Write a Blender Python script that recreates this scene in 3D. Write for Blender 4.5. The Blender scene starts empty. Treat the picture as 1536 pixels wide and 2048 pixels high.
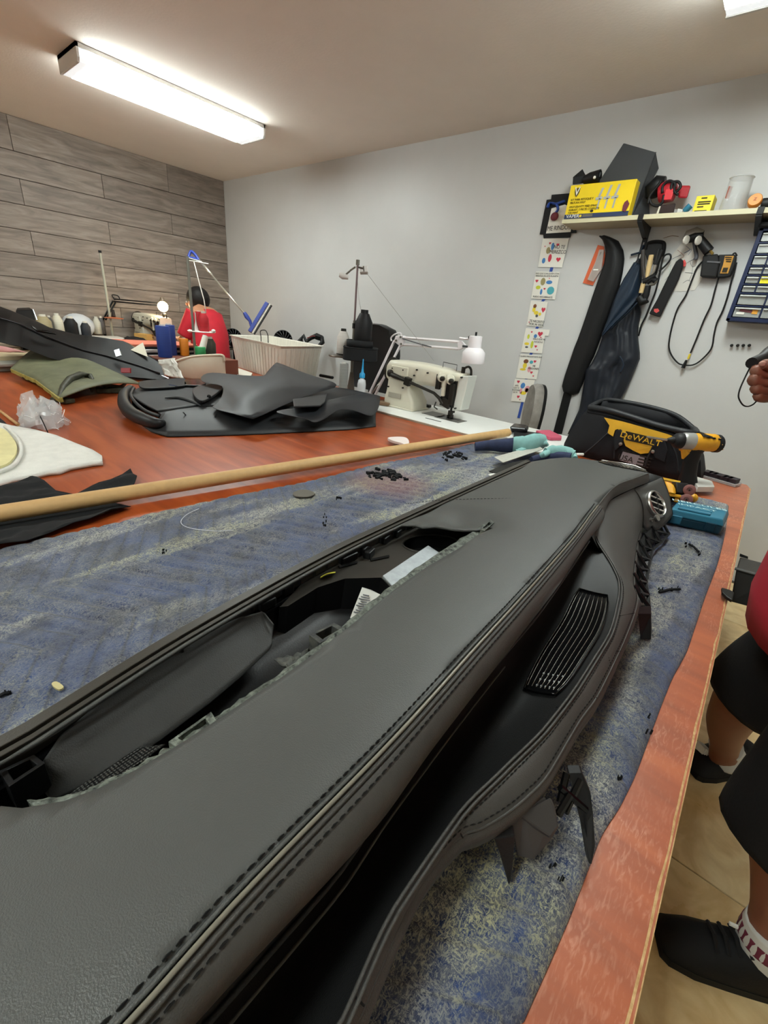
import bpy, bmesh, math, random
from mathutils import Vector, Matrix, Euler
from mathutils.geometry import delaunay_2d_cdt
from mathutils import noise as mnoise
S = bpy.context.scene
COL = S.collection
PI = math.pi
random.seed(7)
# ------------------------------------------------------------------ camera
CAM = Vector((0.0, 0.0, 1.28))
YAW, PITCH, ROLL, FPX = 0.678391751, -0.416637621, 0.0952899967, 872.689
FW = Vector((-math.sin(YAW)*math.cos(PITCH), math.cos(YAW)*math.cos(PITCH), math.sin(PITCH)))
_r = Vector((math.cos(YAW), math.sin(YAW), 0)); _u = _r.cross(FW)
RT = math.cos(ROLL)*_r + math.sin(ROLL)*_u
UP = -math.sin(ROLL)*_r + math.cos(ROLL)*_u
cd = bpy.data.cameras.new('camera'); cam = bpy.data.objects.new('camera', cd); COL.objects.link(cam)
cd.sensor_fit = 'AUTO'; cd.sensor_width = 36.0; cd.lens = FPX*36.0/2048.0; cd.clip_start = 0.01
m = Matrix((RT, UP, -FW)).transposed().to_4x4(); m.translation = CAM
cam.matrix_world = m
S.camera = cam
# ------------------------------------------------------------------ world, exposure
w = bpy.data.worlds.new('world'); S.world = w; w.use_nodes = True
w.node_tree.nodes['Background'].inputs[0].default_value = (0.55, 0.55, 0.56, 1)
w.node_tree.nodes['Background'].inputs[1].default_value = 0.12
S.view_settings.view_transform = 'Standard'; S.view_settings.look = 'None'
S.view_settings.gamma = 1.0; S.view_settings.use_curve_mapping = False
S.view_settings.exposure = 0.0
LAMP = 29.0          # radiance of the lit diffusers

# ------------------------------------------------------------------ photograph pixel -> point in the room
def ray(px, py): return RT*((px-768)/FPX) - UP*((py-1024)/FPX) + FW
def P(px, py, z=None, y=None, x=None, w=None):
    d = ray(px, py)
    if w is None:
        if z is not None: w = (z-CAM.z)/d.z
        elif y is not None: w = (y-CAM.y)/d.y
        else: w = (x-CAM.x)/d.x
    return CAM + d*w
def pxm(w): return w/FPX          # metres per pixel at depth w

# ------------------------------------------------------------------ materials
def lin(c):
    return c/12.92 if c <= .04045 else ((c+.055)/1.055)**2.4
def hexc(h):
    h = h.lstrip('#'); return tuple(lin(int(h[i:i+2], 16)/255) for i in (0, 2, 4)) + (1.0,)
_mats = {}
def M(name, col, rough=.5, metal=0., var=0., vs=12., bump=0., bs=150., alpha=1., trans=0., emit=0., coat=0., sheen=0., spec=.5, stretch=None, col2=None, rvar=0.):
    if name in _mats: return _mats[name]
    mt = bpy.data.materials.new(name); mt.use_nodes = True
    nt = mt.node_tree; b = nt.nodes['Principled BSDF']
    c = hexc(col) if isinstance(col, str) else col
    b.inputs['Base Color'].default_value = c
    if spec == .5 and not metal and sum(c[:3]) < .12: spec = .28
    b.inputs['Roughness'].default_value = rough; b.inputs['Metallic'].default_value = metal
    b.inputs['Alpha'].default_value = alpha; b.inputs['Transmission Weight'].default_value = trans
    b.inputs['Coat Weight'].default_value = coat; b.inputs['Sheen Weight'].default_value = sheen
    b.inputs['Specular IOR Level'].default_value = spec
    if emit:
        b.inputs['Emission Color'].default_value = c; b.inputs['Emission Strength'].default_value = emit
    if var or bump or rvar:
        tc = nt.nodes.new('ShaderNodeTexCoord'); mp = nt.nodes.new('ShaderNodeMapping')
        nt.links.new(tc.outputs['Object'], mp.inputs[0])
        if stretch: mp.inputs['Scale'].default_value = stretch
    if var or rvar:
        n = nt.nodes.new('ShaderNodeTexNoise'); n.inputs['Scale'].default_value = vs; n.inputs['Detail'].default_value = 6
        n.inputs['Roughness'].default_value = .65
        nt.links.new(mp.outputs[0], n.inputs[0])
    if var:
        rp = nt.nodes.new('ShaderNodeValToRGB'); nt.links.new(n.outputs[0], rp.inputs[0])
        c2 = hexc(col2) if col2 else tuple(min(1, k*(1+var)) for k in c[:3]) + (1,)
        c1 = c if col2 else tuple(k*(1-var) for k in c[:3]) + (1,)
        rp.color_ramp.elements[0].color = c1; rp.color_ramp.elements[1].color = c2
        rp.color_ramp.elements[0].position = .33; rp.color_ramp.elements[1].position = .67
        nt.links.new(rp.outputs[0], b.inputs['Base Color'])
    if rvar:
        mr = nt.nodes.new('ShaderNodeMapRange'); mr.inputs[1].default_value = .3; mr.inputs[2].default_value = .7
        mr.inputs[3].default_value = max(0, rough-rvar); mr.inputs[4].default_value = min(1, rough+rvar)
        nt.links.new(n.outputs[0], mr.inputs[0]); nt.links.new(mr.outputs[0], b.inputs['Roughness'])
    if bump:
        n2 = nt.nodes.new('ShaderNodeTexNoise'); n2.inputs['Scale'].default_value = bs; n2.inputs['Detail'].default_value = 3
        nt.links.new(mp.outputs[0], n2.inputs[0])
        bp = nt.nodes.new('ShaderNodeBump'); bp.inputs['Strength'].default_value = bump; bp.inputs['Distance'].default_value = .002
        nt.links.new(n2.outputs[0], bp.inputs['Height']); nt.links.new(bp.outputs[0], b.inputs['Normal'])
    _mats[name] = mt; return mt

# ------------------------------------------------------------------ mesh builder
def wm(o):
    mt = Matrix.Identity(4)
    while o is not None:
        mt = o.matrix_basis @ mt; o = o.parent
    return mt
def frame(d, ref=None):
    d = Vector(d).normalized(); r = Vector(ref) if ref is not None else (Vector((0, 0, 1)) if abs(d.z) < .95 else Vector((1, 0, 0)))
    x = r.cross(d).normalized(); y = d.cross(x); return x, y, d
class MB:
    def __init__(s): s.v = []; s.f = []
    def add(s, vs, fs):
        o = len(s.v); s.v += [Vector(a) for a in vs]; s.f += [tuple(i+o for i in f) for f in fs]; return s
    def box(s, c, size, rot=None):
        c = Vector(c); h = [k/2 for k in size]; R = rot if isinstance(rot, Matrix) else (Euler(rot).to_matrix() if rot else None)
        vs = []
        for x in (-1, 1):
            for y in (-1, 1):
                for z in (-1, 1):
                    p = Vector((x*h[0], y*h[1], z*h[2])); p = R @ p if R else p; vs.append(c+p)
        return s.add(vs, [(0, 1, 3, 2), (4, 6, 7, 5), (0, 4, 5, 1), (2, 3, 7, 6), (0, 2, 6, 4), (1, 5, 7, 3)])
    def hexa(s, b, t):           # four bottom and four top corners, same order
        return s.add(list(b)+list(t), [(3, 2, 1, 0), (4, 5, 6, 7), (0, 1, 5, 4), (1, 2, 6, 5), (2, 3, 7, 6), (3, 0, 4, 7)])
    def loft(s, rings, closed=True, cap=True):
        o = len(s.v); n = len(rings[0])
        for r in rings: s.v += [Vector(a) for a in r]
        m_ = n if closed else n-1
        for i in range(len(rings)-1):
            for j in range(m_):
                k = (j+1) % n
                s.f.append((o+i*n+j, o+i*n+k, o+(i+1)*n+k, o+(i+1)*n+j))
        if cap and closed:
            s.f.append(tuple(o+j for j in reversed(range(n)))); s.f.append(tuple(o+(len(rings)-1)*n+j for j in range(n)))
        return s
    def tube(s, pts, r, n=8, cap=True, flat=None, ref=None):
        pts = [Vector(p) for p in pts]; rs = r if isinstance(r, (list, tuple)) else [r]*len(pts)
        rings = []; px = None
        for i, p in enumerate(pts):
            d = (pts[min(i+1, len(pts)-1)] - pts[max(i-1, 0)])
            if d.length < 1e-9: d = Vector((0, 0, 1))
            d.normalize()
            if px is None: x, y, _ = frame(d, ref)
            else:
                x = px - d*px.dot(d)
                if x.length < 1e-6: x, y, _ = frame(d)
                x.normalize(); y = d.cross(x)
            px = x
            fx, fy = (flat if flat else (1, 1))
            rings.append([p + (x*math.cos(a)*fx + y*math.sin(a)*fy)*rs[i] for a in [2*PI*k/n for k in range(n)]])
        return s.loft(rings, True, cap)
    def cyl(s, a, b, r0, r1=None, n=16): return s.tube([a, b], [r0, r0 if r1 is None else r1], n)
    def lathe(s, c, prof, axis=(0, 0, 1), n=24, ref=None):
        x, y, d = frame(axis, ref); c = Vector(c)
        rings = [[c + d*h + (x*math.cos(a)+y*math.sin(a))*max(r, 1e-5) for a in [2*PI*k/n for k in range(n)]] for r, h in prof]
        return s.loft(rings, True, True)
    def prism(s, pts, vec):      # polygon of 3-D points pushed along vec
        pts = [Vector(p) for p in pts]; v = Vector(vec); n = len(pts)
        return s.add(pts + [p+v for p in pts], [tuple(reversed(range(n))), tuple(range(n, 2*n))] + [(i, (i+1) % n, n+(i+1) % n, n+i) for i in range(n)])
    def grid(s, fn, nu, nv):
        o = len(s.v)
        for i in range(nu+1):
            for j in range(nv+1): s.v.append(Vector(fn(i/nu, j/nv)))
        for i in range(nu):
            for j in range(nv):
                a = o+i*(nv+1)+j; s.f.append((a, a+nv+1, a+nv+2, a+1))
        return s
    def ball(s, c, r, n=12, sc=(1, 1, 1), rot=None):
        c = Vector(c); k = n//2+1; R = Euler(rot).to_matrix() if rot else None; rings = []
        for i in range(k+1):
            t = PI*i/k; ring = []
            for j in range(n):
                p = Vector((math.sin(t)*math.cos(2*PI*j/n)*sc[0], math.sin(t)*math.sin(2*PI*j/n)*sc[1], -math.cos(t)*sc[2]))*r
                ring.append(c+(R @ p if R else p))
            rings.append(ring)
        return s.loft(rings, True, True)
    def build(s, name, mat, parent=None, smooth=None, world=True, solid=0., sub=0, bevel=0., merge=1e-5, offset=-1., kind=None, label=None):
        vs = s.v
        org = Vector((0, 0, 0))
        if parent is not None:
            if world:
                im = wm(parent).inverted(); vs = [im @ v for v in vs]
        else:
            lo = [min(v[i] for v in vs) for i in range(3)]; hi = [max(v[i] for v in vs) for i in range(3)]
            org = Vector(((lo[0]+hi[0])/2, (lo[1]+hi[1])/2, lo[2])); vs = [v-org for v in vs]
        me = bpy.data.meshes.new(name); me.from_pydata([tuple(v) for v in vs], [], s.f)
        bm = bmesh.new(); bm.from_mesh(me)
        if merge: bmesh.ops.remove_doubles(bm, verts=bm.verts, dist=merge)
        bmesh.ops.recalc_face_normals(bm, faces=bm.faces); bm.to_mesh(me); bm.free()
        me.materials.append(mat)
        o = bpy.data.objects.new(name, me); COL.objects.link(o); o.location = org
        if parent is not None: o.parent = parent; o.location = (0, 0, 0)
        if smooth is not None:
            for p_ in me.polygons: p_.use_smooth = True
            if smooth < 180: me.set_sharp_from_angle(angle=math.radians(smooth))
        if solid:
            md = o.modifiers.new('solid', 'SOLIDIFY'); md.thickness = solid; md.offset = offset
        if bevel:
            md = o.modifiers.new('bevel', 'BEVEL'); md.width = bevel; md.segments = 2; md.limit_method = 'ANGLE'; md.angle_limit = math.radians(40)
        if sub:
            md = o.modifiers.new('sub', 'SUBSURF'); md.levels = sub; md.render_levels = sub
        if kind: o['kind'] = kind
        if label: o['label'] = label
        return o
def thing(name, label, cat, loc=(0, 0, 0), rotz=0, group=None, rot=None):
    o = bpy.data.objects.new(name, None); COL.objects.link(o); o.empty_display_size = .05
    o.location = loc; o.rotation_euler = rot if rot else (0, 0, rotz)
    o['label'] = label; o['category'] = cat
    if group: o['group'] = group
    return o
def tag(o, label, cat, group=None, kind=None):
    o['label'] = label; o['category'] = cat
    if group: o['group'] = group
    if kind: o['kind'] = kind
    return o
def struct(o, label=None, cat=None):
    o['kind'] = 'structure'
    if label: o['label'] = label
    if cat: o['category'] = cat
    return o
def dup(o, parent=None, **kw):
    c = o.copy(); COL.objects.link(c); c.parent = parent
    for ch in list(o.children): dup(ch, c)
    for k, v in kw.items():
        if k in ('label', 'group'): c[k] = v
        elif k == 'loc': c.location = v
        elif k == 'rot': c.rotation_euler = v
        elif k == 'scale': c.scale = v
    return c
def spline(pts, n=8):            # catmull-rom through 3-D points
    pts = [Vector(p) for p in pts]; out = []
    for i in range(len(pts)-1):
        a, b, c_, d = pts[max(i-1, 0)], pts[i], pts[i+1], pts[min(i+2, len(pts)-1)]
        for k in range(n):
            t = k/n
            out.append(.5*((2*b)+(c_-a)*t+(2*a-5*b+4*c_-d)*t*t+(3*b-a-3*c_+d)*t**3))
    out.append(pts[-1]); return out
def pchip(xs, ys):
    n = len(xs); h = [xs[i+1]-xs[i] for i in range(n-1)]; dl = [(ys[i+1]-ys[i])/h[i] for i in range(n-1)]
    d = [0]*n; d[0] = dl[0]; d[-1] = dl[-1]
    for i in range(1, n-1):
        if dl[i-1]*dl[i] > 0:
            w1 = 2*h[i]+h[i-1]; w2 = h[i]+2*h[i-1]; d[i] = (w1+w2)/(w1/dl[i-1]+w2/dl[i])
    def f(x):
        if x <= xs[0]: return ys[0]+d[0]*(x-xs[0])
        if x >= xs[-1]: return ys[-1]+d[-1]*(x-xs[-1])
        i = 0
        while x > xs[i+1]: i += 1
        t = (x-xs[i])/h[i]
        return (ys[i]*(1+2*t)*(1-t)**2 + h[i]*d[i]*t*(1-t)**2 + ys[i+1]*t*t*(3-2*t) + h[i]*d[i+1]*t*t*(t-1))
    return f
def inpoly(x, y, poly):
    c = False; n = len(poly)
    for i in range(n):
        x1, y1 = poly[i][0], poly[i][1]; x2, y2 = poly[i-1][0], poly[i-1][1]
        if (y1 > y) != (y2 > y) and x < (x2-x1)*(y-y1)/(y2-y1)+x1: c = not c
    return c
def rrect(w_, h_, r, n=4):
    out = []
    for cx, cy, a0 in ((w_/2-r, h_/2-r, 0), (-w_/2+r, h_/2-r, PI/2), (-w_/2+r, -h_/2+r, PI), (w_/2-r, -h_/2+r, 1.5*PI)):
        for k in range(n+1):
            a = a0+PI/2*k/n; out.append((cx+r*math.cos(a), cy+r*math.sin(a)))
    return out
def fbm(p, o=3): return mnoise.fractal(Vector(p), .7, 2.0, o)
def text(name, body, size, mat, parent, mtx, ext=.0004, align='CENTER', label=None, sx=1.0):
    cu = bpy.data.curves.new(name, 'FONT'); cu.body = body; cu.size = size; cu.extrude = ext; cu.align_x = align; cu.align_y = 'CENTER'
    t = bpy.data.objects.new(name, cu); COL.objects.link(t)
    dg = bpy.context.evaluated_depsgraph_get(); me = bpy.data.meshes.new_from_object(t.evaluated_get(dg))
    bpy.data.objects.remove(t); bpy.data.curves.remove(cu)
    if sx != 1.0:
        for v in me.vertices: v.co.x *= sx
    me.materials.clear(); me.materials.append(mat)
    o = bpy.data.objects.new(name, me); COL.objects.link(o)
    if parent is not None: mtx = wm(parent).inverted() @ mtx
    me.transform(mtx); o.parent = parent
    return o
def mtx3(x, y, o):               # frame from an x and a y direction at origin o
    x = Vector(x).normalized(); z = x.cross(Vector(y)).normalized(); y = z.cross(x)
    mm = Matrix((x, y, z)).transposed().to_4x4(); mm.translation = Vector(o); return mm
# ================================================================== room
XL, XR, YB, YF, ZC = -5.294, 1.9, 3.2, -2.3, 2.50
wallm = M('grey_wall_paint', '#c9c9c8', .42, var=.025, vs=2.2, bump=.12, bs=60)
ceilm = M('ceiling_paint', '#ebe2d9', .85, var=.02, vs=3, bump=.35, bs=70)
jointm = M('plank_joint', '#2c2622', .9)
floor = struct(MB().box(((XL+XR)/2, (YB+YF)/2, -.03), (XR-XL, YB-YF, .05)).build('floor', M('grout', '#4a3d2c', .9)))
struct(MB().box(((XL+XR)/2, (YB+YF)/2, ZC+.05), (XR-XL+.2, YB-YF+.2, .1)).build('ceiling', ceilm))
wall_left = struct(MB().box((XL-.058, (YB+YF)/2, ZC/2), (.1, YB-YF+.1, ZC)).build('wall_left', jointm))
wall_back = struct(MB().box(((XL+XR)/2, YB+.05, ZC/2), (XR-XL+.2, .1, ZC)).build('wall_back', wallm))
struct(MB().box((XR+.05, (YB+YF)/2, ZC/2), (.1, YB-YF+.1, ZC)).build('wall_right', wallm))
struct(MB().box(((XL+XR)/2, YF-.05, ZC/2), (XR-XL+.2, .1, ZC)).build('wall_front', wallm))
# floor tiles
def tilemat():
    if 'stone_tile' in _mats: return _mats['stone_tile']
    mt = M('stone_tile', '#e0bd82', .35, var=.3, vs=3.2, col2='#f3deb0', bump=.1, bs=30, rvar=.1)
    nt = mt.node_tree; b = nt.nodes['Principled BSDF']; src = b.inputs['Base Color'].links[0].from_socket
    tc = [n for n in nt.nodes if n.type == 'TEX_COORD'][0]; mp = [n for n in nt.nodes if n.type == 'MAPPING'][0]
    oi = nt.nodes.new('ShaderNodeObjectInfo'); ad = nt.nodes.new('ShaderNodeVectorMath'); ad.operation = 'MULTIPLY_ADD'
    nt.links.new(oi.outputs['Random'], ad.inputs[0]); ad.inputs[1].default_value = (37, 53, 11); nt.links.new(tc.outputs['Object'], ad.inputs[2])
    nt.links.new(ad.outputs[0], mp.inputs[0])
    n2 = nt.nodes.new('ShaderNodeTexNoise'); n2.inputs['Scale'].default_value = 9; n2.inputs['Detail'].default_value = 8; n2.inputs['Distortion'].default_value = 1.4
    nt.links.new(mp.outputs[0], n2.inputs[0])
    rp = nt.nodes.new('ShaderNodeValToRGB'); rp.color_ramp.elements[0].position = .36; rp.color_ramp.elements[1].position = .62
    rp.color_ramp.elements[0].color = (.74, .65, .55, 1); rp.color_ramp.elements[1].color = (1, 1, 1, 1)
    nt.links.new(n2.outputs[0], rp.inputs[0])
    mx = nt.nodes.new('ShaderNodeMix'); mx.data_type = 'RGBA'; mx.blend_type = 'MULTIPLY'; mx.inputs[0].default_value = .8
    nt.links.new(src, mx.inputs[6]); nt.links.new(rp.outputs[0], mx.inputs[7]); nt.links.new(mx.outputs[2], b.inputs['Base Color'])
    return mt
TS = .508
t0 = None
x = .62 - TS*12
while x < XR:
    y = 1.1325 - TS*7
    while y < YB:
        x1, x2, y1, y2 = max(x, XL), min(x+TS, XR), max(y, YF), min(y+TS, YB)
        if x2-x1 > .05 and y2-y1 > .05:
            full = (x2-x1 > TS-.001 and y2-y1 > TS-.001)
            if full and t0 is not None:
                o = t0.copy(); COL.objects.link(o); o.location = (x1+TS/2, y1+TS/2, -.006)
            else:
                sx, sy = x2-x1-.004, y2-y1-.004
                o = MB().box((0, 0, 0), (sx, sy, .012)).build('tile', tilemat(), bevel=.0015)
                o.location = ((x1+x2)/2, (y1+y2)/2, -.006)
                o.data.transform(Matrix.Translation((0, 0, -.006)))
                if full: t0 = o
            o.parent = floor; o.location = Vector(o.location) - floor.location
        y += TS
    x += TS
# wood-look planks on the left wall
def plankmat():
    mt = bpy.data.materials.new('grey_wood_plank'); mt.use_nodes = True; nt = mt.node_tree; b = nt.nodes['Principled BSDF']
    tc = nt.nodes.new('ShaderNodeTexCoord'); oi = nt.nodes.new('ShaderNodeObjectInfo')
    ad = nt.nodes.new('ShaderNodeVectorMath'); ad.operation = 'MULTIPLY_ADD'; ad.inputs[1].default_value = (17, 43, 29)
    nt.links.new(oi.outputs['Random'], ad.inputs[0]); nt.links.new(tc.outputs['Object'], ad.inputs[2])
    mp = nt.nodes.new('ShaderNodeMapping'); mp.inputs['Scale'].default_value = (1, 1.1, 9); nt.links.new(ad.outputs[0], mp.inputs[0])
    n1 = nt.nodes.new('ShaderNodeTexNoise'); n1.inputs['Scale'].default_value = 2.6; n1.inputs['Detail'].default_value = 9; n1.inputs['Distortion'].default_value = .8; n1.inputs['Roughness'].default_value = .62
    nt.links.new(mp.outputs[0], n1.inputs[0])
    rp = nt.nodes.new('ShaderNodeValToRGB')
    e = rp.color_ramp.elements; e[0].position = .3; e[0].color = hexc('#6b6058'); e[1].position = .72; e[1].color = hexc('#a1958b')
    k = e.new(.5); k.color = hexc('#887c72')
    nt.links.new(n1.outputs[0], rp.inputs[0])
    mr = nt.nodes.new('ShaderNodeMapRange'); mr.inputs[3].default_value = .84; mr.inputs[4].default_value = 1.1; nt.links.new(oi.outputs['Random'], mr.inputs[0])
    mx = nt.nodes.new('ShaderNodeMix'); mx.data_type = 'RGBA'; mx.blend_type = 'MULTIPLY'; mx.inputs[0].default_value = 1
    nt.links.new(rp.outputs[0], mx.inputs[6]); nt.links.new(mr.outputs[0], mx.inputs[7]); nt.links.new(mx.outputs[2], b.inputs['Base Color'])
    b.inputs['Roughness'].default_value = .55
    bp = nt.nodes.new('ShaderNodeBump'); bp.inputs['Strength'].default_value = .25; bp.inputs['Distance'].default_value = .003
    nt.links.new(n1.outputs[0], bp.inputs['Height']); nt.links.new(bp.outputs[0], b.inputs['Normal'])
    return mt
plm = plankmat()
zt = [2.5] + [2.262-.187*k for k in range(13)]
zt[-1] = .0
PL = 1.265; cache = {}
for r in range(len(zt)-1):
    ph = 1.308 if r % 2 == 0 else 1.95
    y = ph - PL*4
    while y < YB:
        y1, y2 = max(y, YF), min(y+PL, YB)
        if y2-y1 > .03:
            h_ = zt[r]-zt[r+1]; key = (round(y2-y1, 3), round(h_, 3))
            if key not in cache:
                cache[key] = MB().box((0, 0, 0), (.010, y2-y1-.003, h_-.004)).build('plank', plm, bevel=.002)
                o = cache[key]; o.data.transform(Matrix.Translation((0, 0, -(h_-.004)/2)))
            else:
                o = cache[key].copy(); COL.objects.link(o)
            o.parent = wall_left; o.location = Vector((XL-.003, (y1+y2)/2, (zt[r]+zt[r+1])/2)) - wall_left.location
        y += PL
# ------------------------------------------------------------------ ceiling lights
housem = M('white_lamp_housing', '#d8d6d2', .5)
def diffmat():
    mt = M('lit_diffuser', '#f4fbff', .4); b = mt.node_tree.nodes['Principled BSDF']
    b.inputs['Emission Color'].default_value = (.91, 1.0, .965, 1); b.inputs['Emission Strength'].default_value = LAMP
    return mt
clearm = M('frosted_lens_end', '#e8edf0', .25, emit=.8)
def ceiling_light(xc, yc, label):
    L, W, Hh = 1.21, .30, .085
    t = thing('ceiling_light', label, 'light', (xc, yc, ZC-Hh))
    MB().box((0, 0, Hh-.012), (W, L, .02)).build('housing', housem, t, world=False)
    for s in (-1, 1):
        MB().prism([(-W/2, s*(L/2-.012), 0), (-W/2+.004, s*(L/2-.012), 0), (W/2-.012, s*(L/2-.012), 0), (W/2, s*(L/2-.012), .02), (W/2, s*(L/2-.012), Hh-.002), (-W/2, s*(L/2-.012), Hh-.002)], (0, s*.012, 0)).build('end_cap', housem, t, world=False)
        MB().prism([(-W/2+.002, s*(L/2-.012), .004), (W/2-.014, s*(L/2-.012), .004), (W/2-.004, s*(L/2-.012), .022), (W/2-.004, s*(L/2-.012), Hh-.024), (-W/2+.002, s*(L/2-.012), Hh-.024)], (0, -s*.045, 0)).build('lens_end', clearm, t, world=False)
    prof = [(-W/2+.002, .06), (-W/2+.002, .003), (W/2-.014, .003), (W/2-.003, .022), (W/2-.003, .06)]
    l = L/2-.058
    MB().loft([[(x_, -l, z_) for x_, z_ in prof], [(x_, l, z_) for x_, z_ in prof]], True).build('diffuser', diffmat(), t, world=False)
    return t
ceiling_light(-3.585, 1.835, 'white box ceiling light with glowing lens, lit above the far left of the room')
ceiling_light(-.433, 1.88, 'white box ceiling light cut off at the top right corner of the picture')
ceiling_light(-3.585, -.75, 'unseen white box ceiling light added behind the camera on the left')  # this lamp and the next are unseen, added for room light
ceiling_light(-.433, -.9, 'unseen white box ceiling light added behind the camera on the right')

# ================================================================== work tables
TZ = .75
def woodtop():
    mt = bpy.data.materials.new('reddish_laminate'); mt.use_nodes = True; nt = mt.node_tree; b = nt.nodes['Principled BSDF']
    tc = nt.nodes.new('ShaderNodeTexCoord'); mp = nt.nodes.new('ShaderNodeMapping'); mp.inputs['Rotation'].default_value = (0, 0, .12); mp.inputs['Scale'].default_value = (1.0, 7, 1)
    nt.links.new(tc.outputs['Object'], mp.inputs[0])
    n1 = nt.nodes.new('ShaderNodeTexNoise'); n1.inputs['Scale'].default_value = 3; n1.inputs['Detail'].default_value = 8; n1.inputs['Distortion'].default_value = .6
    nt.links.new(mp.outputs[0], n1.inputs[0])
    rp = nt.nodes.new('ShaderNodeValToRGB'); e = rp.color_ramp.elements
    e[0].position = .3; e[0].color = hexc('#82340f'); e[1].position = .7; e[1].color = hexc('#ad5424'); k = e.new(.5); k.color = hexc('#9b441a')
    nt.links.new(n1.outputs[0], rp.inputs[0])
    # pale wear fibres, strongest along the right edge (x near 0) where pads have rubbed
    mp2 = nt.nodes.new('ShaderNodeMapping'); mp2.inputs['Scale'].default_value = (130, 30, 30); mp2.inputs['Rotation'].default_value = (0, 0, .5); nt.links.new(tc.outputs['Object'], mp2.inputs[0])
    n2 = nt.nodes.new('ShaderNodeTexNoise'); n2.inputs['Scale'].default_value = 1.6; n2.inputs['Detail'].default_value = 4; n2.inputs['Distortion'].default_value = 1.5; nt.links.new(mp2.outputs[0], n2.inputs[0])
    n3 = nt.nodes.new('ShaderNodeTexNoise'); n3.inputs['Scale'].default_value = 5; n3.inputs['Detail'].default_value = 5; nt.links.new(tc.outputs['Object'], n3.inputs[0])
    sx = nt.nodes.new('ShaderNodeSeparateXYZ'); nt.links.new(tc.outputs['Object'], sx.inputs[0])
    edge = nt.nodes.new('ShaderNodeMapRange'); edge.inputs[1].default_value = 1.55; edge.inputs[2].default_value = 2.05; edge.inputs[3].default_value = .06; edge.inputs[4].default_value = .8; nt.links.new(sx.outputs[0], edge.inputs[0])
    r2 = nt.nodes.new('ShaderNodeMapRange'); r2.inputs[1].default_value = .5; r2.inputs[2].default_value = .72; nt.links.new(n2.outputs[0], r2.inputs[0])
    r3 = nt.nodes.new('ShaderNodeMapRange'); r3.inputs[1].default_value = .35; r3.inputs[2].default_value = .7; nt.links.new(n3.outputs[0], r3.inputs[0])
    a1 = nt.nodes.new('ShaderNodeMath'); a1.operation = 'MULTIPLY'; nt.links.new(r2.outputs[0], a1.inputs[0]); nt.links.new(r3.outputs[0], a1.inputs[1])
    a1b = nt.nodes.new('ShaderNodeMath'); a1b.operation = 'ADD'; a1b.inputs[1].default_value = .18; nt.links.new(a1.outputs[0], a1b.inputs[0])
    a2 = nt.nodes.new('ShaderNodeMath'); a2.operation = 'MULTIPLY'; nt.links.new(a1b.outputs[0], a2.inputs[0]); nt.links.new(edge.outputs[0], a2.inputs[1])
    mx = nt.nodes.new('ShaderNodeMix'); mx.data_type = 'RGBA'; mx.inputs[7].default_value = hexc('#e0ab90')
    nt.links.new(a2.outputs[0], mx.inputs[0]); nt.links.new(rp.outputs[0], mx.inputs[6]); nt.links.new(mx.outputs[2], b.inputs['Base Color'])
    rr = nt.nodes.new('ShaderNodeMapRange'); rr.inputs[3].default_value = .3; rr.inputs[4].default_value = .6; nt.links.new(a2.outputs[0], rr.inputs[0]); nt.links.new(rr.outputs[0], b.inputs['Roughness'])
    return mt
woodm = woodtop()
edgem = M('worn_particle_edge', '#a8814e', .85, var=.35, vs=60, col2='#d7b583', bump=.6, bs=120)
blackmetal = M('black_powder_metal', '#1b1b1c', .45)
t = thing('work_table', 'large reddish-brown laminate work table with a worn right edge, under the blue pad', 'table', (-2.0, .9, 0))
TR = .0885
poly = [(-4.0, -.45), (TR+.004, -.45), (TR, .3), (TR-.004, 1.2), (TR-.014, 2.38), (TR-.03, 2.445), (-.675, 2.445), (-.675, 2.03), (-1.93, 2.03), (-1.93, 2.5), (-4.0, 2.5)]
MB().prism([(x_, y_, TZ-.004) for x_, y_ in poly], (0, 0, .004)).build('tabletop', woodm, t)
MB().prism([(x_, y_, TZ-.028) for x_, y_ in poly], (0, 0, .0238)).build('core_board', edgem, t)
# ragged worn lip of the right edge
b = MB(); ys = [-.44+.024*i for i in range(119)]
def te(y_): return TR+.004 - .004*(y_+.45)/.75 if y_ < .3 else (TR-.004*(y_-.3)/.9 if y_ < 1.2 else TR-.004-.010*(y_-1.2)/1.18)
rings = []
for y_ in ys:
    e0 = te(y_); k = .0045+.003*fbm((y_*9, 1, 0)); k = max(k, .0015)
    rings.append([(e0-k, y_, TZ+.0006), (e0+.0012, y_, TZ-.0008), (e0+.0016, y_, TZ-.027), (e0-k, y_, TZ-.027)])
b.loft(rings).build('edge_band', edgem, t, label='worn pale strip along the right edge')
for x_, y_ in ((-.08, -.3), (-.08, 2.2), (-2.0, -.3), (-2.2, 2.3), (-3.9, -.3), (-3.9, 2.3)):
    MB().box((x_, y_, (TZ-.028)/2), (.07, .07, TZ-.028)).build('leg', M('leg_wood', '#8c6a41', .7, var=.2), t, bevel=.004)
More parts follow.
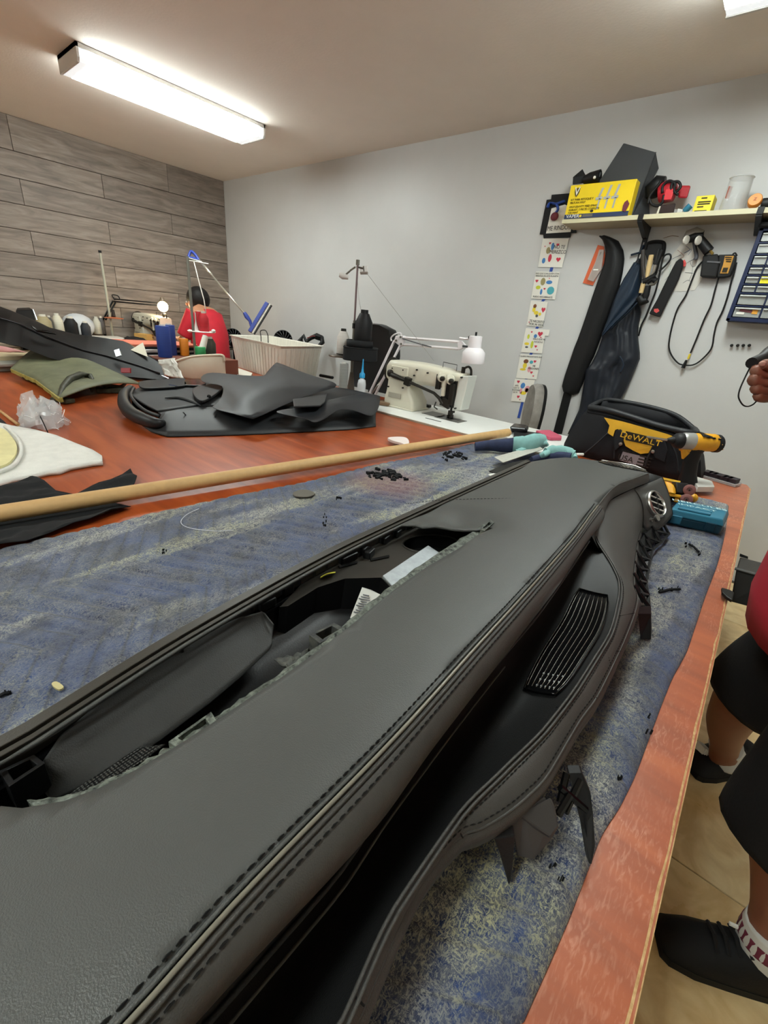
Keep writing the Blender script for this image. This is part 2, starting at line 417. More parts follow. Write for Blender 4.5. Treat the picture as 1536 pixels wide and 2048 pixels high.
# white sewing table
whitelam = M('white_laminate', '#e6e7e3', .3, var=.03, vs=5)
t = thing('sewing_table', 'white sewing machine table by the grey wall, set into the brown table', 'table', (-1.29, 2.29, 0))
sw = [(-1.92, 2.035), (-.70, 2.035), (-.685, 2.05), (-.685, 2.535), (-.70, 2.55), (-1.92, 2.55)]
MB().prism([(x_, y_, TZ-.012) for x_, y_ in sw], (0, 0, .024)).build('tabletop', whitelam, t, bevel=.003)
tan = M('tan_edge', '#a89c8b', .6)
MB().box((-1.31, 2.0338, TZ+.001), (1.22, .0036, .018)).build('edge_band', tan, t)
for x_ in (-1.86, -.75):
    MB().box((x_, 2.29, (TZ-.012+.03)/2), (.05, .06, TZ-.012-.03)).build('leg', blackmetal, t, bevel=.004)
    MB().box((x_, 2.29, .015), (.06, .5, .03)).build('foot', blackmetal, t, bevel=.004)
SZ = TZ+.012
# wall-side table along the wood wall
t = thing('sewing_table', 'long pale table along the wood wall carrying the lit sewing machine and thread cones', 'table', (-4.86, 1.6, 0))
WZ = .85
MB().box((-4.87, 1.55, WZ-.012), (.78, 2.9, .024)).build('tabletop', M('pale_laminate', '#b8aa98', .4, var=.05), t, bevel=.003)
for y_ in (.3, 2.8):
    for x_ in (-5.2, -4.55): MB().box((x_, y_, (WZ-.024)/2), (.05, .05, WZ-.024)).build('leg', blackmetal, t)

# ================================================================== quilted moving pad
def padmat():
    mt = bpy.data.materials.new('blue_quilt'); mt.use_nodes = True; nt = mt.node_tree; b = nt.nodes['Principled BSDF']
    tc = nt.nodes.new('ShaderNodeTexCoord')
    def noise(scale, det=5, stretch=None, rot=0, dist=0, rough=.6):
        mp = nt.nodes.new('ShaderNodeMapping'); nt.links.new(tc.outputs['Object'], mp.inputs[0])
        mp.inputs['Rotation'].default_value = (0, 0, rot)
        if stretch: mp.inputs['Scale'].default_value = stretch
        n = nt.nodes.new('ShaderNodeTexNoise'); n.inputs['Scale'].default_value = scale; n.inputs['Detail'].default_value = det; n.inputs['Distortion'].default_value = dist; n.inputs['Roughness'].default_value = rough
        nt.links.new(mp.outputs[0], n.inputs[0]); return n.outputs[0]
    def mr(s, a, b_, c=0, d=1):
        n = nt.nodes.new('ShaderNodeMapRange'); n.inputs[1].default_value = a; n.inputs[2].default_value = b_; n.inputs[3].default_value = c; n.inputs[4].default_value = d; nt.links.new(s, n.inputs[0]); return n.outputs[0]
    def mul(a, b_, op='MULTIPLY'):
        n = nt.nodes.new('ShaderNodeMath'); n.operation = op; nt.links.new(a, n.inputs[0])
        if isinstance(b_, (int, float)): n.inputs[1].default_value = b_
        else: nt.links.new(b_, n.inputs[1])
        return n.outputs[0]
    def mix(f, a, b_):
        n = nt.nodes.new('ShaderNodeMix'); n.data_type = 'RGBA'; nt.links.new(f, n.inputs[0])
        for i, s in ((6, a), (7, b_)):
            if isinstance(s, tuple): n.inputs[i].default_value = s
            else: nt.links.new(s, n.inputs[i])
        return n.outputs[2]
    base = mix(mr(noise(14, 6), .35, .65), hexc('#101b38'), hexc('#294378'))
    # stitched chevrons, their crease shade painted in as dark lines
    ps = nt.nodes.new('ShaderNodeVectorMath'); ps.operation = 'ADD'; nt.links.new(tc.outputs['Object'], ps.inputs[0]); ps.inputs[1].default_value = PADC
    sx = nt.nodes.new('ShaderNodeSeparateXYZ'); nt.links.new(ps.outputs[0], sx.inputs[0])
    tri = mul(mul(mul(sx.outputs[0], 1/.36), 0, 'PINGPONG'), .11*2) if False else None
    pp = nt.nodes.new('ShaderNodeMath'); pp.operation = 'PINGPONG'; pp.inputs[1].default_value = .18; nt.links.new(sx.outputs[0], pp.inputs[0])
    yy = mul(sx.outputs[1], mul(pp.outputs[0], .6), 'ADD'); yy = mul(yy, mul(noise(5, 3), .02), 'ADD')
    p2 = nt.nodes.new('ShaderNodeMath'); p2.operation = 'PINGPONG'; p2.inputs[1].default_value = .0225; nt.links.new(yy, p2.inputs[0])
    stitch_shade = mr(p2.outputs[0], .0, .004, .8, 0)
    base = mix(stitch_shade, base, hexc('#141c33'))
    # worn bands run along the table; pale fibres show there
    bands = mr(noise(2.4, 4, (2.7, .62, 1), .12, .3), .47, .60)
    big = mr(noise(3.5, 4), .38, .62)
    f1 = mr(noise(1.0, 4, (230, 130, 100), .4, 1.6, .7), .52, .61); f2 = mr(noise(1.0, 4, (120, 240, 100), 1.0, 1.6, .7), .53, .62); f3 = mr(noise(1.0, 4, (260, 110, 100), -.7, 2.0, .7), .54, .63)
    fine = mul(mul(f1, f2, 'MAXIMUM'), f3, 'MAXIMUM'); fine2 = mr(noise(75, 6, None, 0, 1.0, .75), .42, .64)
    near = mr(sx.outputs[1], .1, .75, .34, 0)
    cov = mul(mul(bands, .95), mul(big, near, 'MULTIPLY'), 'MAXIMUM')
    f = mul(cov, mul(mul(fine, .85), mul(fine2, .3), 'ADD'), 'MULTIPLY')
    f = mul(f, mul(fine, mr(noise(11, 4), .35, .75, .05, .4)), 'MAXIMUM')
    colr = mix(f, base, mix(mr(noise(7, 3), .4, .6), hexc('#d2d0c2'), hexc('#d0cd9c')))
    # red stain near the far left of the pad
    vm = nt.nodes.new('ShaderNodeVectorMath'); vm.operation = 'DISTANCE'; nt.links.new(tc.outputs['Object'], vm.inputs[0]); vm.inputs[1].default_value = STAIN
    sd = mul(vm.outputs['Value'], mr(noise(9, 4), 0, 1, .75, 1.35))
    colr = mix(mr(sd, .08, .19, .62, 0), colr, hexc('#74333a'))
    nt.links.new(colr, b.inputs['Base Color']); b.inputs['Roughness'].default_value = .95; b.inputs['Sheen Weight'].default_value = .3
    bp = nt.nodes.new('ShaderNodeBump'); bp.inputs['Strength'].default_value = .7; bp.inputs['Distance'].default_value = .003
    nt.links.new(mul(fine2, mul(fine, .6), 'ADD'), bp.inputs['Height']); nt.links.new(bp.outputs[0], b.inputs['Normal'])
    return mt
def padx0(y): return -1.143+.077*(y-.1)+.006*math.sin(y*9)
_pr = sorted([(P(px, py, z=.758).y, P(px, py, z=.758).x) for px, py in ((1461, 992), (1446, 1090), (1436, 1127), (1408, 1203), (1380, 1288), (1342, 1364), (1313, 1439), (1280, 1529), (1247, 1600), (1200, 1680), (1154, 1800), (1046, 2048))])
_prf = pchip([a for a, c_ in _pr], [c_ for a, c_ in _pr])
def padx1(y): return max(-.02, min(.07, _prf(y))) if y > _pr[0][0] else _pr[0][1]+.003*math.sin(y*20)
_sp = P(780, 965, z=.76); PADY0, PADY1 = -.42, 2.005
def padz(x, y):
    # zig-zag quilting: stitched chevrons press the padding down
    m_ = x % .36; yy = y + .6*(m_ if m_ < .18 else .36-m_)
    q = abs(math.sin(PI*yy/.045)); q = min(1, q*1.5)
    h = min(.0140, .0062+.0052*q + .003*fbm((x*6, y*6, 2)) + .0026*fbm((x*22, y*22, 5)))
    ru = max(0, 1-abs(y-1.9)/.12)*max(0, min(1, (-x-.3)/.4))*max(0, min(1, (1.1+x)/.2)); h += ru*(.006+.008*fbm((x*9, y*14, 7)))
    return h
b = MB(); nu, nv = 150, 430
vs = []
def padpt(u, v):
    y = PADY0+v*(PADY1-PADY0) ; x0, x1 = padx0(y), padx1(y); x = x0+u*(x1-x0)
    e = min(u*(x1-x0), (1-u)*(x1-x0), v*(PADY1-PADY0), (1-v)*(PADY1-PADY0)); k = min(1, e/.018); k = math.sqrt(max(0, k*(2-k)))
    y += .012*math.sin(x*7)*v
    return (x, y, TZ+.0008+max(.0015, padz(x, y)*k))
b.grid(padpt, nu, nv)
# underside skirt down to the table
n = nv+1; o0 = len(b.v)
edge = [i*n for i in range(nu+1)] + [nu*n+j for j in range(1, nv+1)] + [i*n+nv for i in range(nu-1, -1, -1)] + [j for j in range(nv-1, 0, -1)]
for i in edge: b.v.append(Vector((b.v[i].x, b.v[i].y, TZ+.0006)))
for k in range(len(edge)):
    k2 = (k+1) % len(edge); b.f.append((edge[k], edge[k2], o0+k2, o0+k))
b.f.append(tuple(o0+k for k in range(len(edge))))
xs = [v.x for v in b.v]; ys = [v.y for v in b.v]
PADC = ((min(xs)+max(xs))/2, (min(ys)+max(ys))/2, 0)
STAIN = (_sp.x-(min(xs)+max(xs))/2, _sp.y-(min(ys)+max(ys))/2, .01)
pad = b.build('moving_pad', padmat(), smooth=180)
tag(pad, 'blue quilted moving pad with worn pale fibres and a red stain, spread under the dashboard', 'blanket')
# ================================================================== the dashboard on the pad
leather = M('charcoal_leather', '#424341', .42, var=.05, vs=9, bump=.28, bs=900, spec=.45)
leather_front = M('charcoal_leather_front', '#3f3d3a', .46, var=.05, vs=9, bump=.28, bs=900, spec=.4)
blackp = M('black_plastic', '#151516', .42, bump=.1, bs=400)
greyp = M('matte_grey_plastic', '#2f2f2e', .5, var=.06, vs=30, bump=.25, bs=700)
glossb = M('gloss_black', '#0b0b0c', .18)
deepb = M('deep_black', '#060606', .8)
threadm = M('black_thread', '#0e0e0e', .6)
pipem = M('grey_piping', '#706c61', .26)
chrome = M('brushed_metal', '#b9b6b0', .3, metal=1)
glue = M('glue_crusted_edge', '#191b19', .6, var=.9, vs=120, col2='#7b8177', bump=1., bs=200)
def rail(pts):
    q = sorted([(lambda v: (v.y, v.x, v.z))(P(px, py, z=z)) for px, py, z in pts])
    q = [a for i, a in enumerate(q) if i == 0 or a[0]-q[i-1][0] > 1e-3]
    ys = [a[0] for a in q]
    fx, fz = pchip(ys, [a[1] for a in q]), pchip(ys, [a[2] for a in q])
    def f(y, fx=fx, fz=fz, y0=ys[0], z0=q[0][2], z1=q[-1][2], y1=ys[-1]):
        return Vector((fx(max(y, y0))+(y-y0)*.06*(y < y0), y, z0 if y < y0 else (z1 if y > y1 else fz(y))))
    f.r = (ys[0], ys[-1]); return f
Y0, YE = -.30, 1.36
rW = rail([(0, 1472, .915), (374, 1246, .915), (700, 1075, .915), (1040, 925, .915)])
rS = rail([(255, 2048, .955), (493, 1780, .955), (753, 1513, .955), (960, 1285, .954), (1031, 1208, .953), (1097, 1134, .951), (1151, 1071, .949), (1187, 1022, .947), (1233, 971, .940), (1266, 958, .936), (1299, 946, .931)])
rH = rail([(382, 2048, .915), (740, 1669, .915), (857, 1506, .915), (1001, 1320, .915), (1110, 1178, .914), (1173, 1082, .912), (1190, 1063, .912), (1205, 1037, .911), (1224, 998, .907), (1261, 979, .906), (1324, 955, .905)])
rT = rail([(414, 2048, .897), (656, 1772, .897), (766, 1617, .897), (1006, 1312, .899), (1064, 1244, .900), (1099, 1197, .9), (1182, 1076, .9)])
rI = rail([(678, 2048, .86), (796, 1800, .86), (908, 1637, .86), (1000, 1542, .858), (1092, 1450, .857), (1158, 1362, .857), (1208, 1283, .858), (1233, 1208, .862), (1236, 1164, .866), (1222, 1131, .872), (1187, 1069, .89), (1194, 1040, .898), (1203, 1014, .905), (1261, 980, .902), (1273, 976, .902)])
rR = rail([(560, 2048, .815), (760, 1740, .815), (930, 1505, .82), (1033, 1371, .824), (1075, 1300, .825), (1117, 1233, .83), (1150, 1150, .855), (1180, 1080, .883)])
rO = rail([(720, 2048, .845), (760, 1950, .845), (851, 1760, .845), (922, 1676, .843), (967, 1660, .842), (1054, 1600, .841), (1100, 1550, .84), (1158, 1450, .84), (1196, 1396, .84), (1233, 1321, .84), (1262, 1254, .84), (1277, 1200, .84), (1271, 1180, .837), (1272, 1126, .825), (1276, 1090, .812), (1285, 1055, .80)])
dash = thing('dashboard', 'long charcoal leather car dashboard lying on the blue quilted pad', 'dashboard', (-.25, .6, .765))
SW = .031     # width of the windscreen-side strips
end_curve = [P(*q) for q in ((1064, 923, .917), (1100, 917, .92), (1130, 915, .922), (1165, 916, .924), (1200, 921, .925), (1250, 929, .926), (1285, 937, .928))]
# ------------------------------------------------------------------ top panel, one sheet with the tray opening cut out
hole_px = [(0, 1608), (45, 1618), (132, 1611), (200, 1590), (273, 1556), (360, 1506), (437, 1456), (500, 1413), (560, 1374), (630, 1322), (700, 1266), (788, 1190), (853, 1143), (918, 1104), (955, 1076), (986, 1056), (978, 1050), (955, 1055), (930, 1056), (905, 1054), (872, 1045), (846, 1046), (832, 1038)]
hole = [P(px, py, z=.936) for px, py in hole_px]
_y = hole[-1].y-.012
while _y > -.02:
    hole.append(Vector((rW(_y).x+SW+.004, _y, .92))); _y -= .035
hole.append(Vector((rW(-.03).x+SW+.004, -.03, .92))); hole.append(Vector((hole[0].x, -.03, .93)))
ysS = [Y0+(rS.r[1]-Y0)*i/90 for i in range(91)]
outer = [rW(y)+Vector((SW, 0, 0)) for y in [Y0+(1.2-Y0)*i/60 for i in range(61)]] + end_curve + [rS(y) for y in reversed(ysS)]
dipc = P(925, 1046, z=.92)
def ztop(x, y):
    a = rW(min(y, 1.25)).x+SW; s_ = rS(min(y, rS.r[1])); t_ = max(0, min(1, (x-a)/max(.05, s_.x-a)))
    z = .917+(s_.z-.917)*t_+.010*4*t_*(1-t_)*(1-.4*max(0, min(1, y-.3)))
    d = math.hypot((x-dipc.x)*1.15, (y-dipc.y)*1.5)
    z -= .026*max(0, 1-d/.13)**1.5
    if t_ > .93: z -= .004*((t_-.93)/.07)**2
    if y < Y0+.04: z -= .02*((Y0+.04-y)/.04)**2
    z -= .012*max(0, min(1, (y-1.40)/.12))**2
    return z
pts2 = [(v.x, v.y) for v in outer]; no = len(pts2); pts2 += [(v.x, v.y) for v in hole]; nh = len(hole)
edges = [(i, (i+1) % no) for i in range(no)] + [(no+i, no+(i+1) % nh) for i in range(nh)]
OP, HP = pts2[:no], pts2[no:]
g = .0135; yy = Y0
bnd = OP+HP
while yy < 1.56:
    xx = -.56
    while xx < -.1:
        if inpoly(xx, yy, OP) and not inpoly(xx, yy, HP) and min((xx-a)**2+(yy-c_)**2 for a, c_ in bnd) > .006**2: pts2.append((xx, yy))
        xx += g
    yy += g*1.5
vo, eo, fo, _a, _b, _c = delaunay_2d_cdt([Vector(p) for p in pts2], edges, [], 0, 1e-6)
fs = []
for f in fo:
    cx = sum(vo[i].x for i in f)/3; cy = sum(vo[i].y for i in f)/3
    if inpoly(cx, cy, OP) and not inpoly(cx, cy, HP): fs.append(tuple(f))
b = MB().add([(v.x, v.y, ztop(v.x, v.y)) for v in vo], fs)
b.build('top_panel', leather, dash, smooth=60, solid=.004)
# thin seam across the top panel
sm = spline([P(q[0], q[1], z=ztop(*P(q[0], q[1], z=.93).xy)+.0006) for q in ((812, 1008), (870, 1001), (940, 998), (1010, 997), (1080, 997))], 10)
b = MB()
for i in range(0, len(sm)-1): b.tube([sm[i], sm[i].lerp(sm[i+1], .62)], .0006, 4)
b.build('seam', threadm, dash, kind='stuff')
# ------------------------------------------------------------------ windscreen strips
ysW = [Y0+(1.30-Y0)*i/50 for i in range(51)]
def ribbon(o1, o2, z1, z2, dz, ys=ysW):
    return MB().loft([[rW(y)+Vector((o1, 0, z1-dz)), rW(y)+Vector((o1, 0, z1)), rW(y)+Vector((o2, 0, z2)), rW(y)+Vector((o2, 0, z2-dz))] for y in ys])
ribbon(0, .0165, -.001, .002, .03).build('outer_trim_strip', M('dark_grey_plastic', '#37342f', .4, bump=.1, bs=500), dash, smooth=40, bevel=.0008)
ribbon(.0205, .0262, .001, .001, .010).build('inner_trim_strip', M('dark_grey_plastic', '#37342f', .4), dash, smooth=40, bevel=.0006)
ribbon(.0005, .030, -.03, -.03, .01).build('seal_channel', glossb, dash)
# ------------------------------------------------------------------ padded roll along the hood
YR = rS.r[1]-.01
ysH = [Y0+(YR-Y0)*i/110 for i in range(111)]
def roll(y, k):
    a, c_ = rS(y), rH(min(y, rH.r[1])); c_.y = y
    big = 1-max(0, min(1, (y-.985)/.035))*.8
    p = a.lerp(c_, k)
    bul = math.sin(PI*min(1, k*1.0))
    return p + Vector((.012*big*bul, 0, .010*big*bul*(1-k)))
b = MB().grid(lambda u, v: roll(Y0+(YR-Y0)*u, v), 140, 10)
b.build('hood_roll', leather_front, dash, smooth=60)
end_y = rS(.93)
# piping and the two rows of stitches
pip = [rS(y)+Vector((.001, 0, .0012)) for y in ysH if y < 1.0]
MB().tube([rS(y)+Vector((.001, 0, .0008)) for y in ysH if y > .99], .0016, 6).build('hood_piping', leather_front, dash, smooth=180)
MB().tube([p+Vector((0, 0, .0006)) for p in pip], .0017, 8).build('piping', pipem, dash, smooth=180)
MB().tube([p+Vector((.0045, 0, -.0012)) for p in pip], .0017, 6).build('piping', leather_front, dash, smooth=180)
MB().tube([p+Vector((-.0045, 0, -.0008)) for p in pip], .0017, 6).build('piping', leather, dash, smooth=180)
def stitches(fn, y0, y1, step, ln, r, name='stitching'):
    b = MB(); y = y0
    while y < y1:
        b.tube([fn(y), fn(y+ln*.5)+Vector((0, 0, .0005)), fn(y+ln)], [r*.6, r, r*.6], 4); y += step
    return b.build(name, threadm, dash, kind='stuff')
stitches(lambda y: Vector((rS(y).x-.0085, y, ztop(rS(y).x-.0085, y)+.0006)), Y0, 1.0, .0078, .0056, .0009)
stitches(lambda y: roll(y, .2)+Vector((.0006, 0, .0010)), Y0, .99, .0078, .0056, .0009)
# ------------------------------------------------------------------ recess under the hood
YT = rT.r[1]
def rec(y, k):
    h = rH(y); t_ = rT(y); r_ = rR(y); i_ = rI(y)
    cl = max(0, min(1, (YT-y)/.25))
    ins = [h+Vector((-.004, 0, 0)), t_+Vector((-.006*cl, 0, .004)), t_, t_+Vector((-.03*cl, 0, -.02*cl)), r_+Vector((-.05*cl, 0, .0)), r_+Vector((-.02*cl, 0, -.008*cl)), r_.lerp(i_, .15), r_.lerp(i_, .4)+Vector((0, 0, -.004*cl)), r_.lerp(i_, .7)+Vector((0, 0, -.003*cl)), i_]
    x = k*(len(ins)-1); j = min(len(ins)-2, int(x)); return ins[j].lerp(ins[j+1], x-j)
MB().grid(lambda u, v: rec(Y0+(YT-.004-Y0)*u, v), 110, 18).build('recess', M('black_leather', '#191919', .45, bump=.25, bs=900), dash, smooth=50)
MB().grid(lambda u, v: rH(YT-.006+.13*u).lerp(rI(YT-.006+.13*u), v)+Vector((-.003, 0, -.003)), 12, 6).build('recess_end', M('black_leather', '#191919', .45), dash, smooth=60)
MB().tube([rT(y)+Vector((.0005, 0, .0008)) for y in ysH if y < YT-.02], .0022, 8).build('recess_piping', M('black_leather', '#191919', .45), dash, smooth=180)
MB().tube([rT(y)+Vector((.006, 0, -.012)) for y in ysH if y < .45], .0012, 6).build('recess_edge_strip', M('dull_strip', '#3a3833', .5), dash, smooth=180)
# ------------------------------------------------------------------ lower front panel
YP = rO.r[1]
def front(y, k):
    a, c_ = rI(y), rO(y); p = a.lerp(c_, k); wd = (c_-a).length
    return p+Vector((.10*wd*math.sin(PI*k)*.6, 0, .10*wd*math.sin(PI*k)))
MB().grid(lambda u, v: front(Y0+(YP-Y0)*u, v), 140, 10).build('front_panel', leather_front, dash, smooth=60)
def under(y, k):
    c_ = rO(y); up = max(0, min(1, (y-1.0)/.3))
    ins = [c_, c_+Vector((.004, 0, -.006)), c_+Vector((.003, 0, -.020)), c_+Vector((-.008, 0, -.034)), c_+Vector((-.03, 0, -.042))]
    x = k*4; j = min(3, int(x)); q = ins[j].lerp(ins[j+1], x-j); q.z = max(q.z, .7705); return q
MB().grid(lambda u, v: under(Y0+(YP-.05-Y0)*u, v), 120, 8).build('lower_lip', leather_front, dash, smooth=70)
ysP = [Y0+(YP-Y0)*i/120 for i in range(121)]
for nm, fn, dx, r in (('panel_piping', rI, .001, .0018), ('panel_piping', rI, .0055, .0016), ('panel_piping', rO, -.0015, .0016)):
    MB().tube([fn(y)+Vector((dx, 0, .0014)) for y in ysP if (fn is rO or y < .97)], r, 6).build(nm, leather_front, dash, smooth=180)
stitches(lambda y: front(y, min(.45, .009/max(.012, (rO(y)-rI(y)).length)))+Vector((0, 0, .0006)), Y0, .95, .0072, .005, .0007)
stitches(lambda y: front(y, 1-min(.45, .007/max(.012, (rO(y)-rI(y)).length)))+Vector((0, 0, .0006)), .2, YP-.05, .0072, .005, .0007)
# dotted perforation lines crossing the panel
def onfront(px, py):
    # nearest point of the front panel to a sight line
    d = ray(px, py).normalized(); best = None
    for i in range(0, 161):
        y = Y0+(YP-Y0)*i/160
        for j in range(0, 9):
            q = front(y, j/8); dd = (q-CAM).cross(d).length
            if best is None or dd < best[0]: best = (dd, q)
    return CAM + d*((best[1]-CAM).dot(d))
b = MB()
for a, c_ in (((1155, 1363), (1161, 1441)), ((1113, 1414), (1192, 1395)), ((1206, 1280), (1221, 1330)), ((1188, 1312), (1240, 1302)), ((1233, 1233), (1268, 1226)), ((1238, 1178), (1272, 1173)), ((1226, 1130), (1270, 1130))):
    p0, p1 = onfront(*a), onfront(*c_); n = max(3, int((p1-p0).length/.0042))
    for k in range(n+1): b.ball(p0.lerp(p1, k/n)+Vector((.0006, -.0006, .0008)), .0008, 5)
b.build('perforation_dots', threadm, dash, kind='stuff')
# panel joints in the leather near the bottom
for a, c_ in (((908, 1648), (926, 1676)), ((706, 1990), (728, 2012))):
    MB().tube([onfront(*a)+Vector((0, 0, .0005)), onfront(*c_)+Vector((0, 0, .0005))], .0008, 5).build('panel_joint', threadm, dash)
# ------------------------------------------------------------------ vent panel at the far end
tp = [front(YP, 0), P(1300, 965, z=.903), P(1325, 954, z=.903)]
bt = [front(YP, 1), P(1314, 1060, z=.797), P(1346, 1030, z=.815)]
MB().tube([front(YP-.001, k/12)+Vector((.002, 0, 0)) for k in range(13)], .0018, 6).build('panel_piping', leather_front, dash, smooth=180)
def bez(c3, t_): return c3[0]*(1-t_)**2 + (c3[1]*2-(c3[0]+c3[2])*.5)*2*t_*(1-t_) + c3[2]*t_*t_
def vp(u, v):
    p = bez(tp, u).lerp(bez(bt, u), v); return p+Vector((.006*math.sin(PI*v), 0, 0))
MB().grid(vp, 16, 10).build('vent_panel', M('charcoal_vent_panel', '#3a3937', .5, bump=.25, bs=900), dash, smooth=60, solid=.006, offset=-1)
# end face closing the far end
eb = [Vector((v.x, v.y-.006, .80)) for v in [Vector((rW(1.2).x+.02, 1.2, 0))]+end_curve+[bt[2]]]
et = [rW(1.2)+Vector((SW, 0, 0))]+[Vector((v.x, v.y, ztop(v.x, v.y)-.002)) for v in end_curve]+[vp(1, 0)]
b = MB()
for i in range(len(et)-1): b.add([et[i], et[i+1], eb[i+1], eb[i]], [(0, 1, 2, 3)])
b.add([vp(1, k/6) for k in range(7)]+[Vector((eb[-2].x, eb[-2].y, .80))], [tuple(range(8))])
b.build('end_cover', blackp, dash, smooth=40, solid=.003)
# round vent: ring, dark bore, three bars and a knob
def invp(px, py):
    d = ray(px, py).normalized(); best = None
    for i in range(41):
        for j in range(41):
            q = vp(i/40, j/40); dd = (q-CAM).cross(d).length
            if best is None or dd < best[0]: best = (dd, i/40, j/40)
    return best[1], best[2]
u0, v0 = invp(1308, 1008); vc = vp(u0, v0)
du = (vp(u0+.02, v0)-vp(u0-.02, v0)).normalized(); dv = (vp(u0, v0-.02)-vp(u0, v0+.02)).normalized(); vn = du.cross(dv).normalized()
if vn.x < 0: vn = -vn
lft, rgt = P(1289, 1008, w=(vc-CAM).dot(FW)), P(1328, 1008, w=(vc-CAM).dot(FW))
RV = .5*57*pxm((vc-CAM).dot(FW))
sx_ = 1.0
vent = MB().lathe(vc-vn*.004, [(RV*.80, .002), (RV*.80, .012), (RV*.86, .0155), (RV*.96, .0135), (RV*1.0, .008), (RV*1.0, 0)], vn, 40).build('vent_ring', chrome, dash, smooth=50)
MB().lathe(vc-vn*.004, [(RV*.81, .004), (RV*.81, .0085), (.001, .0055)], vn, 32).build('vent_bore', deepb, vent, smooth=50)
vx, vy, _ = frame(vn, dv)
bx_ = dv.cross(vn).normalized()
for k in (-.42, 0, .42):
    hw = RV*math.sqrt(.64-k*k)
    MB().box(vc+dv*RV*k+vn*.0075, (.004, .0035, hw*2), Matrix((vn, dv-vn*dv.dot(vn), bx_)).transposed().to_3x3()).build('vent_bar', M('satin_silver', '#c9c6bf', .35, metal=.35), vent, bevel=.001)
MB().box(vc+vn*.0078, (.005, RV*1.5, .003), Matrix((vn, dv-vn*dv.dot(vn), bx_)).transposed().to_3x3()).build('vent_bar', M('dark_bar', '#2c2a29', .4), vent)
kc = vp(*invp(1301, 1040))
MB().lathe(kc, [(.006, -.004), (.006, .003), (.003, .004), (.003, .012), (.0085, .013), (.0095, .017), (.0085, .021), (.002, .022)], vn, 16).build('vent_knob', chrome, dash, smooth=50)
# small speaker grille on top at the far right corner
gp = [P(px, py, z=.9275) for px, py in ((1196, 925), (1203, 921), (1222, 921), (1245, 924), (1270, 929), (1292, 938), (1297, 943), (1275, 942), (1245, 939), (1215, 933))]
gp = [Vector((p.x, p.y, ztop(p.x, p.y)+.0008)) for p in gp]
MB().prism(gp, (0, 0, .002)).build('speaker_grille', M('dark_mesh', '#1a1a1a', .3), dash)
b = MB(); b.tube([p+Vector((0, 0, .003)) for p in gp[1:6]], .0018, 6); b.build('grille_rim', chrome, dash, smooth=180)
b = MB()
for k in range(1, 9):
    p0 = gp[0].lerp(gp[5], k/9); p1 = gp[9].lerp(gp[7], k/9) ; b.tube([p0+Vector((0, .01, .003)), p1+Vector((.004, .004, .003))], .0012, 4)
b.build('grille_bars', M('dark_bar', '#2c2a29', .4), dash, kind='stuff')
# ------------------------------------------------------------------ air outlet grille in the recess
ya, yb = P(1040, 1375, z=.83).y, P(1190, 1202, z=.84).y
def gr(u, v, off=.0):
    y = ya+(yb-ya)*v; r_, i_ = rR(y), rI(y); e_ = 1-.22*(abs(2*v-1)**6)
    k = .12+(.76*u) if True else 0
    k = .5+(k-.5)*e_
    p = r_.lerp(i_, k); n = Vector((-(i_-r_).z, 0, (i_-r_).x)).normalized()
    return p+n*(off-.003*math.sin(PI*k))
gm = MB().grid(lambda u, v: gr(u, v, .0030), 10, 24).build('outlet_grille', glossb, dash, smooth=60, solid=.002)
MB().tube([gr(0, k/12, .004) for k in range(13)]+[gr(k/6, 1, .004) for k in range(1, 7)]+[gr(1, 1-k/12, .004) for k in range(1, 13)]+[gr(1-k/6, 0, .004) for k in range(1, 7)], .0013, 6).build('outlet_frame', glossb, gm, smooth=180)
slm = M('slat_metal', '#8b8880', .25, metal=.8)
for k in range(8):
    MB().tube([gr((k+.5)/8, .03+.94*j/16, .0042) for j in range(17)], .0005, 5).build('slat', slm, gm, smooth=180)
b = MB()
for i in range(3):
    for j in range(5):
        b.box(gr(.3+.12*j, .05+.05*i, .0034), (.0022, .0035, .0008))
b.build('inner_vane_glints', M('vane_glint', '#33332c', .3), gm, kind='stuff')  # lighter boxes paint glints onto the black grille
# ------------------------------------------------------------------ structure underneath
def frm(y):
    a, c_ = rW(y), rO(min(y, YP-.04)); a = a+Vector((0, 0, 0))
    return [a+Vector((.001, 0, -.004)), Vector((a.x+.006, y, .80)), Vector((a.x+.03, y, .7695)), Vector((a.x+.06, y, .7695)), Vector((a.x+.09, y, .79)), Vector((c_.x-.10, y, .79)), Vector((c_.x-.045, y, .797)), Vector((c_.x-.028, y, c_.z-.042))]
fr = MB(); ysF = [Y0+(1.26-Y0)*i/40 for i in range(41)]
fr.loft([frm(y) for y in ysF], closed=False); fr.build('base_frame', blackp, dash, smooth=40, solid=.003, offset=1)
# dark tray lining below the opening
def tray(u, v):
    y = -.06+.92*v; a = rW(y).x+SW-.002; c_ = rS(y).x-.05
    ins = [(a-.004, .886), (a+.002, .85), (a+.03, .832), ((a+c_)/2, .826), (c_-.05, .842), (c_-.02, .865), (c_, .90)]
    x = u*6; j = min(5, int(x)); q0, q1 = ins[j], ins[j+1]; t_ = x-j
    return (q0[0]+(q1[0]-q0[0])*t_, y, q0[1]+(q1[1]-q0[1])*t_)
MB().grid(tray, 18, 40).build('tray_lining', blackp, dash, smooth=60)
MB().prism([(rW(.86).x+SW, .86, .83), (rS(.86).x-.05, .86, .83), (rS(.86).x-.05, .86, .925), (rW(.86).x+SW, .86, .905)], (0, .003, 0)).build('tray_end', blackp, dash)
def Z(px, py, z): return P(px, py, z=z)
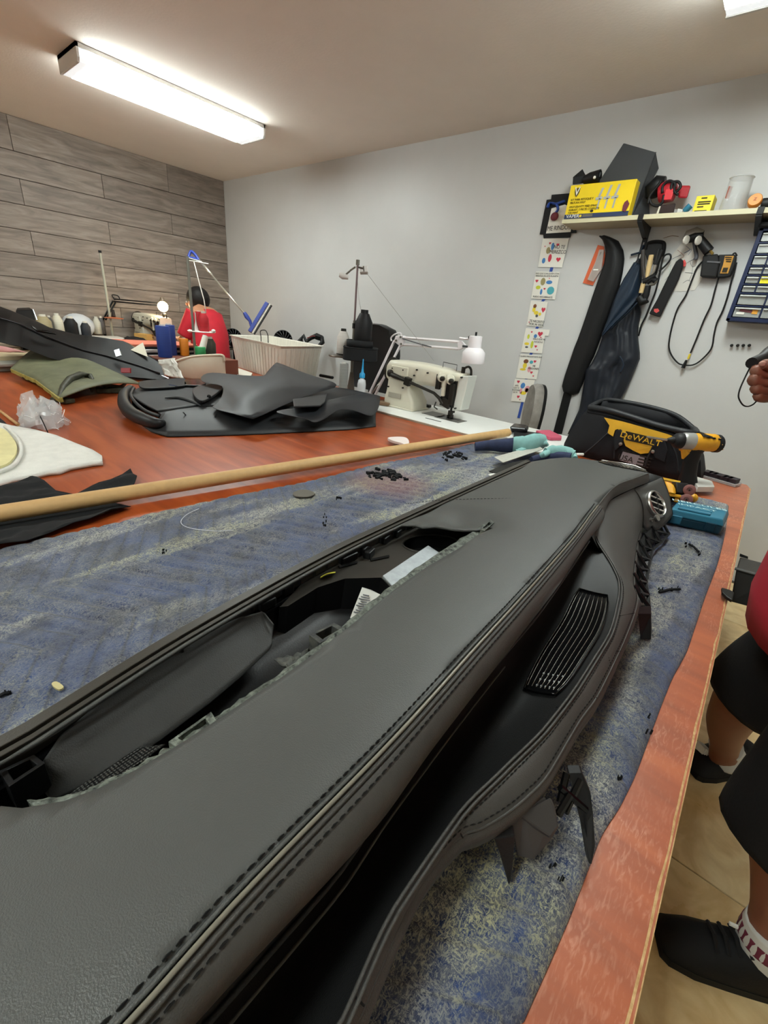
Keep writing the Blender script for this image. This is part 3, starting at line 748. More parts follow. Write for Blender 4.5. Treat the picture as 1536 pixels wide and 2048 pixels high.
# smooth grey scoop in the near half of the tray
sc_top = [(60, 1560, .88), (87, 1520, .893), (123, 1469, .898), (200, 1404, .898), (319, 1319, .898), (400, 1270, .898), (474, 1237, .897), (524, 1223, .893), (546, 1250, .885)]
sc_mid = [(85, 1580, .874), (120, 1545, .882), (165, 1495, .884), (250, 1430, .884), (360, 1350, .884), (440, 1300, .884), (500, 1262, .882), (533, 1252, .880), (545, 1265, .876)]
sc_bot = [(100, 1604, .862), (160, 1580, .864), (230, 1540, .866), (320, 1480, .868), (420, 1405, .868), (478, 1356, .868), (522, 1315, .868), (540, 1298, .868), (544, 1290, .868)]
def scoop(u, v):
    n = len(sc_top)-1; x = v*n; j = min(n-1, int(x)); t_ = x-j
    a = [Vector(q[j]).lerp(Vector(q[j+1]), t_) for q in (sc_top, sc_mid, sc_bot)]
    a = a[0]*(1-u)**2 + (a[1]*2-(a[0]+a[2])*.5)*2*u*(1-u) + a[2]*u*u
    return Z(*a)
MB().grid(scoop, 12, 48).build('duct_scoop', greyp, dash, smooth=60, solid=.002, label='smooth dark grey duct scoop')
# far plate with the round speaker hole
pl_px = [(560, 1214), (576, 1212), (635, 1175), (690, 1157), (762, 1155), (785, 1178), (830, 1150), (890, 1112), (930, 1086), (962, 1062), (905, 1056), (850, 1048), (800, 1048), (740, 1080), (680, 1114), (610, 1160)]
plate = [Z(px, py, .886) for px, py in pl_px]; pc = Z(863, 1087, .886)
ex = (Z(920, 1087, .886)-Z(806, 1087, .886))*.5; ey = (Z(863, 1069, .886)-Z(863, 1105, .886))*.5
hl = [pc+ex*math.cos(2*PI*k/28)+ey*math.sin(2*PI*k/28) for k in range(28)]
p2 = [(v.x, v.y) for v in plate+hl]; n1 = len(plate)
vo, eo, fo, _a, _b, _c = delaunay_2d_cdt([Vector(p) for p in p2], [(i, (i+1) % n1) for i in range(n1)]+[(n1+i, n1+(i+1) % 28) for i in range(28)], [], 0, 1e-6)
fs = [tuple(f) for f in fo if inpoly(sum(vo[i].x for i in f)/3, sum(vo[i].y for i in f)/3, p2[:n1]) and not inpoly(sum(vo[i].x for i in f)/3, sum(vo[i].y for i in f)/3, p2[n1:])]
brownp = M('brownish_black_plastic', '#33302c', .4, var=.1, vs=30)
MB().add([(v.x, v.y, .886) for v in vo], fs).build('mounting_plate', brownp, dash, solid=.006)
MB().loft([[h for h in hl], [h+Vector((0, 0, -.03)) for h in hl]], True, False).build('speaker_well', deepb, dash, smooth=60)
MB().tube(hl+[hl[0]], .0022, 6, False).build('well_rim', brownp, dash, smooth=180)
MB().prism([h+Vector((0, 0, -.029)) for h in hl], (0, 0, -.001)).build('well_floor', deepb, dash)
# deep black bin wall below the plate edge
wl = [Z(px, py, .886) for px, py in ((560, 1214), (576, 1212), (635, 1175), (690, 1157), (762, 1155), (785, 1178))]
b = MB()
for i in range(len(wl)-1): b.add([wl[i], wl[i+1], wl[i+1]+Vector((.004, -.01, -.055)), wl[i]+Vector((.004, -.01, -.055))], [(0, 1, 2, 3)])
b.build('bin_wall', M('satin_black', '#101011', .35), dash, solid=.003)
# galvanised bracket box
q = [Z(765, 1154, .888), Z(856, 1093, .892), Z(879, 1108, .888), Z(785, 1176, .884)]
MB().hexa([v+Vector((0, 0, -.02)) for v in q], [v+Vector((0, 0, .003)) for v in q]).build('metal_bracket', M('galvanised_metal', '#9aa0a4', .45, metal=.3, var=.12, vs=60), dash, bevel=.001, label='pale galvanised metal bracket')
# clips, ribs and small blocks along the windscreen side
for px, py, a, s_ in ((690, 1117, 0, .020), (705, 1112, 0, .014), (728, 1100, .3, .014), (738, 1106, .3, .018), (770, 1075, .2, .024), (795, 1066, .2, .014), (815, 1050, 0, .018), (575, 1178, 0, .014), (532, 1205, 0, .02), (610, 1152, 0, .012), (650, 1130, 0, .012)):
    c_ = Z(px, py, .893); MB().box(c_, (s_*.8, s_*1.3, .014), (0, 0, a)).build('clip_block', blackp, dash, bevel=.002)
for px, py in ((650, 1128), (626, 1142), (596, 1160), (560, 1180), (500, 1212), (440, 1246), (360, 1296)):
    c_ = Z(px, py, .897); MB().box(c_, (.012, .003, .012)).build('rib', blackp, dash)
for a, c_ in (((678, 1134), (714, 1124)), ((741, 1120), (778, 1112))):
    MB().tube([Z(*a, .8885), Z(*c_, .8885)], .0026, 4).build('slot', deepb, dash)
# glue-crusted lip and open clip frames along the leather edge
lip = spline([Z(px-5, py-7, .927) for px, py in ((60, 1610), (132, 1603), (200, 1580), (273, 1545), (330, 1512), (370, 1488), (437, 1444), (500, 1400), (560, 1360), (620, 1316), (700, 1254), (760, 1202), (820, 1158), (880, 1116), (940, 1078), (972, 1056))], 6)
b = MB(); rings = []
for i, p in enumerate(lip):
    k = .004+.0035*fbm((i*.55, 2, 1)); rings.append([p+Vector((-k*1.1, 0, -.003)), p+Vector((k*.2, 0, .001+.002*fbm((i*.5, 7, 3)))), p+Vector((.014, .006, -.004)), p+Vector((.014, .006, -.02)), p+Vector((-k, 0, -.018))])
b.loft(rings); b.build('glued_lip', glue, dash, smooth=30, label='rough glue-speckled lip beside the tray')
def clipframe(pts, z, name='clip_frame', mat=None):
    q = [Z(px, py, z) for px, py in pts]; c_ = sum(q, Vector())/4; b = MB()
    inn = [v.lerp(c_, .36) for v in q]
    top = [v+Vector((0, 0, .004)) for v in q]; ti = [v+Vector((0, 0, .004)) for v in inn]; bo = [v+Vector((0, 0, -.028)) for v in q]; bi = [v+Vector((0, 0, -.028)) for v in inn]
    for i in range(4):
        j = (i+1) % 4
        b.add([top[i], top[j], ti[j], ti[i], bo[i], bo[j], bi[j], bi[i]], [(0, 1, 2, 3), (0, 4, 5, 1), (3, 2, 6, 7)])
    b.build(name, mat or glue, dash, bevel=.0006)
    MB().prism([v+Vector((0, 0, -.014)) for v in inn], (0, 0, -.002)).build('clip_opening', deepb, dash)
clipframe(((337, 1490), (423, 1429), (437, 1452), (362, 1506)), .926)
clipframe(((618, 1275), (668, 1250), (690, 1262), (640, 1292)), .922, mat=M('dusty_black', '#25262a', .6, var=.5, vs=80, col2='#55564f'))
clipframe(((960, 1062), (980, 1043), (988, 1048), (968, 1066)), .932)
clipframe(((855, 1128), (888, 1108), (897, 1113), (866, 1133)), .915, mat=M('dusty_black', '#25262a', .6))
clipframe(((0, 1548), (70, 1515), (92, 1532), (20, 1580)), .90, mat=blackp)
# crumpled dark flap, mesh insert and label inside the tray
def flap(u, v):
    a = Z(548, 1318, .90).lerp(Z(618, 1300, .90), v); c_ = Z(585, 1345, .905).lerp(Z(612, 1310, .915), v); p = a.lerp(c_, u); return p+Vector((0, 0, .008*fbm((u*5, v*7, 3))))
MB().grid(flap, 6, 8).build('torn_flap', M('dusty_black', '#25262a', .6), dash, smooth=40, solid=.0015)
def meshin(u, v):
    a = Z(140, 1588, .868).lerp(Z(250, 1500, .862), v); c_ = Z(185, 1592, .89).lerp(Z(330, 1488, .885), v); return a.lerp(c_, u)
def meshmat():
    mt = M('perforated_mesh', '#0d0d0d', .35); nt = mt.node_tree; b_ = nt.nodes['Principled BSDF']
    tc = nt.nodes.new('ShaderNodeTexCoord'); vo_ = nt.nodes.new('ShaderNodeTexVoronoi'); vo_.inputs['Scale'].default_value = 330; vo_.inputs['Randomness'].default_value = 0
    nt.links.new(tc.outputs['Object'], vo_.inputs['Vector']); rp = nt.nodes.new('ShaderNodeValToRGB'); rp.color_ramp.interpolation = 'CONSTANT'
    rp.color_ramp.elements[0].color = (.12, .12, .11, 1); rp.color_ramp.elements[1].position = .36; rp.color_ramp.elements[1].color = (.006, .006, .006, 1)
    nt.links.new(vo_.outputs['Distance'], rp.inputs[0]); nt.links.new(rp.outputs[0], b_.inputs['Base Color']); return mt
MB().grid(meshin, 4, 12).build('mesh_insert', meshmat(), dash, solid=.001)
paperm = M('paper_white', '#dcdcd6', .7)
q = [Z(700, 1236, .862), Z(711, 1240, .86), Z(745, 1217, .866), Z(763, 1191, .886), Z(741, 1180, .892), Z(724, 1175, .894)]
lab = MB().prism(q, (.0006, 0, .0008)).build('paper_label', paperm, dash, label='curled white paper label')
b = MB(); c0, c1 = Z(730, 1192, .886), Z(715, 1232, .866)
for k in range(9):
    p0 = c0.lerp(c1, k/9); b.box(p0+Vector((.002, 0, .0025)), (.010+.004*(k % 3), .0016, .0006), (.4, 0, .5))
b.build('printed_lines', M('print_grey', '#55565a', .7), lab)
# ------------------------------------------------------------------ bracket cluster below the far edge and feet below the near lip
for i, (a, c_) in enumerate((((1330, 1050), (1338, 1068)), ((1312, 1062), (1322, 1085)), ((1296, 1075), (1305, 1100)), ((1286, 1092), (1300, 1120)), ((1280, 1112), (1296, 1140)), ((1278, 1135), (1292, 1165)), ((1278, 1160), (1296, 1190)), ((1280, 1185), (1298, 1214)))):
    f_ = i/7; p0 = P(*a, z=(.80, .80, .80, .806, .814, .822, .83, .834)[i]); p1 = P(*c_, z=(.777, .777, .778, .784, .788, .794, .80, .80)[i])
    MB().tube([p0+Vector((-.014, 0, .01)), p0+Vector((.0, 0, -.004)), p1, p1+Vector((-.012, .012, -.012))], [.004, .0045, .004, .003], 5).build('rib', blackp, dash)
    MB().tube([p1, P(c_[0]-12, c_[1]-22, z=.80)], .003, 5).build('rib', blackp, dash)
    if i:
        MB().tube([lastp, p1, p0], .0035, 5).build('rib', blackp, dash); MB().tube([lastp, p0], .0032, 5).build('rib', blackp, dash)
        MB().add([lp0+Vector((-.012, 0, .004)), p0+Vector((-.012, 0, .004)), p1+Vector((-.014, .004, .0)), lastp+Vector((-.014, .004, .0))], [(0, 1, 2, 3)]).build('rib_web', blackp, dash, solid=.002)
    lp0 = p0
    lastp = p1
MB().hexa([P(1281, 1279, z=.7695), P(1302, 1279, z=.7695), P(1304, 1262, z=.768), P(1283, 1262, z=.768)], [P(1276, 1228, z=.825), P(1302, 1228, z=.815), P(1302, 1212, z=.82), P(1278, 1212, z=.83)]).build('foot', blackp, dash, bevel=.001)
MB().box(P(1262, 1120, z=.80)+Vector((-.03, 0, .005)), (.05, .46, .02), (0, 0, .1)).build('stiffener', blackp, dash, bevel=.003)
tops = [P(1042, 1629, z=.826), P(1100, 1590, z=.826), P(1113, 1617, z=.815), P(1117, 1655, z=.80)]
MB().hexa([P(1033, 1712, z=.778), P(1067, 1722, z=.776), P(1104, 1680, z=.785), P(1080, 1650, z=.79)], [P(1020, 1640, z=.82), P(1048, 1626, z=.822), P(1112, 1625, z=.812), P(1090, 1592, z=.828)]).build('bracket_block', M('grey_black_plastic', '#3b3837', .5), dash, bevel=.002)
MB().hexa([P(1033, 1640, z=.81), P(1104, 1679, z=.79), P(1117, 1656, z=.80), P(1112, 1615, z=.815)], [P(1035, 1628, z=.823), P(1098, 1674, z=.80), P(1116, 1650, z=.806), P(1102, 1592, z=.828)]).build('bracket_block', M('grey_black_plastic', '#3b3837', .5), dash, bevel=.002)
def footblade(pts, zt_, zb_, name='foot'):
    q = [P(px, py, z=zt_+(zb_-zt_)*k) for px, py, k in pts]
    MB().prism(q, (-.006, .008, .001)).build(name, blackp, dash, bevel=.0012)
footblade([(987, 1676, 0), (1030, 1672, 0), (1027, 1712, .5), (1023, 1760, .95), (1018, 1773, 1), (1010, 1745, .8), (1000, 1710, .4)], .822, .7695)
footblade([(1137, 1546, 0), (1164, 1546, 0), (1182, 1588, .3), (1186, 1625, .6), (1191, 1690, .9), (1184, 1730, 1), (1176, 1728, 1), (1165, 1660, .75), (1150, 1600, .35)], .815, .7695)
for a, c_ in (((1133, 1546, .82), (1120, 1605, .80)), ((1160, 1560, .81), (1130, 1625, .795)), ((1120, 1575, .815), (1172, 1620, .79)), ((1140, 1590, .81), (1116, 1630, .80))):
    MB().tube([P(*a[:2], z=a[2]), P(*c_[:2], z=c_[2])], .004, 6).build('rib', glossb, dash)
# yellow masking scrap lying in the tray
yt = MB().grid(lambda u, v: P(641+30*u, 1153-10*u+4*v-8*math.sin(PI*u)*.3, z=.8885+.006*math.sin(PI*v)+.003*u), 6, 5).build('tape_scrap', M('yellow_tape', '#d9d44a', .5), smooth=60, solid=.0006)
tag(yt, 'small curled yellow tape scrap lying inside the dashboard tray', 'tape')
# ================================================================== things on the brown table
def sheet(poly, zf, step=.02, jitter=0):
    """triangulated flat outline (x, y points) lifted by zf(x, y)"""
    pts = [(p[0], p[1]) for p in poly]; n = len(pts)
    xs = [p[0] for p in pts]; ys = [p[1] for p in pts]; q = list(pts)
    x = min(xs)
    while x < max(xs):
        y = min(ys)
        while y < max(ys):
            if inpoly(x, y, pts) and min((x-a)**2+(y-c)**2 for a, c in pts) > (step*.5)**2: q.append((x, y))
            y += step
        x += step
    vo, eo, fo, _1, _2, _3 = delaunay_2d_cdt([Vector(p) for p in q], [(i, (i+1) % n) for i in range(n)], [], 0, 1e-6)
    fs = [tuple(f) for f in fo if inpoly(sum(vo[i].x for i in f)/3, sum(vo[i].y for i in f)/3, pts)]
    return MB().add([(v.x, v.y, zf(v.x, v.y)) for v in vo], fs)
def spl_closed(pts, n=4):
    k = len(pts); out = []
    pts = [Vector(p) for p in pts]
    for i in range(k):
        a, b, c, d = pts[i-1], pts[i], pts[(i+1) % k], pts[(i+2) % k]
        for j in range(n):
            t = j/n; out.append(.5*((2*b)+(c-a)*t+(2*a-5*b+4*c-d)*t*t+(3*b-a-3*c+d)*t**3))
    return out
# cardboard tube
A, B_ = P(0, 1027, z=TZ+.031), P(1016, 865, z=TZ+.040)
A = A+(A-B_)*.12
kraft = M('kraft_cardboard', '#bf9a66', .6, var=.06, vs=40, stretch=(1, 1, 1))
t = thing('cardboard_tube', 'long kraft cardboard tube lying across the brown table', 'tube', (A+B_)/2-Vector((0, 0, .022)))
dd = (B_-A).normalized(); TR_ = .0205
MB().lathe(A, [(TR_-.003, 0), (TR_, 0), (TR_, (B_-A).length), (TR_-.003, (B_-A).length)], dd, 28).build('tube_wall', kraft, t, smooth=50)
MB().cyl(B_-dd*.004, B_-dd*.002, TR_-.003, n=20).build('end_plug', M('tan_plug', '#c9a873', .7), t)
# black cloth under the tube
clothm = M('black_cloth', '#111214', .9, var=.12, vs=10)
pl = [P(px, py, z=TZ+.01) for px, py in ((-40, 990), (0, 984), (35, 970), (66, 958), (90, 968), (112, 984), (150, 986), (185, 972), (222, 962), (245, 950), (262, 943), (267, 952), (275, 958), (270, 970), (262, 978), (225, 1000), (262, 1012), (225, 1030), (180, 1046), (150, 1052), (100, 1072), (52, 1090), (20, 1096), (-40, 1105))]
def clz(x, y):
    p = Vector((x, y, 0)); a = Vector((A.x, A.y, 0)); d2 = Vector((dd.x, dd.y, 0)).normalized(); dist = ((p-a)-d2*(p-a).dot(d2)).length
    k = max(0, min(1, (dist-.025)/.04)); return TZ+.002+k*(.012+.016*max(-.4, fbm((x*11, y*7, 3)))+.003*fbm((x*40, y*18, 9)))
c_ = sheet(pl, clz, .012).build('black_cloth', clothm, smooth=180, solid=.0015, offset=1)
tag(c_, 'crumpled black cloth pressed under the left end of the cardboard tube', 'cloth')
# white foam sheet with the yellow pad
foamw = M('white_foam', '#d9d8d2', .9, var=.06, vs=25, bump=.5, bs=200)
pl = [P(px, py, z=TZ+.014) for px, py in ((-60, 842), (0, 846), (30, 853), (70, 860), (112, 871), (150, 886), (185, 900), (204, 912), (205, 924), (185, 926), (140, 934), (118, 942), (95, 944), (60, 952), (25, 958), (0, 966), (-60, 975))]
t = thing('foam_sheet', 'white foam sheet carrying a yellow oval at the left picture edge', 'foam', (pl[0].x, pl[0].y, TZ))
sheet(pl, lambda x, y: TZ+.016+.002*fbm((x*9, y*9, 1)), .03).build('foam_layer', foamw, t, smooth=50, solid=.014)
ov = spl_closed([P(px, py, z=TZ+.022) for px, py in ((-60, 858), (0, 856), (25, 876), (34, 895), (28, 915), (5, 932), (-60, 940))], 4)
sheet(ov, lambda x, y: TZ+.024, .03).build('yellow_oval', M('yellow_foam', '#d8cf9a', .85, var=.1, vs=14), t, solid=.007, label='pale yellow oval pad')
MB().tube(spl_closed([P(px, py, z=TZ+.024) for px, py in ((-60, 854), (0, 850), (30, 870), (43, 896), (35, 922), (8, 940), (-60, 948))], 4)[5:-4], .0055, 8).build('raised_rim', foamw, t, smooth=180)
# wooden stick and black strip behind it
st = MB(); st.tube([P(-60, 782, z=.762), P(0, 822, z=.759), P(37, 850, z=.757)], .006, 8)
tag(st.build('wooden_stick', M('stick_wood', '#b98f5a', .6, var=.15, vs=20), smooth=60), 'thin wooden stick lying beside the white foam sheet', 'stick')
bs_ = sheet([P(px, py, z=.757) for px, py in ((-60, 812), (-5, 832), (8, 842), (19, 853), (0, 850), (-60, 845))], lambda x, y: .7535, .05)
tag(bs_.build('black_strip', clothm, solid=.003, offset=1), 'flat black vinyl strip between the stick and white foam', 'strip')
# crumpled plastic bag
plas = M('clear_plastic', '#eceef0', .12, trans=.0, alpha=.34, spec=1.0)
plas2 = M('clear_plastic_fold', '#dfe3e6', .2, alpha=.55, spec=1.0)
bc = P(86, 846, z=.76); t = thing('plastic_bag', 'crumpled clear plastic bag with a black strip, on the bare brown table', 'bag', (bc.x, bc.y, TZ))
def bagp(u, v, sd, s_):
    a = 2*PI*u; th = PI*.5*v
    r = (.088+.03*fbm((math.cos(a)*2, math.sin(a)*2, v*3+sd)))*s_
    return bc+Vector((math.cos(a)*r*math.cos(th*.93)*1.0, math.sin(a)*r*math.cos(th*.93)*.95, -.008+.105*s_*math.sin(th)*(1+.5*fbm((math.cos(a)*3, math.sin(a)*3, sd)))+.012*fbm((u*14, v*9, sd))))
MB().grid(lambda u, v: bagp(u, v, 3, 1), 26, 9).build('film', plas, t, smooth=20)
MB().grid(lambda u, v: bagp(u, v, 11, .8), 20, 7).build('film', plas2, t, smooth=15)
b = MB()
for k in range(16):
    a = random.uniform(0, 2*PI); v = random.uniform(.05, .85); pts = [bagp((a/6.28+.02*j) % 1, min(1, v+.03*j*(1 if k % 2 else -1)), 3, 1.01) for j in range(5)]
    b.tube(pts, .0011, 4)
b.build('crease', M('bag_crease', '#f4f6f8', .2), t, smooth=60)
MB().tube([P(78, 828, w=(bc-CAM).dot(FW)-.06), P(87, 846, w=(bc-CAM).dot(FW)-.095), P(97, 868, z=.7535)], .008, 4, flat=(.25, 1)).build('black_strip', clothm, t, label='black strip on the bag')
# small stack at the left edge: glass block, grey slab, cream board, pink pad
def stackq(px, py, z): return P(px, py, z=z)
w0 = 2.72
g0 = P(4, 742, z=.752)
cream = M('cream_foam_board', '#dfcba6', .7, var=.05, vs=15)
t = thing('glass_block', 'small clear glass block under the grey board, at the left edge', 'block', (g0.x, g0.y, TZ))
MB().box(g0+Vector((-.02, 0, .0165)), (.09, .07, .031), (0, 0, .4)).build('glass', M('clear_glass', '#cfd6d2', .05, alpha=.4, spec=1), t, bevel=.003)
MB().box(g0+Vector((-.02, 0, .0165)), (.05, .04, .028), (0, 0, .7)).build('glass_core', M('clear_glass_core', '#8d9690', .08, alpha=.6, spec=1), t, bevel=.003)
q = MB().box(g0+Vector((-.14, .0, .043)), (.40, .24, .018), (0, 0, .35)).build('grey_board', M('pale_grey_board', '#b4b2a8', .6), bevel=.004)
tag(q, 'pale grey board beneath the cream oval board', 'board')
cb = spl_closed([P(px, py, z=.83) for px, py in ((-70, 690), (0, 696), (45, 697), (70, 702), (72, 708), (40, 712), (0, 713), (-70, 712))], 3)
q = MB().prism([Vector((p.x, p.y, .8035)) for p in cb], (0, 0, .026)).build('cream_board', cream, bevel=.004)
tag(q, 'cream oval foam board resting on a pale grey board at the left edge', 'board')
pk = [P(px, py, z=.836) for px, py in ((-60, 700), (0, 704), (20, 703), (12, 698), (-60, 692))]
q = MB().grid(lambda u, v: Vector((pk[0].x+(pk[2].x-pk[0].x)*u, pk[0].y+(pk[2].y-pk[0].y)*u+.10*v, .831+.045*math.sqrt(max(0, math.sin(PI*v)))*(1-.9*u**3))), 8, 8).build('pink_pad', M('pink_foam', '#d79a98', .85), smooth=60, solid=.004, offset=-1)
tag(q, 'small pink foam pad sitting on the cream board', 'pad')
# grey-green moulded panel
olive = M('olive_grey_backing', '#5f6148', .65, var=.25, vs=8, bump=.4, bs=60)
yel = M('yellowed_glue_edge', '#6f6428', .8, var=.6, vs=40, col2='#a89a4a', bump=1, bs=90)
t = thing('moulded_panel', 'olive green moulded car panel lying face down beneath the long black panel', 'panel', (-3.0, .75, TZ))
TLz = [(20, 738, .80), (60, 752, .80), (110, 788, .795), (118, 798, .79), (150, 762, .82), (185, 762, .815), (262, 768, .79), (300, 755, .80), (200, 715, .85), (120, 695, .87), (60, 702, .86)]
tp_ = [P(*q[:2], z=q[2]) for q in TLz]
cg = sum(tp_, Vector())/len(tp_)
def gtop(u, v):
    a = [P(20, 738, z=.80), P(70, 760, z=.80), P(116, 797, z=.79)]; c = [P(78, 690, z=.88), P(180, 720, z=.86), P(285, 768, z=.785)]
    def at(l, s):
        x = s*2; j = min(1, int(x)); return l[j].lerp(l[j+1], x-j)
    p = at(a, u).lerp(at(c, u), v); return p+Vector((0, 0, .025*math.sin(PI*v)*(.4+u)+.012*math.sin(PI*u)*math.sin(3*PI*v)))
MB().grid(gtop, 14, 14).build('panel_skin', olive, t, smooth=60, solid=.006)
b = MB()
for k in range(18):
    p0 = gtop(k/18, 0); p1 = gtop((k+1)/18, 0); h = .018+.008*fbm((k*.7, 1, 1))
    b.hexa([p0+Vector((.012, 0, -h)), p1+Vector((.012, 0, -h)), p1+Vector((0, .02, -h)), p0+Vector((0, .02, -h))], [p0+Vector((.006, 0, .002)), p1+Vector((.006, 0, .002)), p1+Vector((0, .02, .002)), p0+Vector((0, .02, .002))])
b.build('glued_edge', yel, t, label='yellowed glue-crusted edge')
dk = M('olive_black_bracket', '#3a3a2c', .5, var=.4, vs=40)
def gw(px, py, z): return P(px, py, z=z)
MB().tube([gw(118, 795, .785), gw(126, 775, .81), gw(140, 758, .835), gw(160, 749, .845), gw(180, 752, .835), gw(187, 765, .81), gw(186, 780, .785)], [.010, .016, .018, .018, .016, .012, .008], 8).build('bracket', dk, t, smooth=60)
MB().tube([gw(122, 802, .762), gw(133, 782, .79), gw(150, 770, .80), gw(178, 772, .79), gw(184, 782, .775)], [.012, .013, .011, .010, .007], 8).build('bracket', dk, t, smooth=60)
MB().tube([gw(188, 762, .81), gw(215, 772, .79), gw(240, 775, .775), gw(250, 768, .775)], [.012, .016, .013, .008], 8).build('bracket', dk, t, smooth=60)
MB().box(gw(125, 800, .764), (.10, .05, .02), (0, 0, .5)).build('foot', dk, t, bevel=.004)
MB().box(gw(225, 780, .767), (.05, .16, .026), (0, 0, -.3)).build('foot', dk, t, bevel=.004)
MB().box(gw(60, 752, .776)+Vector((0, .1, .0)), (.10, .06, .048), (0, 0, .3)).build('foot', dk, t, bevel=.004)
# long black panel
blkv = M('black_vinyl_panel', '#080708', .5, bump=.15, bs=300)
t = thing('car_trim', 'long black car trim panel lying aslant over the olive panel on the left', 'car trim', (-3.4, 1.0, TZ+.02))
bp0 = [P(q[0], q[1], w=q[2]) for q in ((-60, 668, 2.66), (0, 684, 2.70), (38, 692, 2.72), (100, 716, 2.76), (185, 738, 2.82), (250, 753, 2.90), (318, 759, 2.98), (331, 757, 3.0))]
bp1 = [P(q[0], q[1], w=q[2]) for q in ((-60, 618, 2.72), (0, 636, 2.76), (40, 648, 2.78), (90, 672, 2.82), (165, 700, 2.86), (215, 712, 2.92), (290, 735, 2.99), (333, 752, 3.01))]
bp2 = [P(q[0], q[1], w=q[2]) for q in ((-60, 596, 2.86), (0, 613, 2.90), (55, 636, 2.92), (88, 652, 2.94), (150, 668, 2.97), (210, 676, 3.0), (246, 682, 3.03), (336, 736, 3.06))]
bp3 = [p+Vector((-.06, .06, -.02)) for p in bp2]; bp4 = [p+Vector((-.05, .05, -.02)) for p in bp0]
def li(l, s):
    x = s*(len(l)-1); j = min(len(l)-2, int(x)); return l[j].lerp(l[j+1], x-j)
MB().loft([[li(L_, s/28) for L_ in (bp0, bp1, bp2, bp3, bp4)] for s in range(29)], True, True).build('panel_body', blkv, t, smooth=35)
MB().tube([li(bp1, s/24)+Vector((.004, -.004, .002)) for s in range(3, 24)], .004, 6).build('moulded_ridge', M('black_gloss_ridge', '#201f22', .3), t, smooth=180)
p0 = li(bp0, .72).lerp(li(bp2, .72), .30)
MB().box(P(252, 741, w=2.86), (.012, .06, .03), Matrix((FW, RT, UP)).transposed()).build('red_tag', M('red_tag', '#8e2029', .5), t, label='small dark red tag')
MB().box(P(236, 706, w=2.90), (.01, .035, .045), Matrix((FW, RT, UP)).transposed() @ Euler((.3, 0, 0)).to_matrix()).build('chrome_insert', M('bright_chrome', '#aab2ba', .12, metal=1), t)
MB().tube([P(64, 652, w=2.76), P(75, 661, w=2.76), P(95, 664, w=2.78), P(112, 668, w=2.8)], [.006, .010, .010, .004], 8).build('clip', M('gloss_black', '#0b0b0c', .18), t, smooth=60)
for k, (px, py) in enumerate(((331, 741), (336, 748), (330, 755))):
    MB().tube([P(px-6, py-4, w=2.98), P(px+8, py+2, w=2.97)], .005, 6).build('metal_end', M('bright_chrome', '#aab2ba', .12, metal=1), t)
MB().box((bp0[3]+Vector((-.12, .12, 0))).xy.to_3d()+Vector((0, 0, (TZ+bp0[3].z)/2)), (.08, .08, bp0[3].z-TZ-.002)).build('prop_foot', blkv, t)
MB().box(bp0[6].xy.to_3d()+Vector((-.05, .04, (TZ+bp0[6].z)/2)), (.06, .06, bp0[6].z-TZ-.002)).build('prop_foot', blkv, t)
# dark box behind it
b = MB(); q = [P(28, 655, w=3.15), P(80, 658, w=3.15)]
t = thing('dark_box', 'small black box with a sloping side behind the long black panel', 'box', q[0].lerp(q[1], .5)-Vector((0, 0, .12)))
top = [P(32, 620, w=3.15), P(66, 619, w=3.15), P(60, 615, w=3.38), P(34, 616, w=3.38)]; bot = [P(24, 690, w=3.15), P(84, 690, w=3.15), P(80, 684, w=3.42), P(26, 684, w=3.42)]
MB().hexa(bot, top).build('box_body', blkv, t, bevel=.005)
MB().tube([P(66, 619, w=3.14), P(74, 640, w=3.14)], .004, 6).build('corner_trim', M('bright_chrome', '#aab2ba', .12, metal=1), t)
zb = min(v.z for v in bot)
MB().box(((bot[0].x+bot[2].x)/2, (bot[0].y+bot[2].y)/2, (TZ+zb)/2+.004), (.07, .07, zb-TZ-.002)).build('box_base', blkv, t)

# ------------------------------------------------------------------ charcoal door panel with vinyl over it
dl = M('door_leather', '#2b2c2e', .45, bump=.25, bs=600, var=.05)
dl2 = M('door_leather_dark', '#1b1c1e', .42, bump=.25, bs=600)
t = thing('door_panel', 'charcoal leather car door panel lying on the brown table under black vinyl', 'door panel', (-1.9, 1.1, TZ))
r0 = [P(*q[:2], z=q[2]) for q in ((283, 850, .77), (300, 862, .76), (335, 872, .757), (430, 870, .757), (520, 867, .757), (620, 862, .757), (700, 858, .757), (752, 852, .757))]
r1 = [P(*q[:2], z=q[2]) for q in ((318, 836, .80), (326, 834, .805), (345, 829, .81), (430, 827, .81), (520, 828, .808), (620, 826, .805), (700, 822, .80), (752, 824, .79))]
r2 = [P(*q[:2], z=q[2]) for q in ((316, 824, .815), (330, 822, .818), (360, 818, .82), (400, 812, .82), (520, 818, .815), (620, 816, .81), (700, 812, .805), (756, 812, .795))]
MB().grid(lambda u, v: (lambda a, m, c: (a*(1-v)**2+(m*2-(a+c)*.5)*2*v*(1-v)+c*v*v))(li(r0, u), li(r1, u), li(r2, u)), 60, 10).build('lower_front', dl, t, smooth=50, solid=.006, offset=-1)
r3 = [P(*q[:2], z=q[2]) for q in ((262, 792, .825), (285, 785, .83), (330, 775, .835), (400, 770, .835), (520, 772, .83), (620, 775, .825), (700, 782, .832), (756, 796, .835))]
def dtop(u, v):
    a, c = li(r2, u), li(r3, u); p = a.lerp(c, v); return p+Vector((0, 0, -.006*math.sin(PI*v)*(1 if u < .6 else .4)))
MB().grid(dtop, 60, 14).build('top_face', dl, t, smooth=50, solid=.006, offset=-1)
r4 = [P(*q[:2], z=q[2]) for q in ((258, 785, .80), (285, 772, .815), (330, 764, .825), (400, 760, .83), (520, 762, .825), (620, 767, .828), (700, 778, .84), (756, 791, .84))]
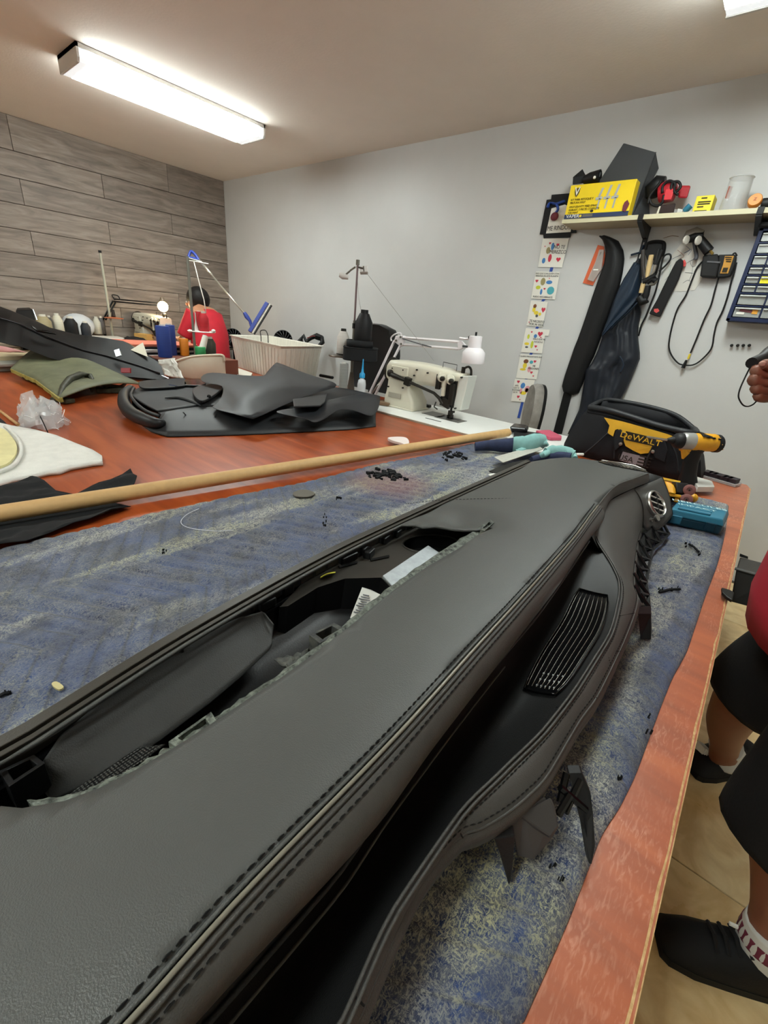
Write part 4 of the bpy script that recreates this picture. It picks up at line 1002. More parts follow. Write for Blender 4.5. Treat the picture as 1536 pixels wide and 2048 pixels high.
MB().loft([[li(r3, s/20), li(r4, s/20), Vector((*li(r4, s/20).xy, TZ+.003)), Vector((*li(r3, s/20).xy, TZ+.003))] for s in range(21)], True).build('back_side', dl2, t, smooth=40)
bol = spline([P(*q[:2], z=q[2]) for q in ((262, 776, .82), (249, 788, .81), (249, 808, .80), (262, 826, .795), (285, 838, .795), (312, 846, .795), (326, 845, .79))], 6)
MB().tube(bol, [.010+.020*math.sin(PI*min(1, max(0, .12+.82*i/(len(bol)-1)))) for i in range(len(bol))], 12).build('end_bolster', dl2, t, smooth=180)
bol2 = spline([P(*q[:2], z=q[2]) for q in ((268, 776, .832), (262, 790, .828), (272, 806, .822), (292, 822, .818), (318, 832, .812))], 6)
MB().tube(bol2, .007, 10).build('bolster_piping', dl, t, smooth=180)
ap = [P(*q, z=.842) for q in ((278, 770), (288, 764), (365, 759), (370, 764), (368, 774), (300, 779), (282, 777))]
pt_ = MB().prism(spl_closed(ap, 3), (0, 0, .008)).build('trim_plate', dl2, t, bevel=.002)
MB().box(P(346, 771, z=.852), (.055, .008, .003), (0, 0, .32)).build('badge', M('bright_chrome', '#aab2ba', .12, metal=1), pt_)
MB().prism([P(*q, z=.838) for q in ((369, 763), (400, 762), (412, 770), (402, 775), (369, 774))], (0, 0, .012)).build('switch_block', M('gloss_black', '#0b0b0c', .18), t, bevel=.002)
hp = spl_closed([P(*q, z=.842) for q in ((385, 785), (396, 776), (428, 772), (450, 772), (440, 785), (420, 800), (404, 806), (392, 800))], 3)
MB().prism(hp, (0, 0, .012)).build('handle_pod', dl2, t, bevel=.003)
MB().ball(P(418, 793, z=.857), .010, 10).build('knob', M('gloss_black', '#0b0b0c', .18), t, smooth=180)
pocket = spline([P(*q[:2], z=q[2]) for q in ((366, 824, .822), (376, 834, .80), (395, 846, .785), (412, 848, .782), (427, 840, .79), (432, 828, .815))], 5)
MB().tube(pocket, .0025, 6).build('pocket_seam', dl2, t, smooth=180)
sm_ = spline([P(*q[:2], z=q[2]) for q in ((330, 796, .832), (360, 796, .832), (390, 806, .828), (402, 812, .824))], 6)
MB().tube(sm_, [.003+.006*math.sin(PI*i/(len(sm_)-1)) for i in range(len(sm_))], 8).build('armrest_ridge', dl, t, smooth=180)
# vinyl sheets (subdivided cloth faces)
vin = M('black_vinyl', '#26272a', .45, bump=.3, bs=300, var=.08)
def cloth(name, V_, F_, label, sub=2, th=.002, mat=vin, crease=True):
    b = MB().add([P(*q[:2], z=q[2]) for q in V_], F_)
    o = b.build(name, mat, smooth=180, solid=th, offset=0, sub=0)
    at_ = o.data.attributes.new('crease_edge', 'FLOAT', 'EDGE')
    for e_ in at_.data: e_.value = .55
    md = o.modifiers.new('sub', 'SUBSURF'); md.levels = sub; md.render_levels = sub
    tag(o, label, 'vinyl sheet'); return o
V1 = [(393, 768, .862), (406, 741, .90), (470, 750, .905), (530, 753, .90), (553, 723, .945), (612, 748, .915), (678, 766, .885), (672, 775, .88), (612, 791, .87), (560, 814, .85), (506, 840, .825), (486, 802, .87), (453, 768, .885), (520, 778, .90), (582, 772, .905), (440, 806, .84), (412, 815, .835), (405, 800, .85), (470, 828, .832), (528, 728, .895), (530, 748, .885)]
F1 = [(3, 20, 4), (0, 1, 2, 12), (12, 2, 3, 13), (3, 4, 14, 13), (4, 5, 14), (5, 6, 7, 14), (14, 7, 8), (13, 14, 8, 9), (11, 13, 9, 10), (12, 13, 11), (12, 11, 18, 15), (11, 10, 18), (15, 18, 16)]
cloth('vinyl_sheet', V1, F1, 'large folded black vinyl sheet with a raised peak draped over the door panel')
V2 = [(546, 826, .835), (555, 820, .84), (600, 815, .848), (640, 803, .86), (690, 793, .865), (735, 785, .872), (762, 792, .862), (758, 815, .84), (747, 838, .82), (715, 822, .84), (680, 815, .85), (650, 838, .825), (628, 848, .815), (618, 838, .825), (668, 808, .862), (720, 800, .868)]
F2 = [(0, 1, 2, 13), (2, 3, 14, 13), (13, 14, 11, 12), (3, 4, 15, 14), (4, 5, 6, 15), (14, 15, 9, 10), (15, 6, 7, 9), (9, 7, 8), (14, 10, 11)]
cloth('vinyl_sheet', V2, F2, 'smaller black vinyl sheet with a curled right end on the door panel')
q = [P(*q, z=.87) for q in ((585, 800), (655, 790), (650, 806), (640, 813), (588, 815))]
MB_ = MB().prism([v+Vector((0, 0, -.002)) for v in q], (0, 0, .008)).build('pull_handle', dl2, t, bevel=.003)

# ------------------------------------------------------------------ white bin
binm = M('translucent_white_bin', '#d8d4c8', .45, var=.1, vs=5, stretch=(9, 9, .7), bump=.2, bs=20)
N_, R_, L_ = Vector((-2.885, 2.155, 1.02)), Vector((-2.917, 2.61, 1.02)), Vector((-3.80, 2.29, 1.02))
N_, R_, L_ = P(562, 692, z=1.02), P(647, 692, z=1.02), P(452, 668, z=1.02); L_ = N_+(L_-N_)*.93
B2 = L_+R_-N_; cen = (N_+R_+L_+B2)/4
t = thing('storage_bin', 'large scuffed white plastic bin behind the black vinyl on the brown table', 'bin', (cen.x, cen.y, TZ))
def binring(k, z, ins=0):
    out = []; cs = [N_, R_, B2, L_]
    for i in range(4):
        a, c, d = cs[i], cs[i-1], cs[(i+1) % 4]
        for e_, s_ in ((c, .06), (a, 0), (d, .06)):
            p = a.lerp(e_, s_) if s_ else a.lerp(c, .012).lerp(d, .012)
            p = cen+(p-cen)*k; p = Vector((p.x, p.y, z)); v = (Vector((cen.x, cen.y, z))-p).normalized(); out.append(p+v*ins)
    return out
b = MB(); b.loft([binring(.88, TZ+.002), binring(.985, 1.0), binring(.985, 1.012), binring(1.02, 1.012), binring(1.025, 1.02), binring(1.0, 1.022), binring(.965, 1.015), binring(.86, TZ+.012)], True, True)
b.build('bin_body', binm, t, smooth=40)
b = MB()
for (a, c) in ((N_, L_), (N_, R_)):
    nn = 18 if a is N_ and c is L_ else 9
    for k in range(1, nn):
        p1 = a.lerp(c, k/nn); p1 = cen+(p1-cen)*.99; p0 = cen+(a.lerp(c, k/nn)-cen)*.89
        out = ((a.lerp(c, .5)-cen).normalized())*.002
        b.tube([Vector((p0.x, p0.y, TZ+.01))+out, Vector((p1.x, p1.y, .995))+out], .003, 4)
b.build('rib', binm, t)
# contents of the bin
bk = M('black_rubber', '#141415', .5)
zc_ = P(620, 680, z=1.02)
t = thing('black_harness', 'bundle of black straps and buckles on the right rim of the white bin', 'strap', (zc_.x, zc_.y, 1.01))
wv = (zc_-CAM).dot(FW)
MB().tube([P(592, 690, w=wv), P(602, 680, w=wv), P(607, 671, w=wv), P(613, 684, w=wv-.02)], [.02, .022, .018, .014], 8, flat=(.5, 1)).build('strap', bk, t, smooth=60)
MB().tube([P(612, 684, w=wv), P(622, 676, w=wv), P(634, 671, w=wv), P(643, 676, w=wv-.03), P(645, 685, w=wv-.05), P(636, 692, w=wv-.06)], [.014, .02, .024, .026, .022, .012], 8).build('strap', bk, t, smooth=60)
MB().tube([P(614, 676, w=wv-.03), P(626, 672, w=wv-.03), P(640, 674, w=wv-.05)], .005, 6).build('red_cord', M('red_cord', '#7c1c20', .6), t, smooth=180)
hq_ = P(606, 684, w=wv).lerp(Vector((cen.x, cen.y, 1.0)), .4); MB().tube([P(606, 684, w=wv), hq_, Vector((hq_.x, hq_.y, TZ+.02))], .012, 8, flat=(.4, 1)).build('strap', bk, t, smooth=60)
MB().box(P(636, 675, w=wv-.05), (.05, .04, .04), (.3, .2, .6)).build('buckle', bk, t, bevel=.006)
# round black fans standing behind / in the bin
def fan(px, py, w, rad, label, zb=0):
    c = P(px, py, w=w); t = thing('desk_fan', label, 'fan', (c.x, c.y, zb)); ax = (CAM-c); ax.z = .12; ax.normalize()
    MB().lathe(c, [(rad, -.05), (rad, .03), (rad*.93, .035), (rad*.93, -.05)], ax, 32).build('guard_ring', bk, t, smooth=50)
    x, y, _ = frame(ax)
    for k in range(16):
        a = 2*PI*k/16
        MB().tube([c+ax*.034+(x*math.cos(a)+y*math.sin(a))*rad*.25, c+ax*.045+(x*math.cos(a+.25)+y*math.sin(a+.25))*rad*.6, c+ax*.032+(x*math.cos(a+.4)+y*math.sin(a+.4))*rad*.95], .003, 4).build('guard_wire', M('grey_wire', '#55565a', .4), t)
    MB().cyl(c-ax*.05, c+ax*.04, rad*.26, n=16).build('hub', bk, t, smooth=40)
    for k in range(4):
        a = PI*k/2+.4; u1 = x*math.cos(a)+y*math.sin(a); u2 = x*math.cos(a+.7)+y*math.sin(a+.7)
        MB().add([c+u1*rad*.2-ax*.02, c+u1*rad*.88-ax*.02, c+u2*rad*.85+ax*.015, c+u2*rad*.2+ax*.01], [(0, 1, 2, 3)]).build('blade', bk, t, solid=.002)
    MB().cyl((c.x, c.y, zb+.004), c-Vector((0, 0, rad*.3 if zb else rad*.9))-ax*.06, .018, n=12).build('stand_pole', bk, t, smooth=50)
    MB().lathe((c.x, c.y, zb), [(.2, 0), (.2, .012), (.05, .03), (.02, .04)] if not zb else [(.06, 0), (.06, .008), (.02, .012)], (0, 0, 1), 24).build('base', bk, t, smooth=50)
    return t
f1 = fan(566, 680, 4.45, .095, 'round black fan showing above the back rim of the white bin')
f2 = fan(466, 675, 4.62, .090, 'round dark fan between the red-shirted person and the white bin', WZ+.001)
hb = P(528, 668, w=4.1); hz = hb.z
b = MB().tube(spline([P(522, 673, w=3.95), P(521, 662, w=3.95), P(531, 661, w=3.95), P(536, 671, w=3.95)], 5), .004, 6)
b.tube([P(522, 673, w=3.95), P(523, 700, w=3.95)], .004, 6); b.tube([P(536, 671, w=3.95), P(537, 700, w=3.95)], .004, 6)
h_ = b.build('wire_handle', bk, smooth=180); tag(h_, 'bent black wire handle sticking out of the white bin', 'handle')
# squeegee leaning from the bin to the thread stand
bluep = M('blue_plastic', '#23398c', .4)
alum = M('aluminium_pole', '#c7c2b6', .3, metal=.8)
t = thing('squeegee', 'blue window squeegee on a thin telescopic pole leaning across from the white bin', 'squeegee', P(500, 670, w=3.55))
wa, wb = 3.72, 3.45
pa, pb = P(398, 520, w=wa), P(489, 627, w=wb)
pm = pa.lerp(pb, .3)
MB().tube([pa, pm], .010, 8).build('pole', alum, t, smooth=180); MB().tube([pm, pb], .0065, 8).build('pole', alum, t, smooth=180)
MB().tube(spline([P(398, 521, w=wa), P(391, 510, w=wa), P(383, 503, w=wa), P(379, 508, w=wa), P(378, 515, w=wa), P(388, 517, w=wa), P(397, 521, w=wa)], 4), [.012]*25, 6).build('hanging_loop', bluep, t, smooth=180)
MB().tube([P(489, 626, w=wb), P(494, 634, w=wb), P(500, 642, w=wb), P(502, 650, w=wb)], [.014, .018, .012, .012], 8).build('swivel_joint', bluep, t, smooth=60)
s0, s1 = P(500, 664, w=wb), P(535, 606, w=wb+.02)
def bar(o, wd, dp, name, mat):
    ax = (s1-s0).normalized(); sd = FW.cross(ax).normalized(); s_0, s_1 = s0+sd*o, s1+sd*o
    return MB().hexa([s_0-sd*wd-FW*dp, s_0+sd*wd-FW*dp, s_0+sd*wd+FW*dp, s_0-sd*wd+FW*dp], [s_1-sd*wd-FW*dp, s_1+sd*wd-FW*dp, s_1+sd*wd+FW*dp, s_1-sd*wd+FW*dp]).build(name, mat, t, bevel=.002)
bar(.0, .015, .014, 'blade_holder', bluep); bar(.021, .010, .008, 'foam_strip', M('white_foam_strip', '#cfcac0', .7)); bar(.038, .005, .006, 'rubber_blade', bk)
if (P(535, 606, w=wb)-s0).cross(FW).dot(UP) > 0: pass
MB().tube([P(502, 650, w=wb), P(505, 656, w=wb)], .012, 6).build('neck', bluep, t)
# cream moulded shell and scraps in front of the bin
creamp = M('cream_plastic', '#cfc4b0', .5, var=.05, vs=6)
sb0 = P(402, 762, z=.757); snn = Vector((FW.x, FW.y, 0)).normalized()
def PS(px, py, o=0):
    d = ray(px, py); q = CAM + d*(snn.dot(sb0-CAM)/snn.dot(d)); return q-snn*o
def shell(u, v):
    bt = [(367, 755), (385, 759), (420, 759), (452, 753)]; tpp = [(350, 722), (386, 712), (428, 709), (449, 711)]
    x = u*3; j = min(2, int(x)); k = x-j
    a = (bt[j][0]+(bt[j+1][0]-bt[j][0])*k, bt[j][1]+(bt[j+1][1]-bt[j][1])*k); c = (tpp[j][0]+(tpp[j+1][0]-tpp[j][0])*k, tpp[j][1]+(tpp[j+1][1]-tpp[j][1])*k)
    return PS(a[0]+(c[0]-a[0])*v, a[1]+(c[1]-a[1])*v, .035*math.sin(PI*u)*math.sin(PI*v*.8+.3))
t = thing('seat_shell', 'cream moulded plastic shell standing left of the white bin', 'shell', sb0)
MB().grid(shell, 18, 10).build('shell_body', creamp, t, smooth=60, solid=.012, offset=0)
MB().tube(spline([PS(350, 723, .012), PS(386, 713, .02), PS(428, 710, .02), PS(447, 711, .012), PS(450, 722, .01)], 5), .008, 8).build('rolled_rim', creamp, t, smooth=180)
scr = M('silver_foil', '#bdbab2', .4, var=.15, vs=12)
def scrap(u, v):
    a = P(316, 720, w=2.88).lerp(P(350, 716, w=2.86), u); c = P(330, 752, w=2.86).lerp(P(368, 757, w=2.80), u); p = a.lerp(c, v); return p+Vector((.016*fbm((u*3, v*3, 2)), -.016*abs(fbm((u*3, v*3, 8))), .012*fbm((u*4, v*4, 5))*math.sin(PI*v)))
q = MB().grid(scrap, 14, 12).build('crumpled_foil', scr, smooth=30, solid=.003); tag(q, 'crumpled silvery wrapper between the black panel end and cream shell', 'wrapper')
pw = [P(*q[:2], z=q[2]) for q in ((450, 741, .775), (480, 750, .765), (500, 760, .756), (505, 748, .756), (465, 730, .775))]
q = MB().prism([Vector((p.x, p.y, TZ+.001)) for p in pw], (0, 0, .015)).build('paper_stack', M('offwhite_paper', '#cfc9bc', .8), bevel=.002); tag(q, 'low stack of off-white paper behind the cream shell', 'paper')
# ------------------------------------------------------------------ fabric pile with spools
fx0 = P(335, 735, z=.79)
t = thing('fabric_pile', 'pile of black, white and salmon fabric layers behind the long black panel', 'fabric', (-3.76, 1.55, TZ))
cols = ['#1d1d20', '#c9c6c2', '#28282b', '#b5484a', '#1d1d20', '#cfcac6', '#232327', '#d5d0cc', '#1d1d20', '#c96f58']
zz = TZ+.006
for k, hx in enumerate(cols):
    th = .0185; j = random.Random(k)
    pl = [(-3.97+.02*j.random(), 1.22+.05*j.random()), (-3.68+.04*j.random(), 1.2+.05*j.random()), (-3.63+.03*j.random(), 1.5+.05*j.random()), (-3.66+.03*j.random(), 1.86+.04*j.random()), (-3.8, 1.92), (-3.95+.04*j.random(), 1.86+.05*j.random())]
    ring = [Vector((p.x, p.y, 0)) for p in spl_closed([Vector((a, c, 0)) for a, c in pl], 4)]
    MB().prism([p+Vector((0, 0, zz+.003*math.sin(5*i))) for i, p in enumerate(ring)], (0, 0, th)).build('fabric_layer', M('fabric_%d' % k, hx, .9, var=.1, vs=20), t, bevel=.003)
    zz += th+.0005
FZ = .875
def spool(name, px, py_bot, width, height, col, label, group=None, kind='cone', z=None, w=None, cap=None, x=None):
    """thread cone standing at pixel (px, py_bot); width and height in photograph pixels"""
    p = P(px, py_bot, z=z) if z is not None else P(px, py_bot, w=w, x=x)
    wd = (p-CAM).dot(FW); R = width*.5*pxm(wd); H = height*pxm(wd)
    t = thing(name, label, 'thread spool', p, group=group)
    tm = M('thread_'+col, '#'+col, .55, var=.12, vs=3, stretch=(1, 1, 60), bump=.4, bs=3) 
    if kind == 'cone': prof = [(R*.9, 0), (R, H*.03), (R, H*.66), (R*.55, H*.9), (R*.5, H*.9)]
    elif kind == 'tube': prof = [(R*.95, 0), (R, H*.03), (R, H*.93), (R*.93, H*.96)]
    else: prof = [(R*.55, 0), (R*.95, H*.10), (R, H*.14), (R*.82, H*.88), (R*.6, H*.93)]
    MB().lathe(p, [(0.002, 0)]+prof+[(.002, prof[-1][1])], (0, 0, 1), 22).build('thread', tm, t, smooth=50)
    cm = M('spool_'+(cap or 'd8d4c8'), '#'+(cap or 'd8d4c8'), .5)
    MB().lathe(p, [(R*.45, H*.88), (R*.42, H), (R*.25, H), (R*.25, H*.9)], (0, 0, 1), 16).build('core', cm, t, smooth=50)
    if cap: MB().lathe(p, [(R*.96, -.0005+.001), (R*1.04, .001), (R*1.04, H*.04), (R*.9, H*.045)], (0, 0, 1), 20).build('base_ring', cm, t, smooth=50)
    return t
spool('thread_spool', 331, 714, 26, 60, '1f3f8f', 'tall blue thread spool standing in front of its twin by the orange spool', kind='tube', z=FZ)
spool('thread_spool', 343, 710, 22, 58, '1c3a86', 'tall blue thread spool half hidden behind the first blue one', kind='tube', z=FZ)
spool('thread_spool', 370, 711, 17, 33, 'e0851b', 'small orange thread spool beside the blue spools', kind='tube', z=FZ)
spool('thread_spool', 422, 712, 21, 36, '3f4339', 'dark grey-green thread cone beside the green and white spool', kind='cone', z=FZ)
gs = spool('thread_spool', 402, 716, 20, 22, '1f8a4a', 'green and white thread spool tilted at the foot of the thread stand', kind='tube', z=FZ)
c0 = P(404, 700, w=(P(402, 716, z=FZ)-CAM).dot(FW)); c1 = P(411, 672, w=(P(402, 716, z=FZ)-CAM).dot(FW))
MB().cyl(c0, c1, .026, .021, 16).build('white_core', M('white_core', '#d9d6cc', .5), gs, smooth=50)
MB().cyl(c1-(c1-c0).normalized()*.004, c1+(c1-c0).normalized()*.003, .012, .010, 12).build('green_cap', M('green_cap', '#1f8a4a', .5), gs)
q = MB().box((-3.41, 1.73, (TZ+FZ)/2), (.30, .58, FZ-TZ-.003), (0, 0, 0)).build('cardboard_box', M('brown_box', '#6e3d2c', .6), bevel=.004); tag(q, 'low brown box carrying the blue and orange thread spools', 'box')
# white sheet hanging from the pile
q = MB().prism([P(262, 700, w=3.02), P(286, 685, w=3.06), P(296, 714, w=3.02)], (.003, -.003, .001)).build('paper_sheet', M('cream_paper', '#ccc6b4', .7), solid=0); tag(q, 'folded cream card leaning on the fabric pile', 'paper')
# ------------------------------------------------------------------ thread stand with the red spool
t = thing('thread_stand', 'grey thread stand with arms and a red spool in front of the red-shirted person', 'thread stand', P(391, 712, z=FZ))
base = P(391, 712, z=FZ); wt = (base-CAM).dot(FW)
steel = M('stand_steel', '#8f8f86', .35, metal=.7)
whitep = M('white_plastic', '#dcd8d2', .45)
def TS_(px, py, dw=0): return P(px, py, w=wt+dw)
ptop = TS_(381, 520); ptop = Vector((base.x, base.y, ptop.z))
MB().cyl(base, ptop, .010, n=12).build('pole', steel, t, smooth=60)
MB().lathe(base, [(.05, .0005), (.05, .006), (.02, .012)], (0, 0, 1), 20).build('base_plate', steel, t, smooth=40)
zt_ = ptop.z
MB().tube([TS_(374, 521), TS_(390, 523), TS_(417, 528)], .005, 6).build('guide_arm', steel, t); MB().tube([TS_(378, 516), TS_(404, 524)], .004, 6).build('guide_arm', steel, t)
dz = P(400, 664, w=wt)
MB().lathe(TS_(403, 663)-Vector((0, 0, .004)), [(.10, 0), (.105, .004), (.10, .008)], (0, 0, 1), 24).build('spool_tray', whitep, t, smooth=50)
for px in (380, 427): MB().ball(TS_(px, 662, -.02), .016, 10, (1.3, 1, .8)).build('tray_knob', whitep, t, smooth=180)
MB().lathe(TS_(393, 658), [(.018, -.01), (.012, .02), (.005, .06), (.004, .12)], (0, 0, 1), 12).build('cone_pin', whitep, t, smooth=50)
MB().tube([TS_(388, 524), TS_(397, 560), TS_(408, 600), TS_(412, 626)], .004, 5).build('thread_strand', M('pale_thread', '#cfc7bd', .6), t, smooth=180)
r_ = spool('thread_spool', 409, 664, 19, 38, 'c21f2c', 'red thread cone standing on the thread stand tray', kind='cone', w=wt-.015)
r2_ = spool('thread_spool', 400, 662, 13, 37, 'b01a28', 'second red thread spool behind the red cone on the tray', kind='tube', w=wt+.03)
CZ = P(146, 671, x=-4.95).z
# ------------------------------------------------------------------ thread cones on the wall table
for px, pb_, wd, h, col, lab in ((92, 668, 26, 36, 'a89a76', 'tan thread cone at the left end of the row by the wood wall'), (104, 668, 12, 34, '4b4a48', 'slim dark thread cone just right of the tan one'), (120, 668, 18, 38, 'ddd8c4', 'ivory thread cone between the slim dark one and black one'),
        (146, 672, 23, 36, '17181a', 'black thread cone right of the ivory one'), (155, 666, 15, 36, '8b7d68', 'brown thread cone behind the black one'), (174, 673, 17, 28, '2d3036', 'short charcoal thread cone right of the black one'), (197, 668, 14, 32, 'd9d4c2', 'ivory thread cone near the pole stand'), (206, 668, 11, 33, '5a585a', 'grey thread cone at the right end of the row')):
    spool('thread_spool', px, pb_, wd, h, col, lab, kind='cone', z=CZ)
q = MB().box((-4.93, 1.30, (WZ+CZ)/2), (.26, 1.0, CZ-WZ-.004)).build('white_tray', M('white_mat', '#c9c7c0', .6), bevel=.004); tag(q, 'low white tray carrying the row of thread cones by the wood wall', 'tray')
wc_ = P(157, 655, x=-5.13)
q = MB().ball((wc_.x, wc_.y, WZ+.11), .14, 14, (.6, 1.0, .78)).build('white_bag', M('white_bag', '#c9cdd2', .5, bump=.3, bs=12), smooth=180); tag(q, 'rounded white bag behind the row of thread cones', 'bag')
# ------------------------------------------------------------------ bare pole stand with small tray
t = thing('pole_stand', 'thin pale pole stand with a small orange tray against the wood wall', 'thread stand', P(224, 668, w=4.35))
b0, b1 = P(225, 668, w=4.35), P(213, 512, w=4.35); b1 = Vector((b0.x, b0.y, b1.z))
MB().cyl(Vector((b0.x, b0.y, WZ)), b1, .011, n=10).build('pole', M('pale_pole', '#a9a99a', .4), t, smooth=60)
MB().cyl(b1, b1+Vector((0, 0, .02)), .014, n=10).build('tip', bk, t)
MB().lathe(P(228, 637, w=4.25), [(.08, 0), (.085, .006), (.03, .012)], (0, 0, 1), 20).build('tray', M('orange_tray', '#c9714a', .5), t, smooth=50)
MB().cyl(P(227, 634, w=4.25), P(226, 620, w=4.25), .02, .012, 10).build('pin', M('dark_pin', '#2a2320', .5), t)
# black swing-arm lamp, lit
t = thing('desk_lamp', 'black swing-arm lamp glowing warm over the sewing machine by the wood wall', 'lamp', P(208, 668, w=4.4))
for o in (0, 5):
    MB().tube([P(206+o, 640, w=4.4), P(226+o, 602+o*.6, w=4.4)], .008, 6).build('lower_arm', bk, t, smooth=180)
    MB().tube([P(228, 598+o, w=4.4), P(316, 606+o, w=4.35)], .007, 6).build('upper_arm', bk, t, smooth=180)
MB().tube(spline([P(230, 600, w=4.38), P(224, 590, w=4.38), P(236, 592, w=4.38), P(240, 600, w=4.38)], 4), .005, 5).build('cable', bk, t, smooth=180)
MB().tube([P(206, 640, w=4.4), Vector((*P(206, 640, w=4.4).xy, WZ))], .012, 8).build('post', bk, t)
hd = P(326, 613, w=4.25)
MB().lathe(hd+Vector((0, 0, .03)), [(.018, .05), (.022, .03), (.045, 0), (.05, -.02), (.047, -.02), (.018, .03)], (0, 0, 1), 20).build('shade', M('lamp_shade_metal', '#6d6152', .4), t, smooth=50)
MB().tube([P(316, 606, w=4.35), hd+Vector((0, 0, .075))], .006, 6).build('head_joint', bk, t)
bulb = MB().ball(hd+Vector((.02, -.01, .0)), .048, 12).build('bulb', M('lit_bulb', '#ffdf9c', .4, emit=22), t, smooth=180)
ld = bpy.data.lights.new('bulb_light', 'POINT'); ld.energy = 7; ld.color = (1, .82, .55); ld.shadow_soft_size = .04
lo = bpy.data.objects.new('bulb_light', ld); COL.objects.link(lo); lo.parent = t; lo.location = wm(t).inverted() @ (hd+Vector((.0, 0, -.045)))
# sewing machines ----------------------------------------------------
crm = M('cream_enamel', '#d6d2c0', .32, var=.03, vs=6)
dkm = M('dark_steel', '#27241f', .4, metal=.4)
def sewing_machine(label, loc, rz, scale=1.0, side_panel=True):
    t = thing('sewing_machine', label, 'sewing machine', loc, rz)
    def bld(b, n, m_, p=None, **k): return b.build(n, m_, p or t, world=False, **k)
    # pillar
    def sec(x0, x1, y0, y1, z, r=.02): return [(x0+(x1-x0)/2+a, (y0+y1)/2+c, z) for a, c in rrect(x1-x0, y1-y0, r)]
    bld(MB().loft([sec(-.475, -.235, -.085, .085, .001), sec(-.475, -.24, -.085, .085, .05), sec(-.468, -.262, -.082, .08, .085), sec(-.465, -.285, -.078, .075, .12), sec(-.465, -.30, -.075, .07, .17)]), 'pillar', crm, smooth=40)
    bld(MB().box((-.36, 0, .004), (.26, .19, .008)), 'bed_plate', crm, bevel=.003)
    # arm: rounded box lofted along x
    def asec(x, z0, z1, y=.075, r=.03): return [(x, a, (z0+z1)/2+c) for a, c in rrect(2*y, z1-z0, r)]
    bld(MB().loft([asec(-.478, .165, .262), asec(-.465, .155, .28), asec(-.40, .15, .285), asec(-.27, .15, .288), asec(-.2, .165, .286), asec(-.06, .17, .276), asec(.0, .17, .27)]), 'arm', crm, smooth=40)
    bld(MB().loft([asec(-.055, .13, .268, .07, .02), asec(.0, .11, .268, .07, .02), asec(.062, .11, .265, .066, .02)]), 'head', crm, smooth=40)
    if side_panel:
        bld(MB().prism([(.055, -.074, .255), (.105, -.060, .262), (.085, -.060, .065), (.04, -.074, .055)], (0, .10, 0)), 'face_cover', M('pale_cover', '#c9cbc4', .35), bevel=.004)
    # needle bar, presser foot, tension discs, linkages
    bld(MB().cyl((0, -.02, .13), (0, -.02, .03), .006, n=10), 'needle_bar', dkm, smooth=50)
    bld(MB().cyl((0, -.02, .03), (0, -.02, .002), .0018, n=8), 'needle', dkm)
    bld(MB().cyl((.018, -.015, .14), (.018, -.015, .035), .006, n=10), 'presser_bar', dkm, smooth=50)
    for s in (-.008, .010): bld(MB().box((s+.004, -.03, .012), (.007, .04, .02)), 'presser_foot', dkm, bevel=.001)
    bld(MB().box((.005, -.03, .035), (.026, .02, .025)), 'foot_clamp', dkm, bevel=.002)
    bld(MB().box((.0, -.076, .15), (.09, .02, .15)), 'mechanism_plate', M('black_recess', '#121110', .5))
    for x, z in ((-.055, .235), (.005, .23)):
        bld(MB().lathe((x, -.08, z), [(.026, 0), (.028, .012), (.018, .02), (.008, .024), (.008, .04), (.004, .042)], (0, -1, 0), 18), 'tension_disc', crm, smooth=50)
        bld(MB().lathe((x+.018, -.10, z-.006), [(.014, 0), (.014, .014), (.008, .018)], (0, -1, 0), 14), 'tension_knob', dkm, smooth=50)
    bld(MB().box((-.075, -.082, .205), (.03, .02, .085)), 'side_block', dkm, bevel=.003)
    bld(MB().box((-.028, -.090, .18), (.022, .02, .10)), 'lever', crm, bevel=.004)
    bld(MB().box((.028, -.090, .15), (.03, .02, .12)), 'linkage', dkm, bevel=.004)
    bld(MB().box((.0, -.088, .095), (.06, .02, .05), (0, .3, 0)), 'linkage', dkm, bevel=.004)
    bld(MB().tube([(-.44, -.092, .20), (-.40, -.094, .195), (-.30, -.094, .178), (-.2, -.094, .160), (-.09, -.092, .138), (-.05, -.09, .115), (-.02, -.09, .085)], [.013, .017, .011, .009, .009, .011, .012], 8), 'lever_rod', dkm, smooth=60)
    bld(MB().box((-.29, -.092, .175), (.04, .03, .05), (0, .2, 0)), 'rod_bracket', dkm, bevel=.004)
    bld(MB().lathe((-.43, -.088, .205), [(.022, 0), (.022, .012), (.01, .02)], (0, -1, 0), 16), 'pivot', dkm, smooth=50)
    bld(MB().tube([(-.07, -.09, .09), (-.075, -.095, .06), (-.05, -.095, .05)], .004, 6), 'hook_lever', dkm, smooth=180)
    bld(MB().box((-.37, -.079, .225), (.13, .012, .055)), 'cover_plate', crm, bevel=.004)
    for x, z in ((-.24, .25), (-.16, .243), (-.34, .235), (-.425, .235), (-.445, .12), (-.33, .13), (-.255, .215), (.07, .25), (.06, .075)):
        bld(MB().cyl((x, -.071, z), (x, -.086, z), .005, n=8), 'screw', dkm)
    bld(MB().box((-.385, -.087, .075), (.10, .004, .03)), 'maker_plate', M('worn_plate', '#a7a294', .5), bevel=.001)
    bld(MB().tube([(-.11, 0, .27), (-.11, 0, .31), (-.015, 0, .305), (-.015, 0, .265)], .0022, 6), 'thread_guide', dkm, smooth=180)
    bld(MB().cyl((.03, 0, .26), (.03, 0, .30), .012, n=10), 'lifter_post', dkm)
    bld(MB().tube(spline([(.03, .0, .29), (.06, .0, .305), (.08, 0, .29), (.085, 0, .26)], 4), .007, 6), 'lifter_arm', dkm, smooth=180)
    bld(MB().lathe((-.478, 0, .215), [(.03, 0), (.075, .004), (.08, .012), (.075, .02), (.03, .024)], (-1, 0, 0), 24), 'handwheel', dkm, smooth=50)
